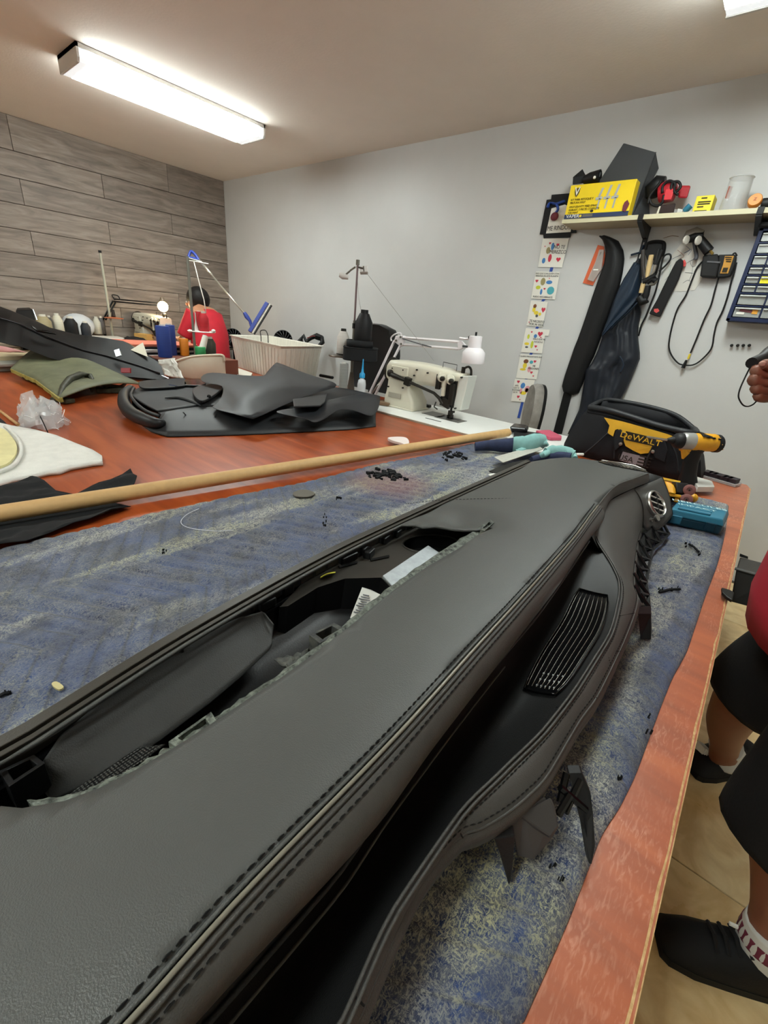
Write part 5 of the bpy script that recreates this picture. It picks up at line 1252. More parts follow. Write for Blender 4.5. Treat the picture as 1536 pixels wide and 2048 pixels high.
    t.scale = (scale,)*3
    return t
nd = P(901, 836, z=SZ)
sm1 = sewing_machine('cream industrial sewing machine mounted on the white table by the grey wall', (nd.x, nd.y+.012, SZ+.0005), 0.03)
# steel plates in the white table top
pl = thing('throat_plate', 'dark steel throat plates set in the white table under the needle', 'plate', (nd.x, nd.y-.02, SZ))
for px in (((885, 838), (948, 833), (925, 845), (880, 852)), ((845, 822), (880, 824), (905, 832), (880, 842))):
    pass
MB().box((nd.x+.02, nd.y-.03, SZ+.001), (.17, .10, .002)).build('plate', M('plate_steel', '#6a6762', .4, metal=.6), pl)
MB().box((nd.x-.11, nd.y+.0, SZ+.001), (.13, .12, .002)).build('plate', M('plate_steel', '#6a6762', .4, metal=.6), pl)
MB().box((nd.x+.04, nd.y-.005, SZ+.0022), (.06, .04, .0018)).build('needle_plate', dkm, pl)
MB().box((nd.x-.02, nd.y-.155, SZ+.001), (.11, .008, .002)).build('slot', dkm, pl)
b0 = P(852, 811, z=SZ+.01)
q = MB().box((b0.x, b0.y, SZ+.010), (.07, .035, .02)).build('bobbin_winder', dkm, bevel=.006); tag(q, 'small dark bobbin winder on the white table behind the machine pillar', 'winder')
for px, py in ((784, 820), (800, 822), (806, 813), (778, 813)):
    pass
fm = sewing_machine('pale sewing machine lit by a warm lamp against the wood wall', (P(342, 668, w=4.42).x, P(342, 668, w=4.42).y-.07, WZ+.001), .1, .92, False)
q = MB().box(P(286, 655, w=4.3)+Vector((0, 0, -.02)), (.14, .10, .08), (0, 0, .5)).build('yellow_box', M('warm_yellow', '#dba85c', .6)); q.location.z = WZ+.001
tag(q, 'small yellow box on the wall table in the warm lamp light', 'box')
# heap of cloth on the wall table
for px, py, wd, s, hx, lab, z in ((270, 676, 4.2, (.40, .25, .05), '#1c1b1e', 'black cloth heap left of the lit sewing machine', 0), (330, 684, 4.05, (.14, .12, .05), '#b9bab8', 'grey white cloth bundle under the lit sewing machine', 0)):
    c = P(px, py, w=wd)
    q = MB().grid(lambda u, v: Vector((c.x-s[0]/2+s[0]*u, c.y-s[1]/2+s[1]*v, WZ+.001+s[2]*(math.sin(PI*u)*math.sin(PI*v))**.5*(1+.4*fbm((u*5, v*5, px))))), 14, 12).build('cloth_heap', M('heap_'+hx[1:], hx, .9), smooth=60, solid=.004, offset=1); tag(q, lab, 'cloth')
# ================================================================== things on the sewing table side
def PV(px, py, p0):      # pixel -> point on the upright plane through p0 that faces the camera
    n = Vector((FW.x, FW.y, 0)); d = ray(px, py); return CAM + d*(n.dot(p0-CAM)/n.dot(d))
white_metal = M('white_enamel', '#e8e3e6', .35)
steel2 = M('dull_steel', '#77746c', .35, metal=.8)
# tall thread stand with tray
base = P(701, 790, z=TZ)
t = thing('thread_stand', 'tall thin steel thread stand with clips on top, beside the black office chair', 'thread stand', base)
def Q(px, py): return PV(px, py, base)
top = Q(713, 530); top = Vector((base.x, base.y, top.z))
MB().cyl(base, base+(top-base)*.6, .010, n=10).build('lower_pole', steel2, t, smooth=60)
MB().cyl(base+(top-base)*.55, top, .0065, n=10).build('upper_pole', M('purple_steel', '#7e6a6c', .35, metal=.6), t, smooth=60)
MB().cyl(base+(top-base)*.54, base+(top-base)*.58, .014, n=10).build('collar', bk, t, smooth=60)
MB().lathe(base, [(.07, 0), (.03, .01), (.02, .10), (.012, .16)], (0, 0, 1), 20).build('base_cone', M('brown_steel', '#5d544b', .4, metal=.5), t, smooth=50)
MB().tube([Q(711, 534), Q(702, 540), Q(692, 549)], .006, 6).build('arm', steel2, t); MB().tube([Q(713, 534), Q(719, 535), Q(726, 537)], .006, 6).build('arm', steel2, t)
clipm = M('white_clip', '#d9d6d3', .35)
MB().tube([Q(679, 549), Q(686, 552), Q(697, 555)], [.014, .020, .012], 8).build('clip', clipm, t, smooth=60)
MB().hexa([Q(719, 544), Q(736, 544), Q(736, 543)+FW*.04, Q(720, 543)+FW*.04], [Q(719, 534), Q(735, 530), Q(735, 529)+FW*.04, Q(720, 533)+FW*.04]).build('clip', clipm, t, bevel=.004)
MB().tube([Q(727, 532), Q(728, 543)], .004, 5).build('clip_pin', steel2, t)
MB().cyl(top, top+Vector((0, 0, .03)), .012, n=8).build('top_nut', steel2, t)
tc_ = Q(683, 712)
MB().lathe(tc_-Vector((0, 0, .006)), [(.088, 0), (.092, .006), (.088, .012)], (0, 0, 1), 24).build('spool_tray', M('brown_steel', '#5d544b', .4, metal=.5), t, smooth=50)
MB().tube([tc_, Vector((base.x, base.y, tc_.z))], .010, 6).build('tray_arm', steel2, t)
# right holder: black cup and tray
FWh = Vector((FW.x, FW.y, 0)).normalized(); RTh = Vector((RT.x, RT.y, 0)).normalized()
hc = Q(722, 718)+FWh*-.06
MB().loft([[hc+RTh*a*.115+FWh*c*.10+Vector((0, 0, z_)) for a, c in rrect(2.0*k, 2.0*k, .5*k)] for z_, k in ((-.005, .92), (.0, 1.0), (.075, .98), (.078, 1.02), (.082, 1.0), (.070, .9), (.0, .86))], True, True).build('black_holder', M('black_felt', '#1d1e20', .8, bump=.2, bs=60), t, smooth=40)
MB().loft([[hc+Vector((0, 0, .08))+RTh*(.09*math.cos(a)-.01)+FWh*.08*math.sin(a)+Vector((0, 0, h)) for a in [2*PI*k/20 for k in range(20)]] for h in (0, .045)], True, False).build('cone_cup', M('black_felt', '#1d1e20', .8), t, smooth=60, solid=.004)
MB().tube([hc, Vector((base.x, base.y, hc.z))], .010, 6).build('tray_arm', steel2, t)
MB().tube(spline([Q(714, 540), Q(717, 590), Q(722, 620), Q(727, 630)], 6), .0016, 4).build('thread_strand', M('grey_thread', '#8f8a83', .6), t)
MB().tube([Q(733, 546), P(868, 722, y=2.33)], .0013, 4).build('thread_strand', M('grey_thread', '#8f8a83', .6), t)
wsp = spool('thread_spool', 685, 709, 24, 48, 'cfcac4', 'pale grey thread cone on the tray of the tall stand', kind='cone', w=(tc_-CAM).dot(FW), cap='26241f')
bsp = spool('thread_spool', 725, 692, 34, 66, '1c1c1e', 'big black thread cone in the black holder of the tall stand', kind='cone', w=(hc-CAM).dot(FW)-.0, cap='141415')
gsp = spool('thread_spool', 686, 781, 17, 54, '8f908c', 'grey thread spool with a white cap standing behind the door panel', kind='tube', w=3.02, cap='d9d7d0')
pz = P(686, 781, w=3.02)
q = MB().box((pz.x, pz.y, (TZ+pz.z)/2), (.16, .12, max(.004, pz.z-TZ-.003))).build('paper_pad', M('offwhite_paper', '#cfc9bc', .8)); tag(q, 'white paper pad under the grey thread spool', 'paper')
bp_ = P(722, 790, w=2.93)
t = thing('glue_bottle', 'small translucent bottle with a blue pointed nozzle, behind the door panel', 'bottle', (bp_.x, bp_.y, TZ+.001))
k = pxm(2.93); hb_ = bp_.z-TZ
MB().lathe((bp_.x, bp_.y, TZ+.001), [(.026, 0), (.028, .004), (.028, hb_+.07), (.024, hb_+.095), (.013, hb_+.105), (.013, hb_+.115)], (0, 0, 1), 20).build('bottle_body', M('frosted_bottle', '#dfe4e8', .3, alpha=.85), t, smooth=50)
MB().lathe((bp_.x, bp_.y, TZ+hb_+.112), [(.018, 0), (.018, .025), (.009, .035), (.006, .06), (.003, .115), (.001, .118)], (0, 0, 1), 16).build('nozzle', M('cyan_plastic', '#1f9bd6', .35), t, smooth=50)
# office chair
chm = M('black_chair_leather', '#17181a', .35, bump=.25, bs=200)
c0 = P(745, 760, y=2.78); cx_, cy_ = c0.x, 2.80
t = thing('office_chair', 'black leather office chair with a rounded back between table and grey wall', 'chair', (cx_, cy_, 0))
outl = [(-.21, .72), (-.23, .88), (-.235, 1.02), (-.215, 1.13), (-.16, 1.205), (-.05, 1.235), (.05, 1.235), (.16, 1.205), (.215, 1.13), (.235, 1.02), (.23, .88), (.21, .72)]
def chb(u, v):
    pass
MB().loft([[Vector((cx_+x_*k, cy_+.02+d_+.25*x_*x_*-1, z_*1.0 if k == 1 else .97+(z_-.97)*k)) for x_, z_ in outl] for d_, k in ((-.05, .86), (-.065, .97), (-.03, 1.0), (.02, .98), (.03, .85))], True, True).build('backrest', chm, t, smooth=60)
MB().loft([[Vector((cx_+a, cy_-.22+c, z_)) for a, c in rrect(.50*k, .48*k, .1*k)] for z_, k in ((.42, .9), (.45, 1), (.50, 1), (.52, .92))], True, True).build('seat', chm, t, smooth=60)
for s in (-1, 1):
    MB().box((cx_+s*.29, cy_-.12, .70), (.06, .28, .035)).build('armrest', chm, t, bevel=.012)
    MB().tube([(cx_+s*.24, cy_-.12, .44), (cx_+s*.29, cy_-.12, .46), (cx_+s*.29, cy_-.12, .69)], .015, 8).build('arm_support', bk, t, smooth=60)
MB().box((cx_, cy_-.01, .62), (.08, .03, .36)).build('back_support', bk, t, bevel=.008)
MB().cyl((cx_, cy_-.22, .10), (cx_, cy_-.22, .43), .03, n=12).build('gas_lift', bk, t, smooth=60)
for k in range(5):
    a = 2*PI*k/5+.3; e = Vector((cx_+.29*math.cos(a), cy_-.22+.29*math.sin(a), .075))
    MB().tube([(cx_, cy_-.22, .11), e], [.025, .016], 8).build('base_arm', bk, t, smooth=60)
    MB().cyl(e+Vector((-.012, 0, -.045)), e+Vector((.012, 0, -.045)), .029, n=12).build('caster', bk, t, smooth=50)
# chair behind the sewing table, grey upholstered back edge-on
gp_ = P(1066, 820, y=2.82)
t = thing('office_chair', 'chair with a worn grey fabric back seen edge-on below the paper notes', 'chair', (gp_.x, gp_.y, 0))
gc = Vector((gp_.x, gp_.y, gp_.z)); gcm = M('worn_grey_fabric', '#8c8781', .85, var=.3, vs=7, bump=.3, bs=120)
ol = [(0, -.19), (.10, -.17), (.15, -.05), (.155, .05), (.12, .14), (.06, .175), (0, .185), (-.06, .175), (-.12, .14), (-.155, .05), (-.15, -.05), (-.10, -.17)]
a0 = -.85; ux = Vector((math.cos(a0), math.sin(a0), 0)); un = Vector((-math.sin(a0), math.cos(a0), 0))
MB().loft([[gc+ux*x_*k*.62+un*d_+Vector((0, 0, z_*k-.02)) for x_, z_ in spl_closed([Vector((a, c, 0)) for a, c in ol], 3) for x_, z_ in [(x_, z_)]] if False else [gc+ux*p.x*k*.62+un*d_+Vector((0, 0, p.y*k-.02)) for p in spl_closed([Vector((a, c, 0)) for a, c in ol], 3)] for d_, k in ((-.03, .8), (-.035, .95), (-.01, 1), (.02, 1), (.03, .9))], True, True).build('backrest', gcm, t, smooth=60)
MB().loft([[gc+ux*p.x*k*.64+un*d_+Vector((0, 0, p.y*k-.02)) for p in spl_closed([Vector((a, c, 0)) for a, c in ol], 3)] for d_, k in ((.022, 1), (.04, .98))], True, True).build('back_shell', bk, t, smooth=60)
MB().box((gc.x, gc.y, .56), (.05, .05, .30)).build('back_support', bk, t, bevel=.006)
MB().loft([[Vector((gc.x-.12+a, gc.y+.02+c, z_)) for a, c in rrect(.42*k, .42*k, .1*k)] for z_, k in ((.40, .9), (.43, 1), (.47, 1), (.49, .92))], True, True).build('seat', gcm, t, smooth=60)
MB().cyl((gc.x-.12, gc.y+.02, .10), (gc.x-.12, gc.y+.02, .41), .028, n=12).build('gas_lift', bk, t, smooth=60)
for k in range(5):
    a = 2*PI*k/5; e = Vector((gc.x-.12+.25*math.cos(a), gc.y+.02+.25*math.sin(a), .075))
    MB().tube([(gc.x-.12, gc.y+.02, .11), e], [.024, .015], 8).build('base_arm', bk, t, smooth=60)
    MB().cyl(e+Vector((-.012, 0, -.045)), e+Vector((.012, 0, -.045)), .029, n=12).build('caster', bk, t, smooth=50)
# white articulated lamp
lb = P(738, 800, z=TZ); t = thing('desk_lamp', 'white swing-arm lamp reaching over the cream sewing machine', 'lamp', lb)
el0, el1 = P(790, 682, y=2.40), P(803, 688, y=2.40)
w1, w2 = P(918, 689, y=2.36), P(922, 695, y=2.36)
def bar2(a, c, r, nm='arm_bar', mat=None): return MB().tube([a, c], r, 4, ref=(0, 0, 1)).build(nm, mat or white_metal, t)
bar2(lb+Vector((-.012, 0, .02)), P(789, 681, y=2.40), .0085); bar2(lb+Vector((.04, 0, .02)), P(801, 690, y=2.40), .0085)
bar2(P(803, 675, y=2.40), P(918, 684, y=2.36), .0085); bar2(P(803, 689, y=2.40), P(918, 698, y=2.36), .0085)
MB().tube([P(805, 677, y=2.385), P(840, 688, y=2.375), P(863, 694, y=2.37)], .004, 6).build('spring', M('grey_wire', '#55565a', .4), t, smooth=180)
MB().tube([lb+Vector((.03, -.01, .05)), P(775, 745, y=2.38)], .006, 6).build('spring', chrome, t, smooth=180)
MB().prism([P(787, 683, y=2.385), P(791, 671, y=2.385), P(806, 671, y=2.385), P(806, 690, y=2.385), P(800, 693, y=2.385)], (0, .03, 0)).build('elbow_joint', white_metal, t, bevel=.004)
for px, py in ((802, 688), (801, 674), (792, 681)): MB().cyl(P(px, py, y=2.378), P(px, py, y=2.40), .007, n=10).build('joint_screw', steel2, t)
MB().tube(spline([P(783, 682, y=2.40), P(782, 676, y=2.40), P(789, 669, y=2.40), P(800, 666, y=2.40), P(803, 671, y=2.40)], 4), .005, 6).build('cable', white_metal, t, smooth=180)
MB().prism([P(914, 683, y=2.35), P(920, 681, y=2.35), P(928, 690, y=2.35), P(924, 697, y=2.35), P(916, 700, y=2.35)], (0, .03, 0)).build('wrist_joint', white_metal, t, bevel=.003)
MB().tube([P(920, 676, y=2.36), P(932, 678, y=2.34), P(941, 677, y=2.33)], .007, 6).build('handle_bar', white_metal, t, smooth=60)
MB().tube([P(926, 692, y=2.35), P(940, 694, y=2.33)], .006, 6).build('wrist_bolt', bk, t)
MB().cyl(P(939, 675, y=2.325), P(944, 675, y=2.31), .010, n=10).build('knob', bk, t, smooth=50)
hs = P(948, 698, y=2.33); ax = (P(952, 674, y=2.33)-P(945, 731, y=2.33)).normalized(); R2 = 23*pxm((hs-CAM).dot(FW)); Hh = (P(952, 674, y=2.33)-P(945, 729, y=2.33)).length
lo_ = P(945, 727, y=2.33)
MB().lathe(lo_, [(R2*.80, .012), (R2*.97, 0), (R2, .003), (R2*.98, Hh*.40), (R2*.72, Hh*.54), (R2*.58, Hh*.57), (R2*.56, Hh*.98), (R2*.45, Hh), (.002, Hh), (.002, Hh*.9), (R2*.5, Hh*.9), (R2*.5, Hh*.58), (R2*.9, Hh*.38)], ax, 28).build('shade', white_metal, t, smooth=40)
MB().cyl(lo_+ax*Hh, lo_+ax*(Hh+.02), .006, n=8).build('switch', bk, t)
MB().lathe(lo_+ax*.02, [(.02, 0), (.032, .02), (.03, .045), (.014, .07)], ax, 16).build('bulb', M('frosted_bulb', '#e6e4dd', .3), t, smooth=60)
MB().lathe(lb, [(.05, 0), (.05, .012), (.03, .02), (.02, .05)], (0, 0, 1), 20).build('clamp_base', white_metal, t, smooth=50)
MB().box(lb+Vector((.014, 0, .022)), (.085, .03, .018)).build('base_bracket', white_metal, t, bevel=.003)
# clutter at the left foot of the sewing machine
q = MB().box(P(770, 806, z=SZ+.012), (.08, .10, .02), (0, 0, .4)).build('brown_notebook', M('brown_card', '#7b6149', .7), bevel=.003); tag(q, 'small brown card box at the foot of the white lamp', 'box')
b0 = P(648, 752, z=TZ+.02)
q = MB().tube([b0+Vector((-.05, 0, -.002)), b0+Vector((.09, .02, -.002))], .016, 8, flat=(1, .8)).build('black_roll', bk, smooth=60); tag(q, 'short black roll lying right of the white bin', 'roll')
# right end of the sewing table: clamp, pink marker sheet, gloves, ruler
t = thing('clamp', 'black clamp at the right end of the kraft cardboard tube', 'clamp', P(1040, 868, z=SZ))
cw = (P(1040, 868, z=SZ)-CAM).dot(FW)
MB().hexa([P(1022, 866, w=cw-.04), P(1056, 864, w=cw-.04), P(1058, 858, w=cw+.08), P(1026, 856, w=cw+.08)], [P(1019, 853, w=cw-.04), P(1052, 856, w=cw-.04), P(1056, 850, w=cw+.08), P(1028, 846, w=cw+.08)]).build('clamp_head', M('black_gloss_plastic', '#17171a', .25), t, bevel=.008)
MB().hexa([P(1027, 880, z=SZ), P(1078, 886, z=SZ), P(1083, 872, z=SZ), P(1030, 866, z=SZ)], [P(1027, 864, w=cw-.05), P(1078, 871, w=cw-.07), P(1080, 866, w=cw), P(1032, 859, w=cw)]).build('clamp_body', bk, t, bevel=.004)
MB().hexa([P(1040, 880, z=SZ+.003)-FW*.02, P(1072, 884, z=SZ+.003)-FW*.02, P(1072, 884, z=SZ+.003)-FW*.018, P(1040, 880, z=SZ+.003)-FW*.018], [P(1040, 870, w=cw-.075), P(1072, 875, w=cw-.09), P(1072, 875, w=cw-.088), P(1040, 870, w=cw-.073)]).build('recess', deepb, t)
pk_ = [(1071, 866), (1098, 865), (1122, 877), (1122, 881), (1100, 881), (1090, 877)]
q = MB().prism([P(px, py, z=SZ+.002) for px, py in pk_], (0, 0, .016)).build('pink_shear', M('pink_coral', '#c2536b', .6), bevel=.003); tag(q, 'pink wedge-shaped piece lying on the right end of the white table', 'wedge')
tealm = M('teal_fabric', '#7aa6a3', .85, var=.12, vs=18, bump=.4, bs=40)
navym = M('navy_fabric', '#2c3450', .9, var=.3, vs=20, bump=.4, bs=60)
def glove(nm, label, body, sleeve, fingers, r0):
    t = thing(nm, label, 'glove', body[0])
    MB().tube(spline(sleeve, 4), [r0*.55+ r0*.45*i/(4*(len(sleeve)-1)) for i in range(4*(len(sleeve)-1)+1)], 10, flat=(.6, 1), ref=(0, 0, 1)).build('sleeve', navym, t, smooth=60)
    n = 4*(len(body)-1)+1
    MB().tube(spline(body, 4), [r0*(1+.25*math.sin(PI*i/n)+.14*fbm((i*.8, 1, r0*90))) for i in range(n)], 12, flat=(.62, 1), ref=(0, 0, 1)).build('palm', tealm, t, smooth=60)
    for f in fingers: MB().tube(spline(f, 3), [.013+.002*math.sin(i) for i in range(3*(len(f)-1)+1)], 8).build('finger', tealm, t, smooth=60)
    return t
g = lambda px, py, z: P(px, py, z=z+.012)
glove('work_glove', 'teal work glove with navy cuff lying at the end of the cardboard tube', [g(1026, 890, .80), g(1048, 890, .805), g(1070, 886, .805), g(1084, 884, .80)], [g(950, 893, .775), g(980, 891, .785), g(1005, 891, .792), g(1030, 890, .80)],
      [[g(1074, 882, .815), g(1085, 879, .815), g(1092, 884, .805)], [g(1078, 888, .80), g(1090, 887, .80), g(1093, 891, .79)], [g(1050, 897, .79), g(1040, 902, .785), g(1032, 904, .78)]], .036)
glove('work_glove', 'pale teal glove crumpled on the pad beyond the steel ruler', [g(1090, 908, .79), g(1108, 906, .795), g(1128, 908, .79), g(1146, 914, .785)], [g(1062, 920, .775), g(1090, 914, .78), g(1120, 914, .785), g(1140, 918, .785)],
      [[g(1096, 905, .80), g(1086, 910, .795), g(1081, 912, .785)], [g(1130, 905, .80), g(1146, 908, .795), g(1150, 917, .785)]], .028)
rl = [g(988, 915, .785), g(1006, 926, .785), g(1086, 899, .79), g(1075, 891, .79)]
q = MB().prism(rl, (0, 0, .0025)).build('steel_ruler', M('ruler_steel', '#b9b8ae', .45, metal=.2, var=.1, vs=60)); tag(q, 'short steel ruler strip resting across the pad near the gloves', 'ruler')
q = MB().tube([g(1150, 909, .78), g(1166, 909, .78)], .007, 8).build('white_stub', M('white_foam', '#d9d8d2', .9)); tag(q, 'short white stick end between the glove and the tool bag', 'stick')
dkp = [g(978, 944, .768), g(1010, 930, .77), g(1055, 920, .775), g(1062, 926, .772), g(1030, 940, .768), g(990, 948, .766)]
q = MB().prism(dkp, (0, 0, .004)).build('dark_scrap', M('mottled_dark', '#262522', .8, var=.5, vs=60)); tag(q, 'mottled dark scrap strip lying under the steel ruler', 'scrap')
bl = [g(976, 950, .766), g(1000, 944, .766), g(998, 950, .766), g(982, 953, .766)]
q = MB().prism(bl, (0, 0, .002)).build('white_scrap', M('white_foam', '#d9d8d2', .9)); tag(q, 'tiny white scrap on the pad beside the dashboard edge', 'scrap')
cr = spl_closed([g(775, 880, TZ+.002), g(795, 878, TZ+.002), g(812, 880, TZ+.002), g(818, 888, TZ+.002), g(813, 895, TZ+.002), g(800, 890, TZ+.002), g(785, 886, TZ+.002)], 3)
q = MB().prism(cr, (0, 0, .012)).build('foam_offcut', M('pinkish_white', '#dccfca', .8), bevel=.002); tag(q, 'small curved pinkish white foam offcut alone on the brown table', 'scrap')
# ------------------------------------------------------------------ tool bag
bagm = M('black_nylon', '#15161a', .7, bump=.35, bs=350, var=.15); bagr = M('black_nylon_rim', '#232427', .5, bump=.2, bs=200)
yelm = M('bag_yellow', '#d9a51f', .6, var=.12, vs=9)
FY = 2.215
t = thing('tool_bag', 'black and yellow open tool bag standing on the far end of the table', 'bag', (-.40, 2.32, TZ))
def bf(px, py, o=0): return P(px, py, y=FY-o)
fl = [bf(1190, 815), bf(1215, 820), bf(1260, 833), bf(1320, 852), bf(1386, 866)]
bk_ = [P(1203, 806, y=2.44), P(1222, 800, y=2.46), P(1290, 812, y=2.46), P(1350, 830, y=2.45), P(1388, 858, y=2.40)]
lx, rx = fl[0].x-.02, fl[-1].x+.02
ringb = [Vector((-.69, FY+.03, TZ+.002)), Vector((-.60, FY-.01, TZ+.002)), Vector((-.16, FY-.01, TZ+.002)), Vector((-.10, FY+.03, TZ+.002)), Vector((-.10, 2.42, TZ+.002)), Vector((-.16, 2.44, TZ+.002)), Vector((-.62, 2.44, TZ+.002)), Vector((-.69, 2.42, TZ+.002))]
ringt = [fl[0]+Vector((-.03, .02, -.005)), fl[1], fl[3], fl[4], bk_[4], bk_[3], bk_[1], bk_[0]+Vector((-.02, 0, 0))]
def densify(r):
    out = []
    for i in range(len(r)):
        for k in range(3): out.append(Vector(r[i]).lerp(Vector(r[(i+1) % len(r)]), k/3))
    return out
rb, rt_ = densify(ringb), densify(ringt)
rings = []
for k, bul in ((0, 0), (.15, .012), (.45, .018), (.8, .01), (1, 0)):
    cc = sum(rb, Vector())/len(rb)
    rings.append([a.lerp(c, k)+Vector(((a-cc).x, (a-cc).y, 0)).normalized()*bul for a, c in zip(rb, rt_)])
MB().loft(rings, True, False).build('bag_body', bagm, t, smooth=60, solid=.004)
MB().prism([v+Vector((0, 0, 0)) for v in rb], (0, 0, .004)).build('bag_bottom', bagm, t)
frim = spline([rt_[0]]+fl[1:]+[bk_[4]], 6); MB().tube(frim, .016, 8, flat=(1, .8)).build('front_rim', bagr, t, smooth=60)
brim = spline([rt_[0], bk_[0]+Vector((-.01, 0, .005)), bk_[1], bk_[2], bk_[3], bk_[4]], 6); MB().tube(brim, .011, 8).build('back_rim', bagr, t, smooth=60)
MB().tube([p+Vector((0, -.004, -.022)) for p in frim], .004, 6).build('zip_line', bagm, t, smooth=180)
yp = [(1208, 835), (1245, 843), (1281, 853), (1310, 861), (1334, 868), (1347, 873), (1335, 877), (1312, 884), (1303, 895), (1297, 906), (1281, 908), (1266, 901), (1251, 892), (1247, 881), (1249, 872), (1246, 864), (1235, 858), (1230, 860), (1226, 873), (1215, 866), (1219, 851)]
def onbag(px, py, o): 
    k = max(0, min(1, (py-835)/60)); return P(px, py, y=FY-.018-.014*k-o)
pv = [onbag(px, py, .002) for px, py in yp]
n_ = len(pv); vo, eo, fo, _1, _2, _3 = delaunay_2d_cdt([Vector((p.x, p.z)) for p in pv], [(i, (i+1) % n_) for i in range(n_)], [], 0, 1e-6)
fs = [tuple(f) for f in fo if inpoly(sum(vo[i].x for i in f)/3, sum(vo[i].y for i in f)/3, [(p.x, p.z) for p in pv])]
MB().add([(v.x, min(pv, key=lambda p: (p.x-v.x)**2+(p.z-v.y)**2).y, v.y) for v in vo], fs).build('yellow_panel', yelm, t, solid=.004)
q0, q1, q2, q3 = onbag(1252, 862, .026), onbag(1314, 877, .022), onbag(1310, 893, .018), onbag(1251, 880, .020)
lp = MB().prism([q0, q1, q2, q3], (0, -.002, 0)).build('logo_patch', M('dark_patch', '#2b2620', .6), t)
ux_ = (q1-q0).normalized(); uz_ = (q0-q3).normalized()
text('lettering', 'DeWALT', .036, M('logo_yellow', '#e6b52c', .5), lp, mtx3(ux_, uz_, (q0+q1+q2+q3)/4+Vector((0, -.0055, 0))), sx=1.15)
u0_, u1_, u2_, u3_ = onbag(1246, 903, .002), onbag(1290, 914, .002), onbag(1285, 934, .002), onbag(1239, 920, .002)
up_ = MB().prism([u0_, u1_, u2_, u3_], (0, -.002, 0)).build('flag_patch', M('patch_grey', '#8a8288', .7), t)
ux2 = (u1_-u0_).normalized(); uz2 = (u0_-u3_).normalized(); uc = (u0_+u1_+u2_+u3_)/4
text('lettering', 'USA', .036, M('dark_patch', '#2b2620', .6), up_, mtx3(ux2, uz2, uc-ux2*.026-uz2*.006+Vector((0, -.0035, 0))))
text('lettering', 'MADE IN', .014, M('dark_patch', '#2b2620', .6), up_, mtx3(ux2, uz2, uc-ux2*.026+uz2*.026+Vector((0, -.0035, 0))))
b = MB()
for k in range(4): b.box(uc+ux2*.048+uz2*(.022-.014*k)+Vector((0, -.003, 0)), (.05, .0012, .006), Matrix((ux2, ux2.cross(uz2)*-1, uz2)).transposed())
b.build('stripes', M('dark_patch', '#2b2620', .6), up_)
for (px0, py0), (px1, py1), (px2, py2) in (((1216, 866), (1190, 890), (1168, 908)), ((1250, 866), (1232, 890), (1228, 918)), ((1340, 880), (1352, 910), (1357, 945)), ((1310, 884), (1296, 915), (1290, 935))):
    MB().tube(spline([onbag(px0, py0, .004), onbag(px1, py1, .006), onbag(px2, py2, .004)], 5), .004, 6).build('pocket_piping', bagr, t, smooth=180)
pk1 = [(1232, 861), (1242, 858), (1248, 866), (1247, 880), (1244, 890), (1235, 898), (1229, 903), (1228, 880)]
MB().prism([onbag(px, py, .004) for px, py in pk1], (0, -.008, 0)).build('strap_pocket', bagm, t, bevel=.003)
pk2 = [(1312, 884), (1330, 880), (1336, 900), (1330, 925), (1310, 915), (1303, 900)]
MB().prism([onbag(px, py, .004) for px, py in pk2], (0, -.008, 0)).build('strap_pocket', bagm, t, bevel=.003)
for px, py in ((1241, 888), (1306, 903)): MB().lathe(onbag(px, py, .014), [(.008, 0), (.007, .003), (.003, .004)], (0, -1, 0), 12).build('rivet', chrome, t, smooth=50)
MB().tube([P(1325, 958, z=.80), P(1345, 962, z=.80), P(1360, 965, z=.80)], .006, 6).build('yellow_piping', yelm, t)
# ------------------------------------------------------------------ drill standing on its base
db = P(1376, 968, z=.775)
t = thing('cordless_drill', 'yellow and black cordless drill standing upright with a long bit, before the tool bag', 'drill', db)
def D(px, py, o=0): return PV(px, py, db)-FW.to_2d().to_3d().normalized()*o
yd = M('drill_yellow', '#d99b1e', .45, var=.1, vs=20); bd = M('drill_black', '#1a1a1b', .55, bump=.2, bs=200); sd_ = M('drill_silver', '#a5a6a3', .35, metal=.5)
a0, a1 = D(1354, 882), D(1434, 885); axd = (a1-a0).normalized(); sc = pxm((db-CAM).dot(FW))
MB().lathe(D(1334, 880), [(.002, -.0), (.006, .0), (.009, .006), (.012, .014), (.014, .018), (.014, .030), (.002, .030)], axd, 18).build('chuck', bd, t, smooth=40)
MB().tube([D(1294, 874), D(1334, 880)], .0045, 8).build('drill_bit', chrome, t, smooth=60)
MB().lathe(D(1346, 881), [(.010, 0), (.020, .003), (.028, .012), (.031, .030), (.028, .038)], axd, 22).build('clutch_ring', bd, t, smooth=40)
MB().lathe(D(1360, 882), [(.026, 0), (.030, .003), (.033, .015), (.033, .048), (.03, .05)], axd, 22).build('gear_case', sd_, t, smooth=40)
MB().lathe(D(1382, 884), [(.030, 0), (.034, .004), (.035, .03), (.034, .085), (.030, .098), (.020, .106), (.002, .108)], axd, 22).build('motor_housing', yd, t, smooth=40)
MB().loft([[D(px, py, .0)+FW.to_2d().to_3d().normalized()*a for px, py, a in r] for r in ([(1398, 870, -.03), (1441, 878, -.028), (1443, 882, -.015), (1400, 864, -.014)], [(1398, 873, .031), (1441, 881, .030), (1443, 876, .02), (1400, 863.5, .012)])], True, True).build('top_grip', bd, t, bevel=.003)
for k in range(3): MB().box(D(1408+11*k, 871+2*k, .028), (.010, .006, .006), (0, 0, YAW)).build('grip_slot', M('grip_dark', '#0d0d0e', .6), t, bevel=.001)
MB().lathe(D(1428, 887), [(.0345, 0), (.0345, .016), (.030, .022), (.01, .026)], axd, 22).build('end_vent', bd, t, smooth=40)
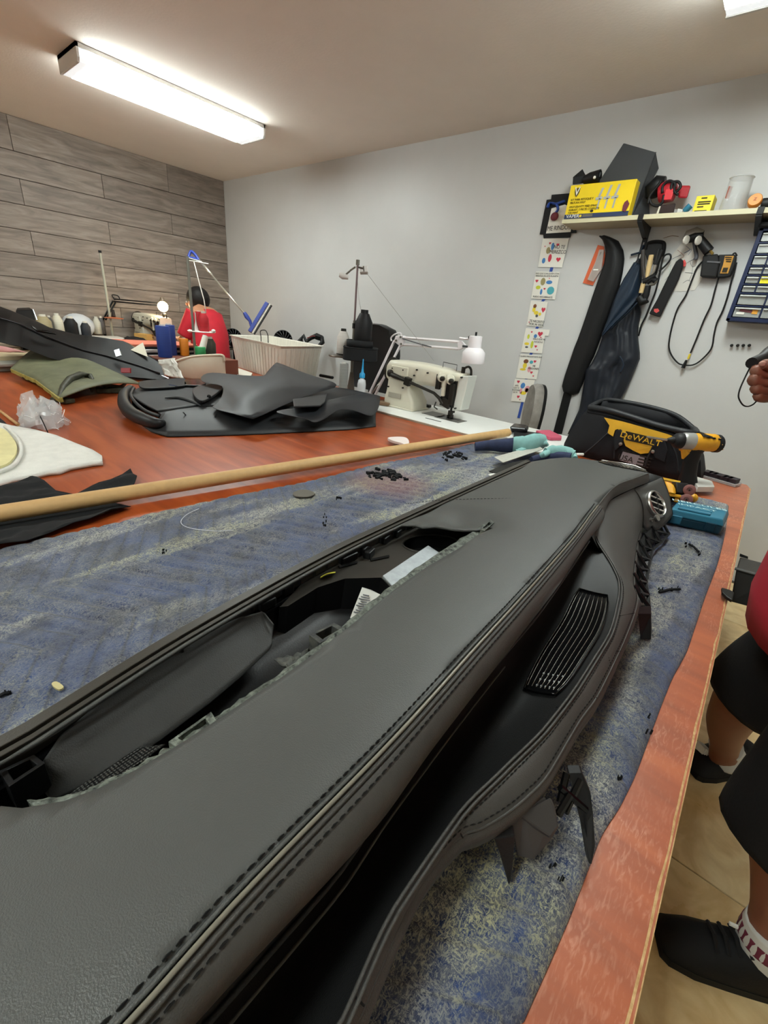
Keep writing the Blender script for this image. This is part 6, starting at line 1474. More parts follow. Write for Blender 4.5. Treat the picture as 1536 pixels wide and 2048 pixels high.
for k in range(5): MB().tube([D(1432+1.4*k-2, 874+6*k*.9, .034-.006*abs(k-2)), D(1439, 875+5.4*k, .020)], .0024, 4).build('vent_slot', M('vent_amber', '#d8a060', .5), t)
hf = FW.to_2d().to_3d().normalized()
def hsec(px, py, wx, wy):
    c = D(px, py); return [c+RT.to_2d().to_3d().normalized()*wx*math.cos(a)+hf*wy*math.sin(a) for a in [2*PI*k/14 for k in range(14)]]
MB().loft([hsec(1397, 893, .036, .026), hsec(1386, 905, .034, .022), hsec(1381, 925, .030, .020), hsec(1378, 945, .030, .021), hsec(1376, 957, .036, .026), hsec(1376, 967, .038, .030)], True, True).build('handle', bd, t, smooth=50)
MB().tube([D(1366, 893, .004), D(1370, 905, .004), D(1364, 917, .004)], [.012, .016, .004], 8, flat=(1, 1)).build('trigger_guard', yd, t, smooth=60)
MB().hexa([D(1362, 903, .016), D(1396, 904, .016), D(1396, 904, -.016), D(1362, 903, -.016)], [D(1360, 896, .016), D(1398, 892, .016), D(1398, 892, -.016), D(1360, 896, -.016)]).build('yoke', yd, t, bevel=.003)
MB().loft([hsec(1377, 968, .044, .036), hsec(1377, 972, .046, .038), hsec(1378, 977, .046, .038)], True, True).build('battery_base', bd, t, smooth=40)
# second tool lying behind the vent
t = thing('impact_driver', 'yellow and black power tool lying between the dashboard vent and the teal case', 'drill', P(1350, 1005, z=.766))
tw = 1.50
def E_(px, py, o=0): return P(px, py, w=tw-o)
MB().loft([[E_(px, py, o) for px, py, o in r] for r in ([(1322, 962, -.05), (1330, 962, .0), (1336, 985, .02), (1328, 988, -.03)], [(1338, 964, -.06), (1346, 968, .01), (1350, 988, .03), (1338, 990, -.04)], [(1346, 972, -.05), (1351, 978, .01), (1352, 988, .02), (1346, 990, -.03)])], True, True).build('yellow_housing', yd, t, smooth=40, bevel=.004)
MB().hexa([E_(1326, 990, .02), E_(1364, 997, .02), E_(1364, 996, -.06), E_(1328, 988, -.06)], [E_(1326, 985, .02), E_(1362, 990, .02), E_(1362, 990, -.06), E_(1328, 984, -.06)]).build('yellow_rail', yd, t, bevel=.003)
MB().loft([[E_(px, py, o) for px, py, o in r] for r in ([(1342, 963, -.04), (1352, 964, .01), (1354, 985, .02), (1346, 988, -.03)], [(1362, 966, -.05), (1378, 967, .0), (1380, 990, .02), (1364, 990, -.02)])], True, True).build('black_grip', bd, t, smooth=40, bevel=.004)
MB().hexa([E_(1336, 1004, .0), E_(1388, 1008, .0), E_(1388, 1006, -.09), E_(1338, 1000, -.09)], [E_(1334, 995, .0), E_(1384, 996, .0), E_(1384, 994, -.09), E_(1336, 992, -.09)]).build('black_base', bd, t, bevel=.003)
MB().box(E_(1353, 1000, .012), (.012, .012, .012)).build('yellow_latch', yd, t, bevel=.001)
MB().ball(E_(1386, 996, -.02), .016, 10).build('yellow_knob', yd, t, smooth=180)
rdm = M('rust_red_rubber', '#7d4a44', .55)
fc = (CAM-E_(1379, 980)).normalized()
for px, py, o in ((1379, 980, .03), (1373, 999, .035)):
    MB().lathe(E_(px, py, o), [(.017, -.012), (.0185, -.006), (.0185, .002), (.016, .004), (.008, .004), (.007, .001)], fc, 22).build('red_wheel', rdm, t, smooth=40)
    MB().ball(E_(px, py, o)+fc*.004, .003, 8).build('wheel_hub', bd, t, smooth=180)
# teal tool case
tealc = M('teal_case_lid', '#256e88', .4, var=.05, vs=10); teald = M('teal_case_base', '#123747', .45)
ca, cb_, cc_ = P(1338, 1049, z=.765), P(1438, 1071, z=.765), P(1450, 1047, z=.765)
cdp = cc_-cb_; 
ca = cb_+(ca-cb_)*1.12
t = thing('tool_case', 'teal plastic tool case with white lettering lying on the pad, right of the vent', 'case', (ca+cb_)/2+cdp/2)
zt1 = Vector((0, 0, .030)); zt2 = Vector((0, 0, .050))
cbk = [ca, cb_, cb_+cdp, ca+cdp]
MB().hexa([v+Vector((0, 0, .002)) for v in cbk], [v+zt1 for v in cbk]).build('case_base', teald, t, bevel=.005)
cen_ = sum(cbk, Vector())/4
lid = [cen_+(v-cen_)*1.01+zt1 for v in cbk]; lit = [cen_+(v-cen_)*.90+zt2 for v in cbk]
MB().hexa(lid, lit).build('case_lid', tealc, t, bevel=.004)
ex_ = (cb_-ca).normalized(); ey_ = cdp.normalized(); Lc = (cb_-ca).length; Dc = cdp.length
for k, o in ((.12, 0), (.45, 0)):
    pass
MB().hexa(*[[cen_+ex_*a*Lc+ey_*c*Dc+Vector((0, 0, h)) for a, c in ((-.36, -.40), (.22, -.40), (.22, -.24), (-.36, -.24))] for h in (.045, .056)]).build('handle_bar', tealc, t, bevel=.003)
MB().hexa(*[[cen_+ex_*a*Lc+ey_*c*Dc+Vector((0, 0, h)) for a, c in ((-.38, -.12), (.22, -.12), (.22, .34), (-.38, .34))] for h in (.045, .0525)]).build('label_panel', tealc, t, bevel=.002)
wl_ = M('lettering_white', '#c9e4e6', .5)
text('lettering', 'HERCULES', .022, wl_, t, mtx3(ex_, ey_, cen_-ex_*.07*Lc+ey_*.25*Dc+Vector((0, 0, .0535))), sx=1.5)
text('lettering', 'IMPACT', .018, wl_, t, mtx3(ex_, ey_, cen_-ex_*.07*Lc+ey_*.0*Dc+Vector((0, 0, .0535))), sx=1.7)
for a in (-.30, .30):
    MB().hexa(*[[cen_+ex_*(a*Lc)+ex_*s+ey_*(-.5*Dc)+Vector((0, 0, h))+ey_*d_ for s, d_ in ((-.014, -.004), (.014, -.004), (.014, .004), (-.014, .004))] for h in (.008, .034)]).build('latch', tealc if a < 0 else teald, t, bevel=.002)
# white box, clear bit case
wb = [P(1340, 962, z=.80), P(1392, 968, z=.78), P(1424, 970, z=.78), P(1395, 955, z=.78)]
wbx = [P(1392, 984, z=.766), P(1425, 984, z=.766), P(1420, 972, z=.766), P(1372, 958, z=.766)]
q = MB().prism(wbx, (0, 0, .022)).build('white_box', M('white_card', '#d4d3cd', .6), bevel=.001); tag(q, 'flat white cardboard box lying behind the standing drill', 'box')
k0, k1 = P(1402, 955, z=.752), P(1470, 975, z=.752); kd = (k1-k0).normalized(); kn = Vector((-kd.y, kd.x, 0))
t = thing('bit_case', 'clear plastic strip case of dark bits by the far table corner', 'case', (k0+k1)/2)
MB().hexa([k0, k1, k1+kn*.07, k0+kn*.07], [v+Vector((0, 0, .012)) for v in (k0, k1, k1+kn*.07, k0+kn*.07)]).build('tray', M('clear_plastic_tray', '#c9c6c6', .15, alpha=.5, spec=1), t, bevel=.002)
for k in range(6):
    p_ = k0+(k1-k0)*(.08+.145*k)+kn*.035+Vector((0, 0, .018)); MB().box(p_, (.036, .05, .022), (0, 0, math.atan2(kd.y, kd.x))).build('bit_block', M('dark_bits', '#2a2227', .5), t, bevel=.002)
# scraps and lint on the pad
b = MB(); rr = random.Random(4)
def crumbs(px, py, sx, sy, n, s_):
    for _ in range(n):
        x, y = px+rr.gauss(0, sx), py+rr.gauss(0, sy); p = P(x, y, z=.762); a = rr.uniform(0, 3.1); l = s_*rr.uniform(.4, 1.2)*min(1, (p-CAM).dot(FW)/1.6)*(.55 if y > 1000 else 1)
        b.hexa(*[[Vector((p.x+c_*l*math.cos(a)-d_*l*.4*math.sin(a), p.y+c_*l*math.sin(a)+d_*l*.4*math.cos(a), .7585+h)) for c_, d_ in ((-1, -1), (1, -1), (1, 1), (-1, 1))] for h in (-.001, .002+.003*rr.random()+TZ+.0035+padz(p.x, p.y)-.7585)])
crumbs(765, 948, 14, 4, 60, .011); crumbs(900, 912, 12, 4, 34, .010); crumbs(792, 955, 10, 3, 14, .010); crumbs(650, 1045, 3, 6, 7, .007); crumbs(676, 999, 5, 2, 4, .007); crumbs(604, 988, 5, 2, 2, .006)
for px, py in ((1400, 1106), (1378, 1092), (1320, 1183), (1345, 1180), (1296, 1462), (1238, 1556), (1300, 1428), (20, 1390), (330, 1105), (1105, 1730), (1120, 1760)): crumbs(px, py, 3, 2, 4, .006)
q = b.build('black_crumbs', clothm); tag(q, 'loose black fabric crumbs scattered on the blue pad', 'scraps', kind='stuff')
for px0, py0, px1, py1, lab in ((1378, 1088, 1398, 1104, 'short black sliver on the pad right of the end brackets'), (1318, 1184, 1360, 1178, 'black sliver on the pad below the right brackets'), (0, 1392, 18, 1386, 'thin black sliver on the pad at the left picture edge')):
    q = MB().tube([P(px0, py0, z=.766), P((px0+px1)/2, (py0+py1)/2-2, z=.768), P(px1, py1, z=.766)], .003, 5).build('fabric_sliver', clothm); tag(q, lab, 'scrap')
q = MB().tube(spline([P(px, py, z=.7655) for px, py in ((398, 1017), (372, 1030), (362, 1045), (380, 1056), (430, 1062), (466, 1060))], 6), .0009, 4).build('loose_thread', M('pale_thread_loose', '#c9ccd6', .6)); tag(q, 'loose pale thread curling on the blue pad below the tube', 'thread')
q = MB().prism(spl_closed([P(px, py, z=.765) for px, py in ((586, 988), (600, 981), (618, 982), (630, 989), (615, 995), (592, 994))], 3), (0, 0, .003)).build('grey_scrap', M('grey_scrap', '#5b574f', .8)); tag(q, 'small flat grey scrap on the pad below the cardboard tube', 'scrap')
q = MB().prism(spl_closed([P(px, py, z=.765) for px, py in ((104, 1370), (114, 1366), (128, 1376), (120, 1382), (110, 1378))], 3), (0, 0, .003)).build('cream_scrap', M('cream_scrap', '#b8ab7c', .8)); tag(q, 'small cream scrap on the pad at lower left', 'scrap')
# ================================================================== shelf and things on the grey wall
WY = 3.2
def Wp(px, py, off=.006): return P(px, py, y=WY-off)
def WF(o): return mtx3((1, 0, 0), (0, 0, 1), o)          # upright frame facing the room
shz = 1.888
ply = M('pale_plywood', '#b5a88c', .6, var=.12, vs=8, stretch=(.6, 5, 1))
t = thing('wall_shelf', 'pale wooden shelf on black brackets fixed to the grey wall', 'shelf', (-.4, 3.1, shz))
MB().box((-.36, 3.098, shz+.010), (1.81, .202, .020)).build('shelf_board', ply, t, bevel=.001)
MB().box((-.36, 2.9955, shz+.010), (1.81, .004, .022)).build('front_edge', M('pale_edge', '#cfc8a6', .5), t)
for px in (1297, 1519):
    x_ = Wp(px, 455).x
    rl_ = .60 if px < 1400 else .06
    br = MB().box((x_, WY-.006, shz-rl_/2), (.026, .012, rl_)).build('bracket_rail', blackmetal, t, bevel=.001)
    for k in range(9 if px < 1400 else 0): MB().box((x_, WY-.0125, 1.86-.06*k), (.006, .0025, .022)).build('slot', M('slot_grey', '#a9a7a0', .6), br)
    MB().prism([(x_-.012, WY-.012, shz-.001), (x_-.012, WY-.21, shz-.001), (x_-.012, WY-.21, shz-.014), (x_-.012, WY-.03, shz-.06), (x_-.012, WY-.012, shz-.06)], (.024, 0, 0)).build('bracket_arm', blackmetal, t)
    MB().box((x_, WY-.212, shz+.008), (.026, .008, .03)).build('bracket_tip', blackmetal, t, bevel=.001)
SHT = shz+.0205
# yellow spray gun box
bx0, bx1 = P(1130, 428, z=SHT), P(1258, 421, z=SHT)
ybm = M('box_yellow', '#f3d21c', .45, var=.04, vs=6)
yf = 2.992; xl_, xr_ = P(1130, 428, y=yf).x, P(1257, 424, y=yf).x
htop = P(1142, 371, y=yf).z
t = thing('spray_gun_box', 'yellow cardboard spray gun box on the left end of the shelf', 'box', ((xl_+xr_)/2, yf+.09, SHT))
dpt = .165
MB().hexa([(xl_, yf, SHT), (xr_, yf, SHT), (xr_, yf+dpt, SHT), (xl_, yf+dpt, SHT)], [(xl_, yf, htop), (xr_, yf, htop), (xr_, yf+dpt, htop), (xl_, yf+dpt, htop)]).build('carton', ybm, t, bevel=.002)
Wb, Hb = xr_-xl_, htop-SHT
def BX(u, v, o=.001): return Vector((xl_+Wb*u, yf-o, SHT+Hb*v))
navyp = M('print_navy', '#27365a', .5); blkp = M('print_black', '#2c2513', .6); whp = M('print_white', '#efeee6', .5); grp = M('print_silver', '#aeb0ac', .45)
MB().prism([BX(.0, 0), BX(1, 0), BX(1, .13), BX(.0, .13)], (0, -.0008, 0)).build('base_strip', navyp, t)
text('lettering', 'VAPER', .024, whp, t, WF(BX(.14, .065, .0025)), sx=1.1)
MB().prism([BX(.25, .03, .002), BX(.285, .03, .002), BX(.285, .10, .002), BX(.25, .10, .002)], (0, -.0006, 0)).build('strip_mark', M('print_yellow', '#e8cf3c', .5), t)
b = MB()
for k in range(3): b.hexa(*[[BX(a, .04+.025*k+h, .002) for a, h in ((.30, 0), (.46, 0), (.46, .01), (.30, .01))] for _ in (0,)]*2) if False else b.prism([BX(a, .04+.025*k+h, .002) for a, h in ((.30, 0), (.46, 0), (.46, .01), (.30, .01))], (0, -.0005, 0))
b.build('strip_print', M('print_tan', '#9b8f62', .5), t)
sh = [(.085, .88), (.125, .91), (.165, .90), (.165, .78), (.15, .70), (.125, .64), (.10, .70), (.085, .80)]
MB().prism([BX(*q) for q in sh], (0, -.0006, 0)).build('shield', M('print_grey_dark', '#5d5220', .5), t)
text('lettering', 'V', .058, whp, t, WF(BX(.125, .80, .0025)), sx=.9)
for k, (s_, v, sz) in enumerate((('KIT PARA RETOQUE Y', .56, .020), ('PINTURA HVLP', .47, .020), ('HVLP GRAVITY FEED SPRAY', .35, .020), ('GUN KIT, 3 PIECES COMPLETE', .26, .020), ('FOR PAINT', .175, .018))):
    text('lettering', s_, sz*.72, blkp, t, WF(BX(.05, v, .002)), align='LEFT', sx=.9)
for k, (u, hh) in enumerate(((.50, .60), (.62, .72), (.74, .74))):
    c = BX(u, .5, .0012); s_ = .8+.2*(k > 0)
    MB().prism([BX(u-.02+.03*j_[0], .60+j_[1]*.30*s_, .0012) for j_ in ((0, 0), (1.2, 0), (2.2, 1), (1.0, 1))], (0, -.0006, 0)).build('printed_cup', grp, t)
    MB().prism([BX(u-.05, .50, .0012), BX(u+.05, .52, .0012), BX(u+.05, .60, .0012), BX(u-.05, .58, .0012)], (0, -.0006, 0)).build('printed_gun', grp, t)
    MB().prism([BX(u-.005, .24, .0012), BX(u+.02, .24, .0012), BX(u+.028, .54, .0012), BX(u, .54, .0012)], (0, -.0006, 0)).build('printed_grip', grp, t)
MB().prism([BX(.40, .20), BX(.425, .24), BX(.455, .22), BX(.455, .17), BX(.425, .15)], (0, -.0006, 0)).build('printed_gauge', blkp, t)
rt = [BX(.905, .14, .004), BX(.955, .10, .004), BX(.975, .22, .004), BX(.985, .32, .004), BX(.945, .43, .004), BX(.91, .37, .004), BX(.90, .28, .004)]
q = MB().prism(rt, (0, -.004, 0)).build('red_tag', M('dark_red_card', '#6d2733', .6), t, label='dark red leaf-shaped tag')
# black bits and tilted dark box behind it
c = Vector((xl_+.09, yf+.09, htop))
t = thing('spray_nozzle', 'black plastic nozzle lying on the yellow box', 'nozzle', c)
def ST(px, py, y): return P(px, py, y=y)
MB().loft([[ST(px, py, yf+.06+o) for px, py, o in r] for r in ([(1145, 369, 0), (1146, 354, 0), (1165, 338, .02), (1172, 352, .02), (1171, 366, .02)], [(1148, 369, .08), (1149, 357, .08), (1166, 341, .09), (1173, 354, .09), (1172, 366, .08)])], True, True).build('cap_body', bk, t, bevel=.002)
t = thing('black_fitting', 'small black ribbed hose fitting on the yellow box', 'fitting', c+Vector((.1, 0, 0)))
MB().tube([ST(1168, 360, yf+.06), ST(1180, 357, yf+.06), ST(1200, 353, yf+.06)], [.02, .03, .034], 12).build('fitting_body', bk, t, smooth=40)
for k in range(4): MB().tube([ST(1180+6*k, 354, yf+.05), ST(1183+6*k, 345-2*(k == 2), yf+.05)], .007, 6).build('prong', bk, t)
MB().ball(ST(1189, 355, yf+.02), .008, 8).build('white_dot', whp, t)
dbx = M('charcoal_box', '#3a3d40', .6, var=.05, vs=10)
yb0, yb1 = 3.05, 3.17
t = thing('dark_box', 'large charcoal box leaning at an angle behind the yellow box', 'box', P(1255, 400, y=3.12))
f0 = [ST(1216, 416, 3.085), ST(1290, 420, 3.085), ST(1313, 304, 3.085), ST(1246, 286, 3.085)]
f0[0] = Vector((f0[0].x, f0[0].y, SHT+.002)); f0[1] = Vector((f0[1].x+.0, f0[1].y, SHT+.002))
fA = [ST(1196, 372, 3.075), ST(1281, 386, 3.075), ST(1312, 304, 3.075), ST(1247, 286, 3.075)]
fB = [ST(1206, 362, 3.185), ST(1298, 374, 3.185), ST(1318, 336, 3.185), ST(1300, 300, 3.185)]
front_ = [ST(1190, 375, 3.06), ST(1286, 372, 3.06), ST(1312, 304, 3.06), ST(1247, 286, 3.06)]
zlow = SHT+.001
lowA = [Vector((ST(1190, 400, 3.06).x, 3.06, zlow)), Vector((ST(1270, 405, 3.06).x, 3.06, zlow))]
MB().loft([[lowA[0], lowA[1], front_[1], front_[2], front_[3], front_[0]], [lowA[0]+Vector((.06, .12, 0)), lowA[1]+Vector((.075, .12, 0)), ST(1297, 376, 3.18), ST(1318, 337, 3.18), ST(1300, 308, 3.18), ST(1215, 360, 3.18)]], True, True).build('box_body', dbx, t, bevel=.003)
MB().tube([ST(1281, 386, 3.055), ST(1312, 304, 3.055)], .0022, 5).build('box_seam', M('charcoal_seam', '#2a2c2e', .6), t)
# power tool with coiled cable
t = thing('heat_gun', 'red corded power tool with looped black cable on the shelf', 'power tool', P(1345, 408, z=SHT))
redp = M('red_plastic', '#b3202c', .4)
yk = 3.10
MB().tube([ST(1303, 395, yk), ST(1306, 380, yk), ST(1318, 368, yk), ST(1330, 366, yk)], [.03, .045, .045, .03], 10).build('black_head', bk, t, smooth=60)
MB().tube([ST(1318, 388, yk-.02), ST(1330, 384, yk-.02), ST(1350, 382, yk-.02)], [.040, .052, .046], 12).build('red_body', redp, t, smooth=60)
MB().hexa([ST(1356, 396, yk-.02), ST(1374, 397, yk-.02), ST(1374, 396, yk+.05), ST(1358, 396, yk+.05)], [ST(1356, 371, yk-.02), ST(1382, 371, yk-.02), ST(1382, 371, yk+.05), ST(1358, 371, yk+.05)]).build('red_handle', redp, t, bevel=.008)
MB().box(ST(1338, 390, yk-.06), (.04, .03, .05)).build('red_switch', M('red_bright', '#d8303a', .4), t, bevel=.004)
for pts in (((1325, 386), (1326, 372), (1338, 362), (1350, 368), (1348, 382), (1356, 390)), ((1342, 380), (1345, 366), (1357, 364), (1361, 374), (1352, 384)), ((1296, 408), (1300, 392), (1312, 376), (1320, 366), (1322, 362)), ((1299, 398), (1303, 408), (1315, 412), (1325, 404), (1328, 390))):
    MB().tube(spline([ST(*q, yk-.07) for q in pts], 5), .007, 6).build('cable', bk, t, smooth=180)
MB().cyl(Vector((P(1312, 405, z=SHT+.003).x, yk-.0, SHT+.001)), Vector((P(1312, 405, z=SHT+.003).x, yk, SHT+.03)), .05, n=16).build('stand', M('pale_grey_base', '#a9a8a6', .6), t, smooth=50)
q = MB().prism([ST(1322, 412, 3.0), ST(1326, 396, 3.0), ST(1355, 392, 3.0), ST(1350, 412, 3.0)], (0, .015, 0)).build('dark_card', M('brown_black', '#2b1b18', .5), bevel=.002)
q.location.z = SHT; tag(q, 'small dark brown card box standing before the red power tool', 'box')
q = MB().prism([ST(1317, 412, 3.0), ST(1323, 396, 3.0), ST(1326, 396, 3.0), ST(1321, 412, 3.0)], (0, .015, 0)).build('pale_card', M('cream_paper', '#ccc6b4', .7)); q.location.z = SHT; tag(q, 'narrow pale card propped left of the dark brown card', 'card')
q = MB().hexa([ST(1358, 410, 3.03), ST(1372, 410, 3.03), ST(1372, 408, 3.08), ST(1358, 408, 3.08)], [ST(1361, 399, 3.03), ST(1371, 401, 3.03), ST(1371, 401, 3.08), ST(1361, 400, 3.08)]).build('white_carton', M('white_card', '#d4d3cd', .6), bevel=.002); q.location.z = SHT; tag(q, 'tiny white carton on the shelf before the red handle', 'carton')
q = MB().tube([ST(1372, 407, 3.02), ST(1379, 402, 3.02), ST(1386, 395, 3.02)], [.012, .016, .016], 8).build('teal_cap', M('teal_case_lid', '#256e88', .4), smooth=60); q.location.z = SHT; tag(q, 'small teal cap lying left of the small yellow box', 'cap')
y2 = 3.03
a0_, a1_, zt_ = ST(1388, 411, y2), ST(1427, 409, y2), ST(1396, 392, y2).z
t = thing('small_yellow_box', 'small yellow carton with dark print beside the clear plastic cup', 'box', ((a0_.x+a1_.x)/2, y2+.04, SHT))
hx = MB().hexa([(a0_.x, y2, SHT), (a1_.x-.006, y2, SHT), (a1_.x-.006, y2+.09, SHT), (a0_.x, y2+.09, SHT)], [(a0_.x, y2, zt_), (a1_.x-.006, y2, zt_), (a1_.x-.006, y2+.09, zt_), (a0_.x, y2+.09, zt_)]).build('carton', M('box_lemon', '#f2dc2a', .45), t, bevel=.002)
wd_ = a1_.x-.006-a0_.x; ht_ = zt_-SHT
b = MB()
for k, (u0, u1, v) in enumerate(((.30, .62, .82), (.18, .88, .60), (.18, .86, .48), (.2, .55, .32), (.12, .8, .08))):
    b.prism([(a0_.x+wd_*u, y2-.0008, SHT+ht_*vv) for u, vv in ((u0, v), (u1, v), (u1, v+.07), (u0, v+.07))], (0, -.0005, 0))
b.build('printed_lines', blkp, t)
ck = P(1446, 404, z=SHT); ck = Vector((ck.x+.012, 3.06, SHT)); kk = pxm((ck-CAM).dot(FW))
t = thing('plastic_cup', 'tall clear plastic cup upside down on the shelf beside the small yellow box', 'cup', ck)
topz = ST(1458, 358, 3.06).z
MB().lathe(ck, [(.052, .001), (.054, .004), (.049, (topz-SHT)*.96), (.051, topz-SHT), (.049, topz-SHT), (.046, (topz-SHT)*.95), (.050, .004)], (0, 0, 1), 28).build('cup_wall', M('clear_cup', '#e4e6e6', .08, alpha=.32, spec=1), t, smooth=60)
MB().lathe(ck+Vector((0, 0, topz-SHT-.004)), [(.049, 0), (.052, .003), (.049, .006), (.047, .003), (.049, 0)], (0, 0, 1), 28).build('cup_rim', M('clear_cup_rim', '#eef0f0', .1, alpha=.7, spec=1), t, smooth=60)
MB().box(ck+Vector((-.030, -.034, (topz-SHT)*.55)), (.018, .003, .05), (0, 0, .7)).build('label', M('brick_label', '#a2604f', .6), t)
tm_ = P(1512, 399, y=3.03)
t = thing('tape_measure', 'orange round tape measure with a black strap on the right part of the shelf', 'tape measure', (tm_.x, 3.04, SHT))
MB().lathe((tm_.x, 3.03, SHT+.029), [(.002, 0), (.025, 0), (.028, .004), (.028, .028), (.025, .032), (.002, .032)], (0, -1, .25), 24).build('case', M('orange_case', '#e08a2a', .45), t, smooth=40)
MB().tube([(tm_.x+.026, 3.04, SHT+.026), (tm_.x+.09, 3.04, SHT+.026), (tm_.x+.2, 3.05, SHT+.024)], .022, 8, flat=(.5, 1)).build('strap', bk, t, smooth=60)
text('lettering', 'Z', .018, M('print_rust', '#9a4a1a', .5), t, mtx3((1, 0, 0), (0, .24, .97), (tm_.x, 2.997, SHT+.037)))
# ------------------------------------------------------------------ chain of love notes
ribm = M('blue_ribbon', '#2a4b9e', .5)
heartm = M('print_red', '#c8324a', .6)
pcols = {k: M('print_'+k, h, .6) for k, h in dict(yellow='#e5c444', blue='#4580bd', teal='#4aa6b3', pink='#e6a3ab', brown='#7d4a2c', lime='#c8cf3c', grey='#77808a', tan='#d5bd8a', red='#c63a3f').items()}
inkm = M('print_ink', '#2b2827', .6)
def heart(n=16):
    return [(.0625*16*math.sin(a)**3*.5, .0625*(13*math.cos(a)-5*math.cos(2*a)-2*math.cos(3*a)-math.cos(4*a))*.5) for a in [2*PI*k/n for k in range(n)]]
notem = M('note_paper', '#e9e6dd', .75)
corners = [((1086, 476), (1138, 477), (1124, 535), (1076, 534)), ((1072, 543), (1120, 544), (1110, 599), (1062, 597)), ((1062, 601), (1096, 604), (1085, 654), (1053, 651)), ((1052, 656), (1092, 659), (1084, 707), (1042, 704)), ((1041, 708), (1083, 711), (1073, 759), (1032, 756)), ((1030, 757), (1070, 760), (1056, 805), (1022, 802))]
texts = [[('NO TE', .22, .2, .17), ('MEREZCO', .20, .03, .17)], [('ERES QUE CUALQUIER OTRA', 0, .43, .085), ('PERSONA EN ESTE PLANETA', 0, .34, .085), ('PUEDO RECUPERARTE', -.02, -.43, .095)], [('TE NECESITO', .1, -.30, .13), ('POR MI VIDA', .1, -.43, .13)], [('SOLO QUE ME', .26, .08, .10), ('IMPORTAS', .24, -.04, .10)], [('Y QUIERO PREGUNTARTE QUE', 0, .42, .085), ('ME', .26, .05, .11), ('PERDONES', .26, -.06, .11)], [('AMO', -.34, .20, .09), ('QUE TE', -.34, .10, .09), ('ENAMORES', -.32, .0, .085), ('DE MI', -.34, -.10, .09)]]
blobs = [[('tan', -.2, .08, .08, .12), ('blue', -.05, .22, .06, .13), ('red', -.07, -.18, .07, .14), ('blue', -.30, -.28, .07, .10)], [('tan', -.12, .14, .10, .14), ('lime', -.28, -.08, .10, .07), ('blue', .14, .12, .13, .07), ('teal', .26, -.18, .15, .15), ('blue', -.12, -.24, .05, .11)], [('brown', -.20, .30, .10, .08), ('yellow', -.22, .16, .10, .10), ('yellow', -.05, .04, .14, .08), ('grey', .02, -.08, .08, .06), ('yellow', .18, .0, .08, .07)], [('lime', -.28, .16, .06, .10), ('blue', .05, .20, .08, .08), ('yellow', -.30, -.14, .12, .06), ('lime', -.04, -.16, .07, .16), ('grey', -.28, -.28, .08, .04)], [('brown', -.16, .22, .12, .09), ('yellow', -.18, .04, .10, .12), ('yellow', -.24, -.12, .15, .05), ('teal', .10, .20, .09, .07), ('pink', .06, -.10, .08, .13)], [('blue', -.02, .22, .12, .13), ('pink', .26, .08, .15, .15), ('yellow', .24, .04, .09, .09), ('yellow', .10, -.10, .16, .08), ('pink', -.06, -.02, .07, .13)]]
hearts = [[(-.18, .33, .09), (.14, .28, .12), (.28, -.22, .18), (-.36, .22, .05)], [(-.38, .16, .13), (.12, .26, .05), (.0, -.12, .09)], [(.34, .18, .24), (-.36, -.36, .07)], [(-.16, .36, .09), (.26, .30, .24), (.32, .16, .07), (.16, -.22, .13), (.26, -.36, .07)], [(.26, .24, .13), (.20, -.22, .13), (.32, -.36, .08)], [(-.30, .38, .15), (-.12, -.28, .15), (.0, -.40, .07)]]
desc = ['top square note with NO TE text and four hearts, under the black frame', 'square note with two lines of text above a teal disc, second of the chain', 'narrow note with a red balloon-like heart, third of the chain', 'note with a tape tab and a large heart at upper right, fourth of the chain', 'note with a text line on top and hearts at right, fifth of the chain', 'lowest note of the chain with text at left, above the ribbon end']
for i, cs in enumerate(corners):
    c3 = [Wp(*q, .005) for q in cs]; cx = sum(c3, Vector())/4; xw = ((c3[1]-c3[0])+(c3[2]-c3[3]))/2; zh = ((c3[0]-c3[3])+(c3[1]-c3[2]))/2
    ux, uz = xw.normalized(), zh.normalized(); W_, H_ = xw.length, zh.length
    t = thing('paper_note', desc[i], 'note', (cx.x, cx.y, cx.z-H_/2), group=None)
    MB().prism(c3, (0, -.0012, 0)).build('sheet', notem, t)
    if i == 3: MB().prism([q_+Vector((0, -.0016, 0)) for q_ in (c3[1]+ux*-.03, c3[1]+ux*.028, c3[1]+ux*.028-uz*.04, c3[1]-uz*.04)], (0, -.0008, 0)).build('tape_tab', notem, t)
    def N(u, v, o): return cx+ux*W_*u+uz*H_*v+Vector((0, -o, 0))
    for nm, u, v, ru, rv in blobs[i]:
        MB().prism([N(u+ru*math.cos(a), v+rv*math.sin(a), .0016) for a in [2*PI*k/12 for k in range(12)]], (0, -.0003, 0)).build('printed_shape', pcols[nm], t)
    for u, v, s_ in hearts[i]:
        MB().prism([N(u+s_*a, v+s_*c, .0022) for a, c in heart()], (0, -.0003, 0)).build('printed_heart', heartm, t)
    for s_, u, v, sz in texts[i]:
        text('lettering', s_, H_*sz, inkm, t, mtx3(ux, uz, N(u, v, .0028)), ext=.0002, sx=.88)
t = thing('ribbon', 'blue ribbon joining the paper notes, its end hanging below the lowest note', 'ribbon', Wp(1040, 835))
for a, c in (((1104, 534), (1101, 545)), ((1089, 597), (1085, 603)), ((1076, 652), (1073, 658)), ((1064, 704), (1061, 710)), ((1053, 757), (1051, 760)), ((1046, 800), (1037, 836))):
    p0, p1 = Wp(*a, .003), Wp(*c, .003); MB().prism([p0+Vector((-.010, 0, 0)), p0+Vector((.010, 0, 0)), p1+Vector((.010, 0, 0)), p1+Vector((-.010, 0, 0))], (0, -.001, 0)).build('ribbon_piece', ribm, t)
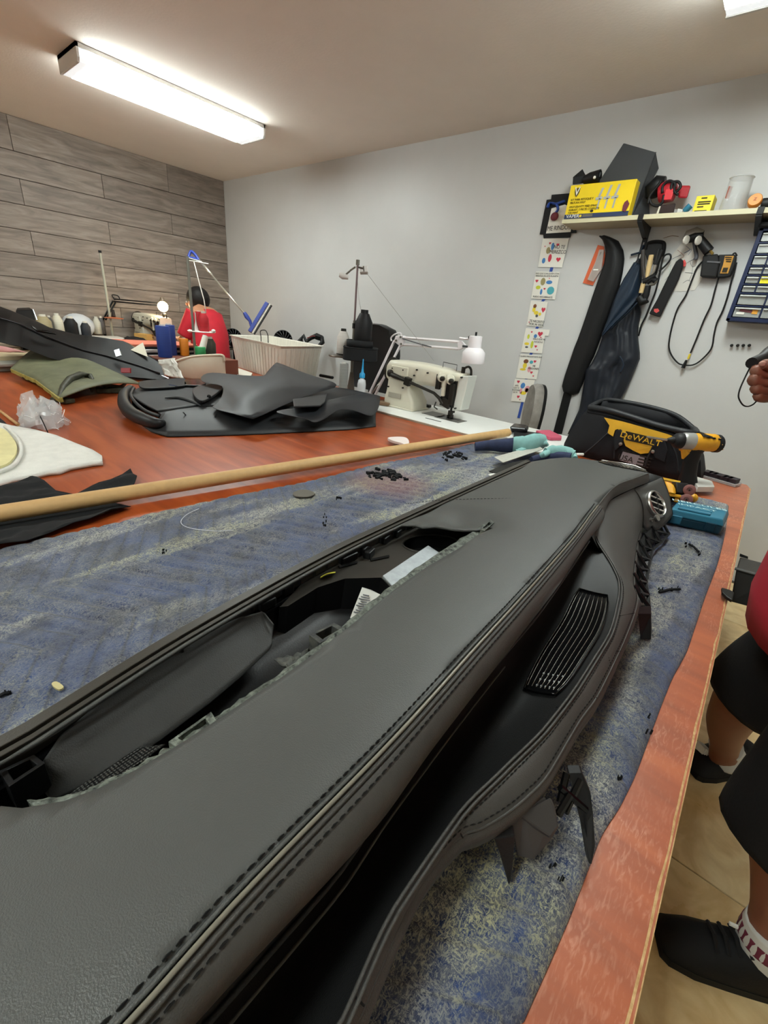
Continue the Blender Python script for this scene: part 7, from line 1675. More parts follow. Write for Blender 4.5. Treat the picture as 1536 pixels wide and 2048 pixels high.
# black frame with card, bow and red rose
t = thing('framed_card', 'black mounted card with a blue bow, behind the left end of the shelf', 'card', Wp(1110, 465))
fo_ = [(1104, 390), (1140, 387), (1150, 400), (1152, 452), (1153, 466), (1142, 467), (1141, 475), (1088, 477), (1087, 469), (1080, 469), (1094, 400), (1103, 399)]
MB().prism([Wp(*q, .004) for q in fo_], (0, -.006, 0)).build('black_mount', M('black_card', '#17181a', .6), t)
MB().prism([Wp(*q, .011) for q in ((1103, 417), (1130, 409), (1150, 420), (1143, 455), (1141, 464), (1092, 467))], (0, -.001, 0)).build('white_card', notem, t)
cx = Wp(1118, 456, .013); text('lettering', 'ME RINDO...', .036, inkm, t, mtx3(Wp(1140, 454, .013)-Wp(1100, 457, .013), (0, 0, 1), cx), sx=.8)
MB().tube(spline([Wp(px, py, .018) for px, py in ((1095, 416), (1100, 406), (1112, 408), (1124, 404), (1130, 402))], 4), [.012, .018, .016, .014, .012, .01]+[.014]*11, 6, flat=(1, .5)).build('bow', ribm, t, smooth=60)
MB().tube(spline([Wp(px, py, .02) for px, py in ((1113, 408), (1116, 418), (1111, 427), (1113, 432))], 4), .008, 6).build('ribbon_tail', ribm, t, smooth=60)
MB().ball(Wp(1109, 433, .025), .026, 12, (1, .7, .9)).build('rose', M('dark_rose', '#6b2733', .7, bump=.8, bs=60), t, smooth=60)
# orange hang-packed tool
t = thing('hang_pack', 'orange blister pack hanging on the wall behind the black strap', 'package', Wp(1185, 568))
MB().prism([Wp(*q, .004) for q in ((1196, 490), (1208, 493), (1212, 520), (1202, 540), (1186, 571), (1166, 566))], (0, -.004, 0)).build('backing_card', M('orange_card', '#d8643a', .5), t)
MB().prism([Wp(*q, .009) for q in ((1200, 500), (1209, 500), (1204, 540), (1188, 564), (1176, 560), (1192, 525))], (0, -.018, 0)).build('blister', M('blister', '#c9bdb6', .2, alpha=.6), t, bevel=.003)
MB().tube([Wp(1203, 505, .016), Wp(1193, 530, .016), Wp(1184, 556, .016)], [.012, .009, .006], 8).build('tool_inside', M('brown_steel', '#5d544b', .4, metal=.5), t, smooth=60)
MB().prism([Wp(*q, .029) for q in ((1187, 538), (1197, 538), (1196, 541), (1186, 541))], (0, -.001, 0)).build('white_band', whp, t)
# long black strap
t = thing('leather_strip', 'long broad black strap with a curled top, left of the navy jacket', 'strap', Wp(1118, 862))
blk_l = M('black_strap', '#131314', .55, bump=.3, bs=200)
Lp = [(1199, 471), (1206, 478), (1211, 490), (1213, 505), (1209, 530), (1199, 555), (1187, 590), (1172, 635), (1158, 675), (1149, 697), (1143, 715), (1131, 750), (1125, 772), (1128, 783)]
Rp = [(1219, 476), (1236, 484), (1246, 503), (1248, 520), (1244, 550), (1237, 580), (1224, 615), (1210, 650), (1196, 690), (1188, 712), (1178, 730), (1166, 765), (1158, 784), (1146, 789)]
n_ = len(Lp)
def stp(u, v):
    x = u*(n_-1); j = min(n_-2, int(x)); t_ = x-j
    cu = .010+.05*max(0, 1-u*6)
    a = Wp(Lp[j][0]+(Lp[j+1][0]-Lp[j][0])*t_, Lp[j][1]+(Lp[j+1][1]-Lp[j][1])*t_, cu+.02); c = Wp(Rp[j][0]+(Rp[j+1][0]-Rp[j][0])*t_, Rp[j][1]+(Rp[j+1][1]-Rp[j][1])*t_, .012)
    return a.lerp(c, v)+Vector((0, -.022*math.sin(PI*v), 0))
MB().grid(stp, 40, 8).build('broad_strap', blk_l, t, smooth=60, solid=.006)
MB().prism([Wp(*q, .012) for q in ((1128, 784), (1144, 788), (1124, 868), (1106, 868))], (0, -.005, 0)).build('narrow_strap', blk_l, t, bevel=.001)
MB().box(Wp(1157, 729, .036), (.012, .003, .006), (0, -.25, 0)).build('white_rivet', whp, t)
MB().cyl(Wp(1215, 478, .0), Wp(1215, 478, .03), .006, n=8).build('nail', steel2, t)
# navy jacket / cover
navj = M('navy_nylon', '#1a2838', .5, bump=.25, bs=60, var=.15); navs = M('dark_slick_nylon', '#20242c', .38, bump=.2, bs=40, var=.1)
t = thing('jacket', 'dark navy jacket hanging from the wall bracket beside the black strap', 'jacket', Wp(1185, 862))
JL = [(1276, 516), (1266, 530), (1248, 556), (1238, 575), (1225, 605), (1214, 640), (1203, 668), (1204, 676), (1196, 700), (1182, 728), (1172, 740), (1168, 765), (1162, 800), (1158, 820), (1135, 868)]
JR = [(1284, 520), (1284, 545), (1282, 570), (1281, 590), (1280, 606), (1282, 625), (1277, 650), (1275, 668), (1279, 705), (1279, 718), (1272, 735), (1262, 758), (1250, 785), (1241, 800), (1222, 868)]
m_ = len(JL)
def jk(u, v):
    x = u*(m_-1); j = min(m_-2, int(x)); t_ = x-j
    l = (JL[j][0]+(JL[j+1][0]-JL[j][0])*t_, JL[j][1]+(JL[j+1][1]-JL[j][1])*t_); r = (JR[j][0]+(JR[j+1][0]-JR[j][0])*t_, JR[j][1]+(JR[j+1][1]-JR[j][1])*t_)
    fold = .010*math.sin(v*13+u*5)+.006*math.sin(v*29-u*9)+.012*fbm((v*4, u*6, 2))
    return Wp(l[0]+(r[0]-l[0])*v, l[1]+(r[1]-l[1])*v, .052+(.055+fold)*math.sin(PI*v)**.6*(.35+u*.8))
MB().grid(jk, 70, 26).build('body', navs, t, smooth=60, solid=.003)
MB().prism([Wp(*q, .05) for q in JL+JR[::-1]], (0, .010, 0)).build('lining', navs, t)
def jf(u, v):
    l = [(1268, 524), (1246, 560), (1232, 592), (1218, 630), (1204, 668)]; r = [(1284, 530), (1283, 560), (1281, 590), (1252, 626), (1206, 672)]
    x = u*4; j = min(3, int(x)); t_ = x-j
    a = (l[j][0]+(l[j+1][0]-l[j][0])*t_, l[j][1]+(l[j+1][1]-l[j][1])*t_); c = (r[j][0]+(r[j+1][0]-r[j][0])*t_, r[j][1]+(r[j+1][1]-r[j][1])*t_)
    return Wp(a[0]+(c[0]-a[0])*v, a[1]+(c[1]-a[1])*v, .068+.03*math.sin(PI*v)+.04*u+.01*math.sin(v*9+u*7))
MB().grid(jf, 24, 12).build('sleeve', navj, t, smooth=60, solid=.003)
def jf2(u, v):
    a = (1262-44*u, 622+40*u); c = (1281-22*u*.9, 596+36*u*.6)
    return Wp(a[0]+(c[0]-a[0])*v, a[1]+(c[1]-a[1])*v, .12+.02*math.sin(PI*v))
MB().grid(jf2, 10, 8).build('flap', navj, t, smooth=60, solid=.003)
MB().tube([Wp(1262, 510, .02), Wp(1280, 505, .02), Wp(1288, 490, .03)], .006, 6).build('hanging_loop', navj, t)
for px, py, qx, qy in ((1245, 700, 1215, 790), (1258, 712, 1232, 770), (1228, 690, 1185, 800)):
    pass
MB().tube(spline([Wp(1240, 712, .125), Wp(1247, 730, .122), Wp(1240, 745, .12)], 4), .004, 6).build('pocket_seam', navj, t, smooth=180)
# hanging hammer set
t = thing('tool_caddy', 'black belt loop holder with tools hanging from the wall above the jacket', 'holder', Wp(1308, 560))
MB().tube(spline([Wp(px, py, .03) for px, py in ((1292, 500), (1296, 488), (1310, 484), (1326, 486), (1328, 496), (1324, 512))], 5), .018, 8, flat=(1, .6)).build('holder_loop', bk, t, smooth=60)
MB().prism([Wp(*q, .02) for q in ((1292, 490), (1326, 486), (1328, 500), (1322, 520), (1296, 522), (1290, 505))], (0, -.02, 0)).build('holder_back', bk, t, bevel=.004)
MB().tube([Wp(1322, 505, .03), Wp(1312, 545, .03), Wp(1305, 560, .03)], .008, 6).build('holder_strap', bk, t)
def htool(nm, lab, cat, parts):
    t_ = thing(nm, lab, cat, Wp(*parts[0][1][-1], .09))
    for n2, pts, r, m2 in parts: MB().tube([Wp(*q, .125) for q in pts], r, 8).build(n2, m2, t_, smooth=60)
    return t_
tanw = M('tool_wood', '#c9ae7c', .6, var=.1, vs=20)
htool('hammer', 'hammer with a pale wooden handle hanging in the black holder', 'hammer', [('handle', [(1303, 510), (1298, 533), (1293, 557)], [.013, .014, .010], tanw), ('head', [(1286, 564), (1300, 557), (1311, 551)], [.018, .016, .016], bk)])
htool('mallet', 'dark handled tool with a wooden end hanging lowest beside the jacket', 'mallet', [('handle', [(1286, 500), (1286, 530), (1290, 562)], .011, M('dark_handle', '#3a3532', .5)), ('wood_end', [(1287, 566), (1282, 586)], [.013, .013], tanw), ('head', [(1278, 594), (1284, 604), (1294, 600)], [.02, .024, .018], bk)])
htool('pliers', 'silver and black pliers hanging right of the hammer', 'pliers', [('jaw', [(1311, 530), (1308, 542), (1304, 550)], [.010, .008, .004], chrome), ('grip', [(1310, 528), (1315, 508), (1318, 498)], .010, bk), ('grip', [(1312, 530), (1320, 512), (1324, 500)], .010, bk)])
htool('wrench', 'short dark adjustable wrench hanging under the black holder', 'wrench', [('shaft', [(1294, 566), (1304, 558), (1312, 562)], [.012, .014, .016], bk), ('jaw', [(1298, 570), (1308, 568), (1313, 562)], .008, steel2)])
htool('clip_tool', 'black spring clip dangling lowest beside the jacket sleeve', 'clip', [('clip_body', [(1296, 572), (1292, 590), (1288, 604)], [.016, .018, .012], bk), ('lever', [(1282, 600), (1290, 606), (1297, 602)], .008, bk)])
t = thing('looped_cable', 'thin black cable looped by the holder and hanging down to the jacket', 'cable', Wp(1282, 650))
MB().tube(spline([Wp(px, py, .04) for px, py in ((1318, 543), (1332, 530), (1341, 518), (1340, 509), (1331, 510), (1325, 520), (1320, 545), (1312, 580), (1302, 606), (1292, 632), (1283, 650), (1277, 672))], 5), .005, 6).build('cable_run', bk, t, smooth=180)
q = MB().prism([Wp(*q_, .004) for q_ in ((1279, 637), (1285, 637), (1284, 655), (1277, 655))], (0, -.003, 0)).build('white_plate', notem); tag(q, 'small white and black wall plate right of the jacket', 'plate')
# black sheath
t = thing('sheath', 'black nylon sheath with red ends hanging on the drawing', 'sheath', Wp(1310, 630))
MB().prism([Wp(*q, .022) for q in ((1362, 517), (1367, 522), (1367, 534), (1358, 560), (1340, 595), (1321, 635), (1310, 632), (1299, 628), (1315, 600), (1332, 565), (1347, 535), (1353, 524))], (0, -.022, 0)).build('sheath_body', M('sheath_nylon', '#1d1c1d', .7, bump=.3, bs=300), t, bevel=.006)
MB().prism([Wp(*q, .046) for q in ((1308, 618), (1316, 617), (1319, 622), (1313, 626), (1308, 623))], (0, -.002, 0)).build('red_logo', M('red_logo', '#d8504f', .5), t)
MB().tube([Wp(1367, 521, .03), Wp(1370, 527, .03), Wp(1368, 533, .03)], .007, 6).build('red_tip', M('red_logo', '#d8504f', .5), t)
# child's drawing
t = thing('drawing', 'pale paper with blue and pink scribbled figures pinned behind the sheath', 'drawing', Wp(1355, 582))
pp = [(1334, 528), (1348, 505), (1362, 488), (1390, 478), (1421, 476), (1428, 478), (1412, 540), (1403, 560), (1390, 580), (1362, 583), (1322, 582), (1315, 575), (1325, 552)]
MB().prism([Wp(*q, .002) for q in pp], (0, -.0012, 0)).build('paper', M('drawing_paper', '#d6d2ca', .8), t)
blu = M('crayon_blue', '#7a8fb0', .8); pnk = M('crayon_pink', '#d79a90', .8); gry = M('crayon_grey', '#8d929a', .8)
for m2, pts in ((blu, ((1372, 492), (1380, 500), (1368, 506), (1384, 498), (1376, 510))), (blu, ((1388, 500), (1390, 515), (1380, 522), (1374, 526))), (pnk, ((1355, 500), (1368, 512), (1360, 518), (1366, 524))), (gry, ((1386, 520), (1384, 545), (1378, 562))), (gry, ((1370, 545), (1386, 546))), (gry, ((1366, 566), (1376, 560), (1382, 564))), (gry, ((1380, 522), (1390, 520), (1392, 530), (1384, 533), (1380, 522))), (blu, ((1340, 520), (1352, 514), (1362, 510))), (gry, ((1330, 560), (1338, 552), (1344, 556))), (M('crayon_teal', '#a9c2bd', .8), ((1336, 540), (1342, 530), (1338, 550)))):
    MB().tube(spline([Wp(*q, .0042) for q in pts], 4), .0024, 4, flat=(1, .3)).build('crayon_line', m2, t)
# polisher / heat gun on a hook
t = thing('steam_iron', 'grey and black hand tool with two white wheels hung above the drawing', 'hand tool', Wp(1390, 485))
MB().tube([Wp(1370, 478, .05), Wp(1376, 470, .05), Wp(1390, 466, .05), Wp(1404, 470, .05)], [.012, .024, .028, .022], 10).build('grey_shell', M('tool_grey', '#8f8b84', .5), t, smooth=60)
MB().tube([Wp(1376, 478, .06), Wp(1390, 474, .06), Wp(1406, 472, .06)], [.02, .025, .018], 10).build('black_body', bk, t, smooth=60)
for px, py in ((1372, 480), (1396, 481)): MB().lathe(Wp(px, py, .10), [(.004, -.004), (.020, -.004), (.022, 0), (.020, .006), (.008, .008)], (.95, -.5, .0), 18).build('white_wheel', M('wheel_white', '#d4cfc6', .5), t, smooth=40)
MB().tube([Wp(1398, 478, .06), Wp(1406, 488, .06), Wp(1418, 503, .06)], [.022, .024, .025], 10).build('handle', bk, t, smooth=60)
MB().tube([Wp(1419, 500, .06), Wp(1426, 508, .06)], .007, 6).build('air_nipple', M('brass', '#c2a75e', .3, metal=1), t)
MB().tube(spline([Wp(px, py, .03) for px, py in ((1388, 478), (1390, 495), (1393, 512), (1390, 520))], 4), .010, 6).build('hose', M('hose_grey', '#4a4a50', .5), t, smooth=180)
MB().cyl(Wp(1390, 468, 0), Wp(1390, 468, .05), .006, n=8).build('hook', steel2, t)
# meter pouch with leads
t = thing('meter_pouch', 'black pouch with a yellow meter and leads hanging left of the blue drawers', 'pouch', Wp(1435, 556))
MB().prism([Wp(*q, .012) for q in ((1408, 513), (1438, 510), (1441, 530), (1434, 558), (1404, 556), (1402, 553))], (0, -.045, 0)).build('pouch', M('pouch_nylon', '#1b1b1c', .6, bump=.3, bs=200), t, bevel=.008)
MB().prism([Wp(*q, .012) for q in ((1438, 511), (1470, 510), (1474, 515), (1472, 530), (1462, 554), (1448, 557), (1434, 557))], (0, -.030, 0)).build('meter_body', bk, t, bevel=.006)
MB().prism([Wp(*q, .044) for q in ((1450, 512), (1468, 512), (1456, 547), (1440, 547), (1446, 530))], (0, -.002, 0)).build('yellow_face', M('meter_yellow', '#c98f24', .5), t)
b = MB()
for k in range(3):
    c = Wp(1457, 515+4*k, .048); b.box(c, (.03-.004*k, .001, .005), (0, .06, 0))
b.box(Wp(1450, 540, .048), (.022, .001, .022)); b.build('meter_print', blkp, t)
MB().box(Wp(1427, 524, .06), (.06, .002, .007), (0, .06, 0)).build('pouch_zip', M('grey_wire', '#55565a', .4), t)
MB().tube(spline([Wp(1464, 510, .03), Wp(1470, 506, .03), Wp(1474, 512, .03)], 4), .004, 6).build('hanging_loop', bk, t, smooth=180)
MB().tube(spline([Wp(px, py, .02) for px, py in ((1412, 517), (1395, 534), (1384, 560), (1372, 590), (1356, 616), (1347, 642), (1340, 672), (1338, 695), (1344, 712), (1356, 726), (1368, 730), (1385, 730), (1400, 722), (1418, 704), (1425, 690), (1428, 670), (1434, 645), (1446, 620), (1456, 590), (1462, 565), (1468, 545), (1473, 525))], 5), .0045, 6).build('lead', bk, t, smooth=180)
MB().tube(spline([Wp(px, py, .025) for px, py in ((1437, 556), (1430, 580), (1422, 610), (1408, 640), (1392, 680), (1381, 706))], 5), .0045, 6).build('lead', bk, t, smooth=180)
MB().tube([Wp(1380, 708, .025), Wp(1376, 718, .025)], .006, 6).build('yellow_tie', M('print_yellow', '#e8cf3c', .5), t)
MB().tube([Wp(1373, 720, .025), Wp(1366, 736, .025)], [.006, .012], 6).build('probe_clip', bk, t)
MB().tube([Wp(1365, 737, .025), Wp(1364, 742, .025)], .004, 6).build('probe_tip', chrome, t)
# drawer cabinet
dx0, dz0 = Wp(1451, 641, .12).x, P(1451, 641, y=WY-.12).z
dz1 = P(1521, 455, y=WY-.12).z; DX = .50
bluec = M('cabinet_blue', '#1c2749', .45)
t = thing('drawer_cabinet', 'dark blue wall cabinet of small clear drawers at the right picture edge', 'cabinet', (dx0+DX/2, WY-.06, dz0))
fy = WY-.115
MB().box((dx0+DX/2, WY-.006, (dz0+dz1)/2), (DX, .012, dz1-dz0)).build('back_panel', bluec, t)
for x_ in (dx0+.009, dx0+DX-.009): MB().box((x_, (fy+WY)/2, (dz0+dz1)/2), (.018, WY-fy-.001, dz1-dz0)).build('side_panel', bluec, t, bevel=.002)
for z_ in (dz0+.007, dz1-.007): MB().box((dx0+DX/2, (fy+WY)/2, z_), (DX, WY-fy-.001, .014)).build('end_panel', bluec, t, bevel=.002)
clr = M('clear_drawer', '#b4b8b6', .15, alpha=.7, spec=.8); clr_lip = M('clear_lip', '#c3c7c6', .2)
# rows from the bottom: (height fraction, columns)
Hc = dz1-dz0-.03
rows = [(.15, 4), (.15, 4), (.105, 8), (.105, 8), (.105, 8), (.13, 8), (.13, 8), (.125, 8)]
zc = dz0+.015; contents = {}
for r, (f_, nc) in enumerate(rows):
    rh = Hc*f_
    MB().box((dx0+DX/2, fy+.03, zc), (DX-.03, .06, .006)).build('divider', bluec, t)
    cw_ = (DX-.036)/nc
    for c in range(nc):
        xx = dx0+.018+cw_*(c+.5)
        if c: MB().box((xx-cw_/2, fy+.03, zc+rh/2), (.005, .06, rh)).build('divider', bluec, t)
        if c > (3 if nc == 8 else 1): continue
        dr = MB().box((xx, fy+.004, zc+rh*.5), (cw_-.008, .004, rh-.014)).build('drawer', clr, t)
        MB().box((xx, fy-.004, zc+rh-.012), (cw_-.010, .014, .006)).build('drawer_pull', clr_lip, dr, bevel=.001)
        rr = random.Random(r*10+c); hx_ = rr.choice(['#8d8a80', '#6c6f72', '#b5b2a8', '#4f4f52', '#9c8f6a'])
        MB().box((xx+rr.uniform(-.2, .2)*cw_*.3, fy+.03, zc+rh*.28), (cw_*.6, .04, rh*.3), (0, rr.uniform(-.1, .1), 0)).build('parts', M('parts_'+hx_[1:], hx_, .6), dr)
        if r == 0 and c == 0:
            MB().box((xx-.006, fy+.0, zc+rh*.62), (.055, .002, .012), (0, .1, 0)).build('red_label', M('maroon_label', '#6a2b35', .5), dr)
            MB().box((xx+.032, fy-.0, zc+rh*.60), (.024, .002, .024)).build('orange_label', M('orange_label', '#e8a335', .5), dr)
            MB().box((xx-.026, fy-.0, zc+rh*.40), (.034, .002, .010)).build('white_label', whp, dr)
        if r == 3 and c == 1: MB().box((xx, fy-.0, zc+rh*.5), (cw_-.010, .003, rh*.75)).build('yellow_label', M('bright_yellow', '#f2e420', .5), dr)
    zc += rh
MB().box((dx0+.02, fy+.02, dz1+.012), (.06, .08, .03)).build('hanging_lug', bk, t, bevel=.008)
# four screws in the wall
for k, px in enumerate((1464, 1476, 1487, 1499)):
    lab = ['leftmost of four screws in the wall below the blue drawers', 'second from left of four wall screws below the drawers', 'third from left of four wall screws below the drawers', 'rightmost of four screws in the wall below the blue drawers'][k]
    c = Wp(px, 691, 0)
    q = MB().lathe((c.x, WY, c.z), [(.004, 0), (.004, .018), (.008, .019), (.008, .022), (.003, .024)], (0, -1, 0), 10).build('screw', bk, smooth=40); tag(q, lab, 'screw')
q = MB().tube([Wp(1327, 476, .003), Wp(1345, 471, .003), Wp(1357, 473, .003)], .0012, 4).build('wall_mark', M('pencil_brown', '#8a6f55', .8)); tag(q, 'faint curved brown wire against the wall under the shelf', 'wire')

# ================================================================== black caddy hooked on the table edge
t = thing('black_caddy', 'black plastic caddy hooked over the right table edge with a tongue on the tabletop', 'caddy', P(1490, 1180, w=1.22))
w1_, w2_ = 1.20, 1.42
MB().hexa([P(1461, 1203, w=w1_), P(1545, 1226, w=w1_-.06), P(1545, 1195, w=w2_), P(1478, 1180, w=w2_)], [P(1473, 1137, w=w1_), P(1545, 1160, w=w1_-.06), P(1545, 1131, w=w2_), P(1480, 1114, w=w2_)]).build('caddy_body', M('caddy_black', '#1b1a18', .45), t, bevel=.003)
MB().tube([P(1470, 1137, w=w1_-.005), P(1545, 1158, w=w1_-.065)], .004, 6).build('front_rim', M('rim_grey', '#4a4c4b', .4), t)
MB().hexa([P(1479, 1113, w=w2_), P(1496, 1118, w=w2_), P(1496, 1118, w=w2_+.02), P(1479, 1113, w=w2_+.02)], [P(1480, 1107, w=w2_), P(1496, 1113, w=w2_), P(1496, 1113, w=w2_+.02), P(1480, 1107, w=w2_+.02)]).build('hinge', bk, t)
tq = [P(1441, 1180, z=.758), P(1458, 1185, z=.758), P(1466, 1190, z=.758), P(1462, 1206, z=.758), P(1450, 1198, z=.758), P(1442, 1190, z=.758)]
MB().prism(tq, (0, 0, .008)).build('tongue', M('caddy_black', '#1b1a18', .45), t, bevel=.002)
# ================================================================== people
skinm = M('brown_skin', '#7f4e3a', .5, var=.06, vs=20, bump=.1, bs=200)
skinl = M('tan_skin', '#b98262', .5, var=.05, vs=20)
redcloth = M('red_jersey', '#a5182b', .75, var=.08, vs=8, bump=.2, bs=150)
blackcloth = M('black_shorts', '#0f0f11', .8, bump=.3, bs=150)
hairm = M('black_hair', '#15110f', .6, bump=.6, bs=120)
def skin_body(name, joints, edges, root, mat, parent, sub=2):
    """joints: name -> (point, radius or (rx, ry)); one continuous skinned surface"""
    ks = list(joints); me = bpy.data.meshes.new(name)
    im = wm(parent).inverted() if parent else Matrix.Identity(4)
    me.from_pydata([tuple(im @ Vector(joints[k][0])) for k in ks], [(ks.index(a), ks.index(c)) for a, c in edges], [])
    o = bpy.data.objects.new(name, me); COL.objects.link(o); o.parent = parent
    md = o.modifiers.new('skin', 'SKIN'); md.use_smooth_shade = True
    for i, k in enumerate(ks):
        r = joints[k][1]; sv = me.skin_vertices[0].data[i]; sv.radius = r if isinstance(r, tuple) else (r, r); sv.use_root = (k == root)
    md2 = o.modifiers.new('sub', 'SUBSURF'); md2.levels = sub; md2.render_levels = sub
    dg = bpy.context.evaluated_depsgraph_get(); m2 = bpy.data.meshes.new_from_object(o.evaluated_get(dg))
    o.modifiers.clear(); o.data = m2; m2.materials.clear(); m2.materials.append(mat)
    for p_ in m2.polygons: p_.use_smooth = True
    return o
def limb(name, pts, rs, mat, parent, n=16, flat=None, ref=None, smooth=180, solid=0, sp=5):
    q = spline(pts, sp); m_ = len(pts)-1; rr = []
    for i in range(len(q)):
        x = i/sp; j = min(m_-1, int(x)); rr.append(rs[j]+(rs[j+1]-rs[j])*(x-j))
    return MB().tube(q, rr, n, flat=flat, ref=ref).build(name, mat, parent, smooth=smooth, solid=solid)
# ------------------------------------------------------------------ person at the right edge, leaning on the table
t = thing('person', 'person in red jersey and black shorts at the right, raising a black tool', 'person', (.34, 1.14, 0))
V = Vector
hand0 = P(1520, 760, w=1.03)
J = dict(
    pelvis=(V((.37, 1.10, .90)), (.15, .12)), waist=(V((.33, 1.10, 1.02)), (.14, .11)), chest=(V((.27, 1.10, 1.20)), (.16, .12)), upper=(V((.235, 1.10, 1.34)), (.15, .10)),
    neck=(V((.20, 1.10, 1.45)), .055), head0=(V((.17, 1.10, 1.53)), (.075, .07)), head1=(V((.15, 1.10, 1.62)), (.088, .078)), head2=(V((.155, 1.10, 1.70)), (.065, .06)),
    hipl=(V((.37, .99, .86)), .095), kneel=(V((.28, .935, .49)), .066), calfl=(V((.335, .965, .34)), .056), anklel=(V((.392, .992, .11)), .036), heell=(V((.41, 1.0, .06)), .03), toel=(V((.37, .985, .045)), .025),
    hipr=(V((.37, 1.21, .86)), .095), kneer=(V((.195, 1.235, .50)), .064), calfr=(V((.215, 1.36, .32)), .054), ankler=(V((.27, 1.53, .10)), .036), heelr=(V((.29, 1.545, .06)), .03), toer=(V((.255, 1.52, .045)), .025),
    shl=(V((.25, .92, 1.38)), .058), ell=(V((.47, .84, 1.10)), .046), wrl=(V((.54, .90, .86)), .032),
    shr=(V((.235, 1.28, 1.38)), .058), elr=(V((.21, 1.44, 1.16)), .046), wrr=(V((.055, 1.30, 1.222)), .031))
E2 = [('pelvis', 'waist'), ('waist', 'chest'), ('chest', 'upper'), ('upper', 'neck'), ('neck', 'head0'), ('head0', 'head1'), ('head1', 'head2'), ('pelvis', 'hipl'), ('hipl', 'kneel'), ('kneel', 'calfl'), ('calfl', 'anklel'), ('anklel', 'heell'), ('anklel', 'toel'),
      ('pelvis', 'hipr'), ('hipr', 'kneer'), ('kneer', 'calfr'), ('calfr', 'ankler'), ('ankler', 'heelr'), ('ankler', 'toer'), ('upper', 'shl'), ('shl', 'ell'), ('ell', 'wrl'), ('upper', 'shr'), ('shr', 'elr'), ('elr', 'wrr')]
skin_body('body', J, E2, 'pelvis', skinm, t)
# jersey: torso shell with sleeves, hem hanging loose at the front
def ring(c, rx, ry, yawx=0, n=24): return [Vector((c[0]+rx*math.cos(a), c[1]+ry*math.sin(a), c[2]+yawx*math.cos(a))) for a in [2*PI*k/n for k in range(n)]]
MB().loft([ring((.315, 1.10, .765), .20, .21, -.01), ring((.305, 1.10, .85), .205, .215), ring((.30, 1.10, .98), .20, .205), ring((.29, 1.10, 1.16), .175, .215), ring((.25, 1.10, 1.30), .16, .215), ring((.225, 1.10, 1.40), .12, .185), ring((.205, 1.10, 1.45), .075, .085)], True, False).build('jersey', redcloth, t, smooth=180, solid=.006)
limb('sleeve', [J['shl'][0]+V((0, .04, .01)), J['shl'][0]+V((.02, -.02, -.05)), J['shl'][0].lerp(J['ell'][0], .75)], [.085, .085, .08], redcloth, t)
limb('sleeve', [J['shr'][0]+V((0, -.04, .01)), J['shr'][0]+V((-.01, .03, -.04)), J['shr'][0].lerp(J['elr'][0], .7)], [.085, .085, .08], redcloth, t)
# shorts
limb('shorts_leg', [V((.375, 1.00, .90)), V((.35, .97, .72)), V((.315, .93, .56)), V((.30, .915, .45))], [.15, .14, .12, .112], blackcloth, t, 20)
limb('shorts_leg', [V((.375, 1.20, .90)), V((.315, 1.22, .73)), V((.245, 1.235, .60)), V((.205, 1.245, .50))], [.15, .138, .115, .098], blackcloth, t, 20)
MB().loft([ring((.375, 1.10, .72), .12, .16), ring((.375, 1.10, .80), .17, .20), ring((.37, 1.10, .92), .175, .20), ring((.36, 1.10, .97), .165, .19)], True, True).build('shorts_seat', blackcloth, t, smooth=180)
# shoes and socks
def shoe(toe, heel, h=.085, wd=.048, parent=t, laces=True):
    d = (heel-toe); L = d.length; d.normalize(); s = Vector((-d.y, d.x, 0))
    prof = [(0, .032, .03), (.06, .044, .05), (.25, .052, .066), (.5, .050, .09), (.72, .047, .11), (.88, .044, .105), (1.0, .032, .085)]
    rings = []
    for f_, w_, h_ in prof:
        c = toe+d*L*f_
        rings.append([Vector((c.x, c.y, 0))+s*a*w_+Vector((0, 0, z_)) for a, z_ in ((-1, .004), (-1.04, .02), (-.95, h_*.6), (-.55, h_*.95), (0, h_), (.55, h_*.95), (.95, h_*.6), (1.04, .02), (1, .004))])
    sh_ = MB().loft(rings, True, True).build('shoe', M('black_shoe', '#0d0d0e', .65, bump=.3, bs=200), parent, smooth=60)
    MB().loft([[Vector((c.x, c.y, z_)) for c in [toe+d*L*f_+s*a*w_*1.06 for f_, w_, a in [(f, w_, 1) for f, w_, _ in prof]+[(f, w_, -1) for f, w_, _ in reversed(prof)]]] for z_ in (.001, .022)], True, True).build('sole', M('black_sole', '#131313', .7), sh_)
    if laces:
        for k in range(5):
            c = toe+d*L*(.36+.075*k)+Vector((0, 0, .072+.0085*k)); MB().tube([c-s*.030+Vector((0, 0, -.006)), c+Vector((0, 0, .004)), c+s*.030+Vector((0, 0, -.006))], .0045, 5).build('lace', M('black_lace', '#1a1a1b', .7), sh_)
    return sh_
s1 = shoe(P(1316, 1868, z=.02), Vector((.455, 1.01, 0)), wd=.05)
c_ = Vector((.385, .99, .125)); MB().box(c_+Vector((-.055, -.020, -.01)), (.02, .006, .006), (0, 0, .3)).build('lace_tip', whp, s1)
s2 = shoe(Vector((.205, 1.475, 0)), Vector((.35, 1.66, 0)))
pst = P(1403, 1497, z=.055)
for k in range(3): MB().box(P(1401+4*k, 1496+2*k, z=.07), (.006, .03, .03), (0, 0, .9)).build('white_stripe', whp, s2)
sock = M('white_sock', '#c9c9c4', .85, bump=.3, bs=150)
sk = limb('sock', [Vector((.400, 1.0, .065)), Vector((.386, .985, .11)), Vector((.380, .982, .168))], [.054, .051, .047], sock, t, 20)
bd_ = limb('sock_band', [Vector((.386, .985, .115)), Vector((.3825, .983, .148))], [.0518, .0500], M('maroon_band', '#6b2338', .8), sk, 20)
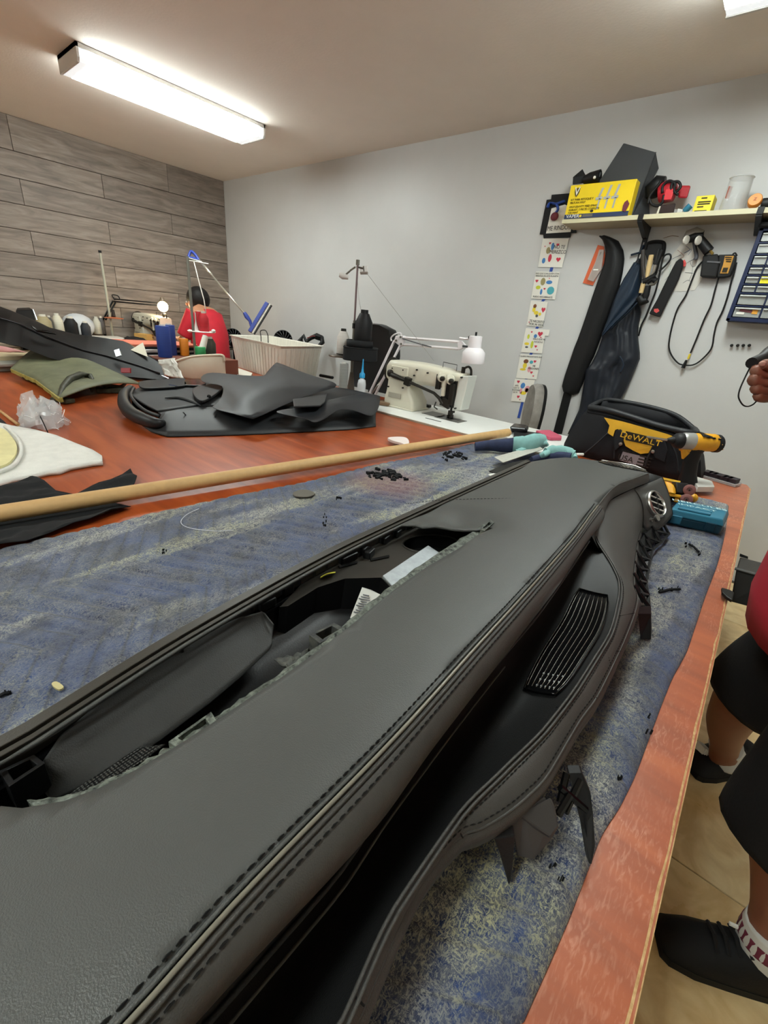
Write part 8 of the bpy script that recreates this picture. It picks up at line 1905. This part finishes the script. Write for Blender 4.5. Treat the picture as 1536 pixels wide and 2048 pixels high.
text('lettering', 'US', .026, sock, sk, mtx3(Vector((.93, .36, 0)), (0, 0, 1), Vector((.3845, .984, .131))+Vector((.36, -.93, 0))*.0512), ext=.0006)
limb('sock', [Vector((.295, 1.55, .065)), Vector((.272, 1.53, .11)), Vector((.262, 1.51, .14))], [.050, .045, .045], sock, t, 20)
# right hand: palm and curled fingers round the tool grip
hw = 1.03; hp = lambda px, py, o=0: P(px, py, w=hw-o)
wr = J['wrr'][0]
palm = [hp(1585, 775, -.01), hp(1562, 768, .0), hp(1545, 762, .0)]
hb = MB()
limb('hand', [wr, hp(1590, 775), hp(1566, 766), hp(1548, 760)], [.030, .036, .042, .036], skinm, t, 14, flat=(1, .62), ref=UP)
fing = [((1560, 741), (1524, 734, .02), (1512, 742, .035), (1524, 750, .03), (1545, 750, .02), .0115), ((1560, 757), (1522, 752, .02), (1508, 760, .034), (1522, 767, .03), (1545, 766, .02), .0125),
        ((1560, 776), (1526, 771, .02), (1512, 777, .032), (1524, 783, .028), (1545, 782, .018), .0115), ((1560, 792), (1530, 788, .018), (1516, 792, .028), (1527, 797, .024), (1545, 796, .016), .0102)]
for k, f in enumerate(fing):
    r = f[5]; pts = [hp(*f[0], .0)]+[hp(q[0], q[1], q[2]) for q in f[1:5]]
    limb('finger', pts, [r*1.05, r*1.1, r*1.05, r*.98, r*.8], skinm, t, 10)
limb('thumb', [hp(1566, 752, .0), hp(1552, 738, .03), hp(1538, 730, .045), hp(1526, 729, .05)], [.016, .0145, .013, .010], skinm, t, 10)
MB().ball(hp(1525, 727.5, .052), .006, 8, (1.2, .6, 1)).build('thumb_nail', M('nail_pink', '#b98a7c', .35), t, smooth=180)
# left hand resting low
lw = J['wrl'][0]
limb('hand', [lw, lw+V((-.03, .02, -.04)), lw+V((-.055, .035, -.085))], [.028, .038, .034], skinm, t, 12, flat=(1, .55))
for k in range(4):
    o = V((-.055, .035, -.085))+V((.018*(k-1.5)*.8, .018*(k-1.5), 0)); limb('finger', [lw+o, lw+o+V((-.012, .006, -.035)), lw+o+V((-.008, .004, -.062+.006*abs(k-1.5)))], [.0095, .009, .007], skinm, t, 8)
limb('thumb', [lw+V((-.02, -.005, -.03)), lw+V((-.05, -.02, -.055)), lw+V((-.065, -.02, -.08))], [.013, .011, .008], skinm, t, 8)
# face and hair (outside the picture)
hc_ = V((.15, 1.10, 1.62))
MB().ball(hc_+V((.012, 0, .025)), .103, 16, (1, .86, 1.06)).build('hair', hairm, t, smooth=180)
for s in (-1, 1):
    MB().ball(hc_+V((-.078, s*.030, -.005)), .011, 10).build('eye', M('eye_white', '#dcd6cc', .2), t, smooth=180)
    MB().ball(hc_+V((.01, s*.083, -.01)), .024, 10, (.7, .35, 1)).build('ear', skinm, t, smooth=180)
MB().ball(hc_+V((-.098, 0, -.028)), .018, 10, (1, .7, 1.2)).build('nose', skinm, t, smooth=180)
MB().ball(hc_+V((-.082, 0, -.066)), .022, 10, (.5, 1, .35)).build('mouth', M('lip', '#7d4038', .5), t, smooth=180)
# the tool in the hand with its cord
t = thing('held_tool', 'black corded tool gripped in the raised hand at the right edge', 'tool', hp(1530, 760))
MB().tube([hp(1503, 726, .03), hp(1511, 724, .02), hp(1525, 718, .01), hp(1545, 708, -.01), hp(1570, 697, -.02)], [.012, .0135, .014, .022, .028], 14).build('barrel', M('tool_black', '#191718', .5), t, smooth=60)
MB().tube([hp(1548, 712, .0), hp(1551, 760, .012), hp(1553, 800, .012)], [.02, .017, .017], 12).build('grip', M('tool_black', '#191718', .5), t, smooth=60)
MB().tube(spline([hp(*q, .02) for q in ((1501, 733), (1490, 755), (1481, 775), (1477, 790), (1479, 800), (1486, 810), (1495, 813), (1506, 809), (1520, 798), (1545, 800))], 6), .0016, 6).build('cord', bk, t, smooth=180)
# ------------------------------------------------------------------ seated person in red near the wood wall
wS = 4.25
def SP(px, py, o=0): return P(px, py, w=wS-o)
hd = SP(392, 602)
t = thing('person', 'seated person with black hair and a red shirt bent over the lit sewing machine', 'person', (SP(420, 690).x, SP(420, 690).y, 0))
pel = V((SP(425, 700).x, SP(425, 700).y, .52)); che = SP(418, 655); che.z = 1.0
upc = SP(410, 628); fwd = V((-.85, -.5, 0)).normalized(); sid = V((-fwd.y, fwd.x, 0))
nk = upc+fwd*.04+V((0, 0, .05))
J = dict(pelvis=(pel, (.16, .13)), waist=(pel.lerp(che, .5), (.14, .12)), chest=(che, (.16, .13)), upper=(upc, (.14, .10)), neck=(nk, .055), head0=(hd+V((0, 0, -.06))+fwd*.02, (.07, .065)), head1=(hd, (.088, .08)), head2=(hd+V((0, 0, .07)), (.06, .055)),
    hipl=(pel+sid*.10, .095), kneel=(pel+sid*.12+fwd*.42+V((0, 0, -.02)), .065), anklel=(pel+sid*.12+fwd*.40+V((0, 0, -.42)), .04), toel=(pel+sid*.12+fwd*.56+V((0, 0, -.48)), .03),
    hipr=(pel-sid*.10, .095), kneer=(pel-sid*.12+fwd*.42+V((0, 0, -.02)), .065), ankler=(pel-sid*.12+fwd*.40+V((0, 0, -.42)), .04), toer=(pel-sid*.12+fwd*.56+V((0, 0, -.48)), .03),
    shl=(upc+sid*.17, .055), ell=(upc+sid*.22+fwd*.12+V((0, 0, -.26)), .045), wrl=(upc+sid*.12+fwd*.22+V((0, 0, -.24)), .03),
    shr=(upc-sid*.17, .055), elr=(upc-sid*.22+fwd*.12+V((0, 0, -.26)), .045), wrr=(upc-sid*.12+fwd*.22+V((0, 0, -.24)), .03))
for k in ('wrl', 'wrr'): J[k] = (V((J[k][0].x, J[k][0].y, max(J[k][0].z, WZ+.045))), .03)
for k in ('ell', 'elr'): J[k] = (V((J[k][0].x, J[k][0].y, max(J[k][0].z, WZ+.05))), .045)
E3 = [e for e in E2 if 'heel' not in e[1] and 'calf' not in e[0]+e[1]]+[('kneel', 'anklel'), ('kneer', 'ankler')]
E3 = [e for e in E3 if e[0] in J and e[1] in J]
skin_body('body', J, E3, 'pelvis', skinl, t)
def ringd(c, rf, rs, n=20): return [c+fwd*rf*math.cos(a)+sid*rs*math.sin(a) for a in [2*PI*k/n for k in range(n)]]
MB().loft([ringd(pel+V((0, 0, .05)), .18, .20), ringd(pel.lerp(che, .5), .165, .195), ringd(che, .165, .205), ringd(upc, .14, .20), ringd(upc+V((0, 0, .045))+fwd*.02, .085, .13), ringd(nk, .065, .07)], True, True).build('shirt', M('bright_red_shirt', '#c01a2c', .75, var=.1, vs=7), t, smooth=180)
rsh = M('bright_red_shirt', '#c01a2c', .75)
for a, c in (('shl', 'ell'), ('shr', 'elr')):
    limb('sleeve', [J[a][0]+V((0, 0, .01)), J[a][0].lerp(J[c][0], .35), J[a][0].lerp(J[c][0], .8)], [.08, .082, .075], rsh, t)
for a, k, z in (('hipl', 'kneel', 'anklel'), ('hipr', 'kneer', 'ankler')):
    limb('trouser_leg', [J[a][0], J[a][0].lerp(J[k][0], .6), J[k][0]+V((0, 0, .0))+fwd*.02, J[k][0].lerp(J[z][0], .5), J[z][0]], [.115, .095, .08, .07, .06], M('dark_trousers', '#22242b', .8), t)
MB().ball(hd-fwd*.025+V((0, 0, .022)), .112, 18, (1, .95, .98)).build('hair', hairm, t, smooth=180)
for s in (-1, 1):
    MB().ball(hd+fwd*.012+sid*s*.083+V((0, 0, -.02)), .024, 10, (.6, .6, 1)).build('ear', skinl, t, smooth=180)
    MB().ball(hd+fwd*.080+sid*s*.03+V((0, 0, -.015)), .010, 8).build('eye', M('eye_white', '#dcd6cc', .2), t, smooth=180)
MB().ball(hd+fwd*.098+V((0, 0, -.035)), .016, 8).build('nose', skinl, t, smooth=180)
MB().ball(hd+fwd*.082+V((0, 0, -.075)), .018, 8, (1, 1, .4)).build('mouth', M('lip', '#7d4038', .5), t, smooth=180)
for k in ('wrl', 'wrr'):
    p0 = J[k][0]; limb('hand', [p0, p0+fwd*.05+V((0, 0, -.008)), p0+fwd*.09+V((0, 0, -.015))], [.028, .036, .03], skinl, t, 12, flat=(1, .55))
    for j in range(4):
        o = fwd*.09+sid*(.016*(j-1.5))+V((0, 0, -.015)); limb('finger', [p0+o, p0+o+fwd*.035+V((0, 0, .002)), p0+o+fwd*(.065-.006*abs(j-1.5))+V((0, 0, -.012))], [.009, .0085, .007], skinl, t, 8)
    s = 1 if k == 'wrr' else -1
    limb('thumb', [p0+fwd*.03+sid*s*.02, p0+fwd*.06+sid*s*.045, p0+fwd*.085+sid*s*.045], [.012, .010, .008], skinl, t, 8)
# stool
q = thing('stool', 'black round stool under the seated person in red', 'stool', (pel.x, pel.y, 0))
MB().lathe((pel.x, pel.y, .335), [(.17, 0), (.18, .02), (.18, .045), (.15, .055), (.002, .06)], (0, 0, 1), 24).build('seat', chm, q, smooth=50)
MB().cyl((pel.x, pel.y, .03), (pel.x, pel.y, .34), .025, n=12).build('column', bk, q, smooth=60)
MB().lathe((pel.x, pel.y, 0), [(.2, 0), (.2, .015), (.04, .035)], (0, 0, 1), 24).build('base', bk, q, smooth=50)
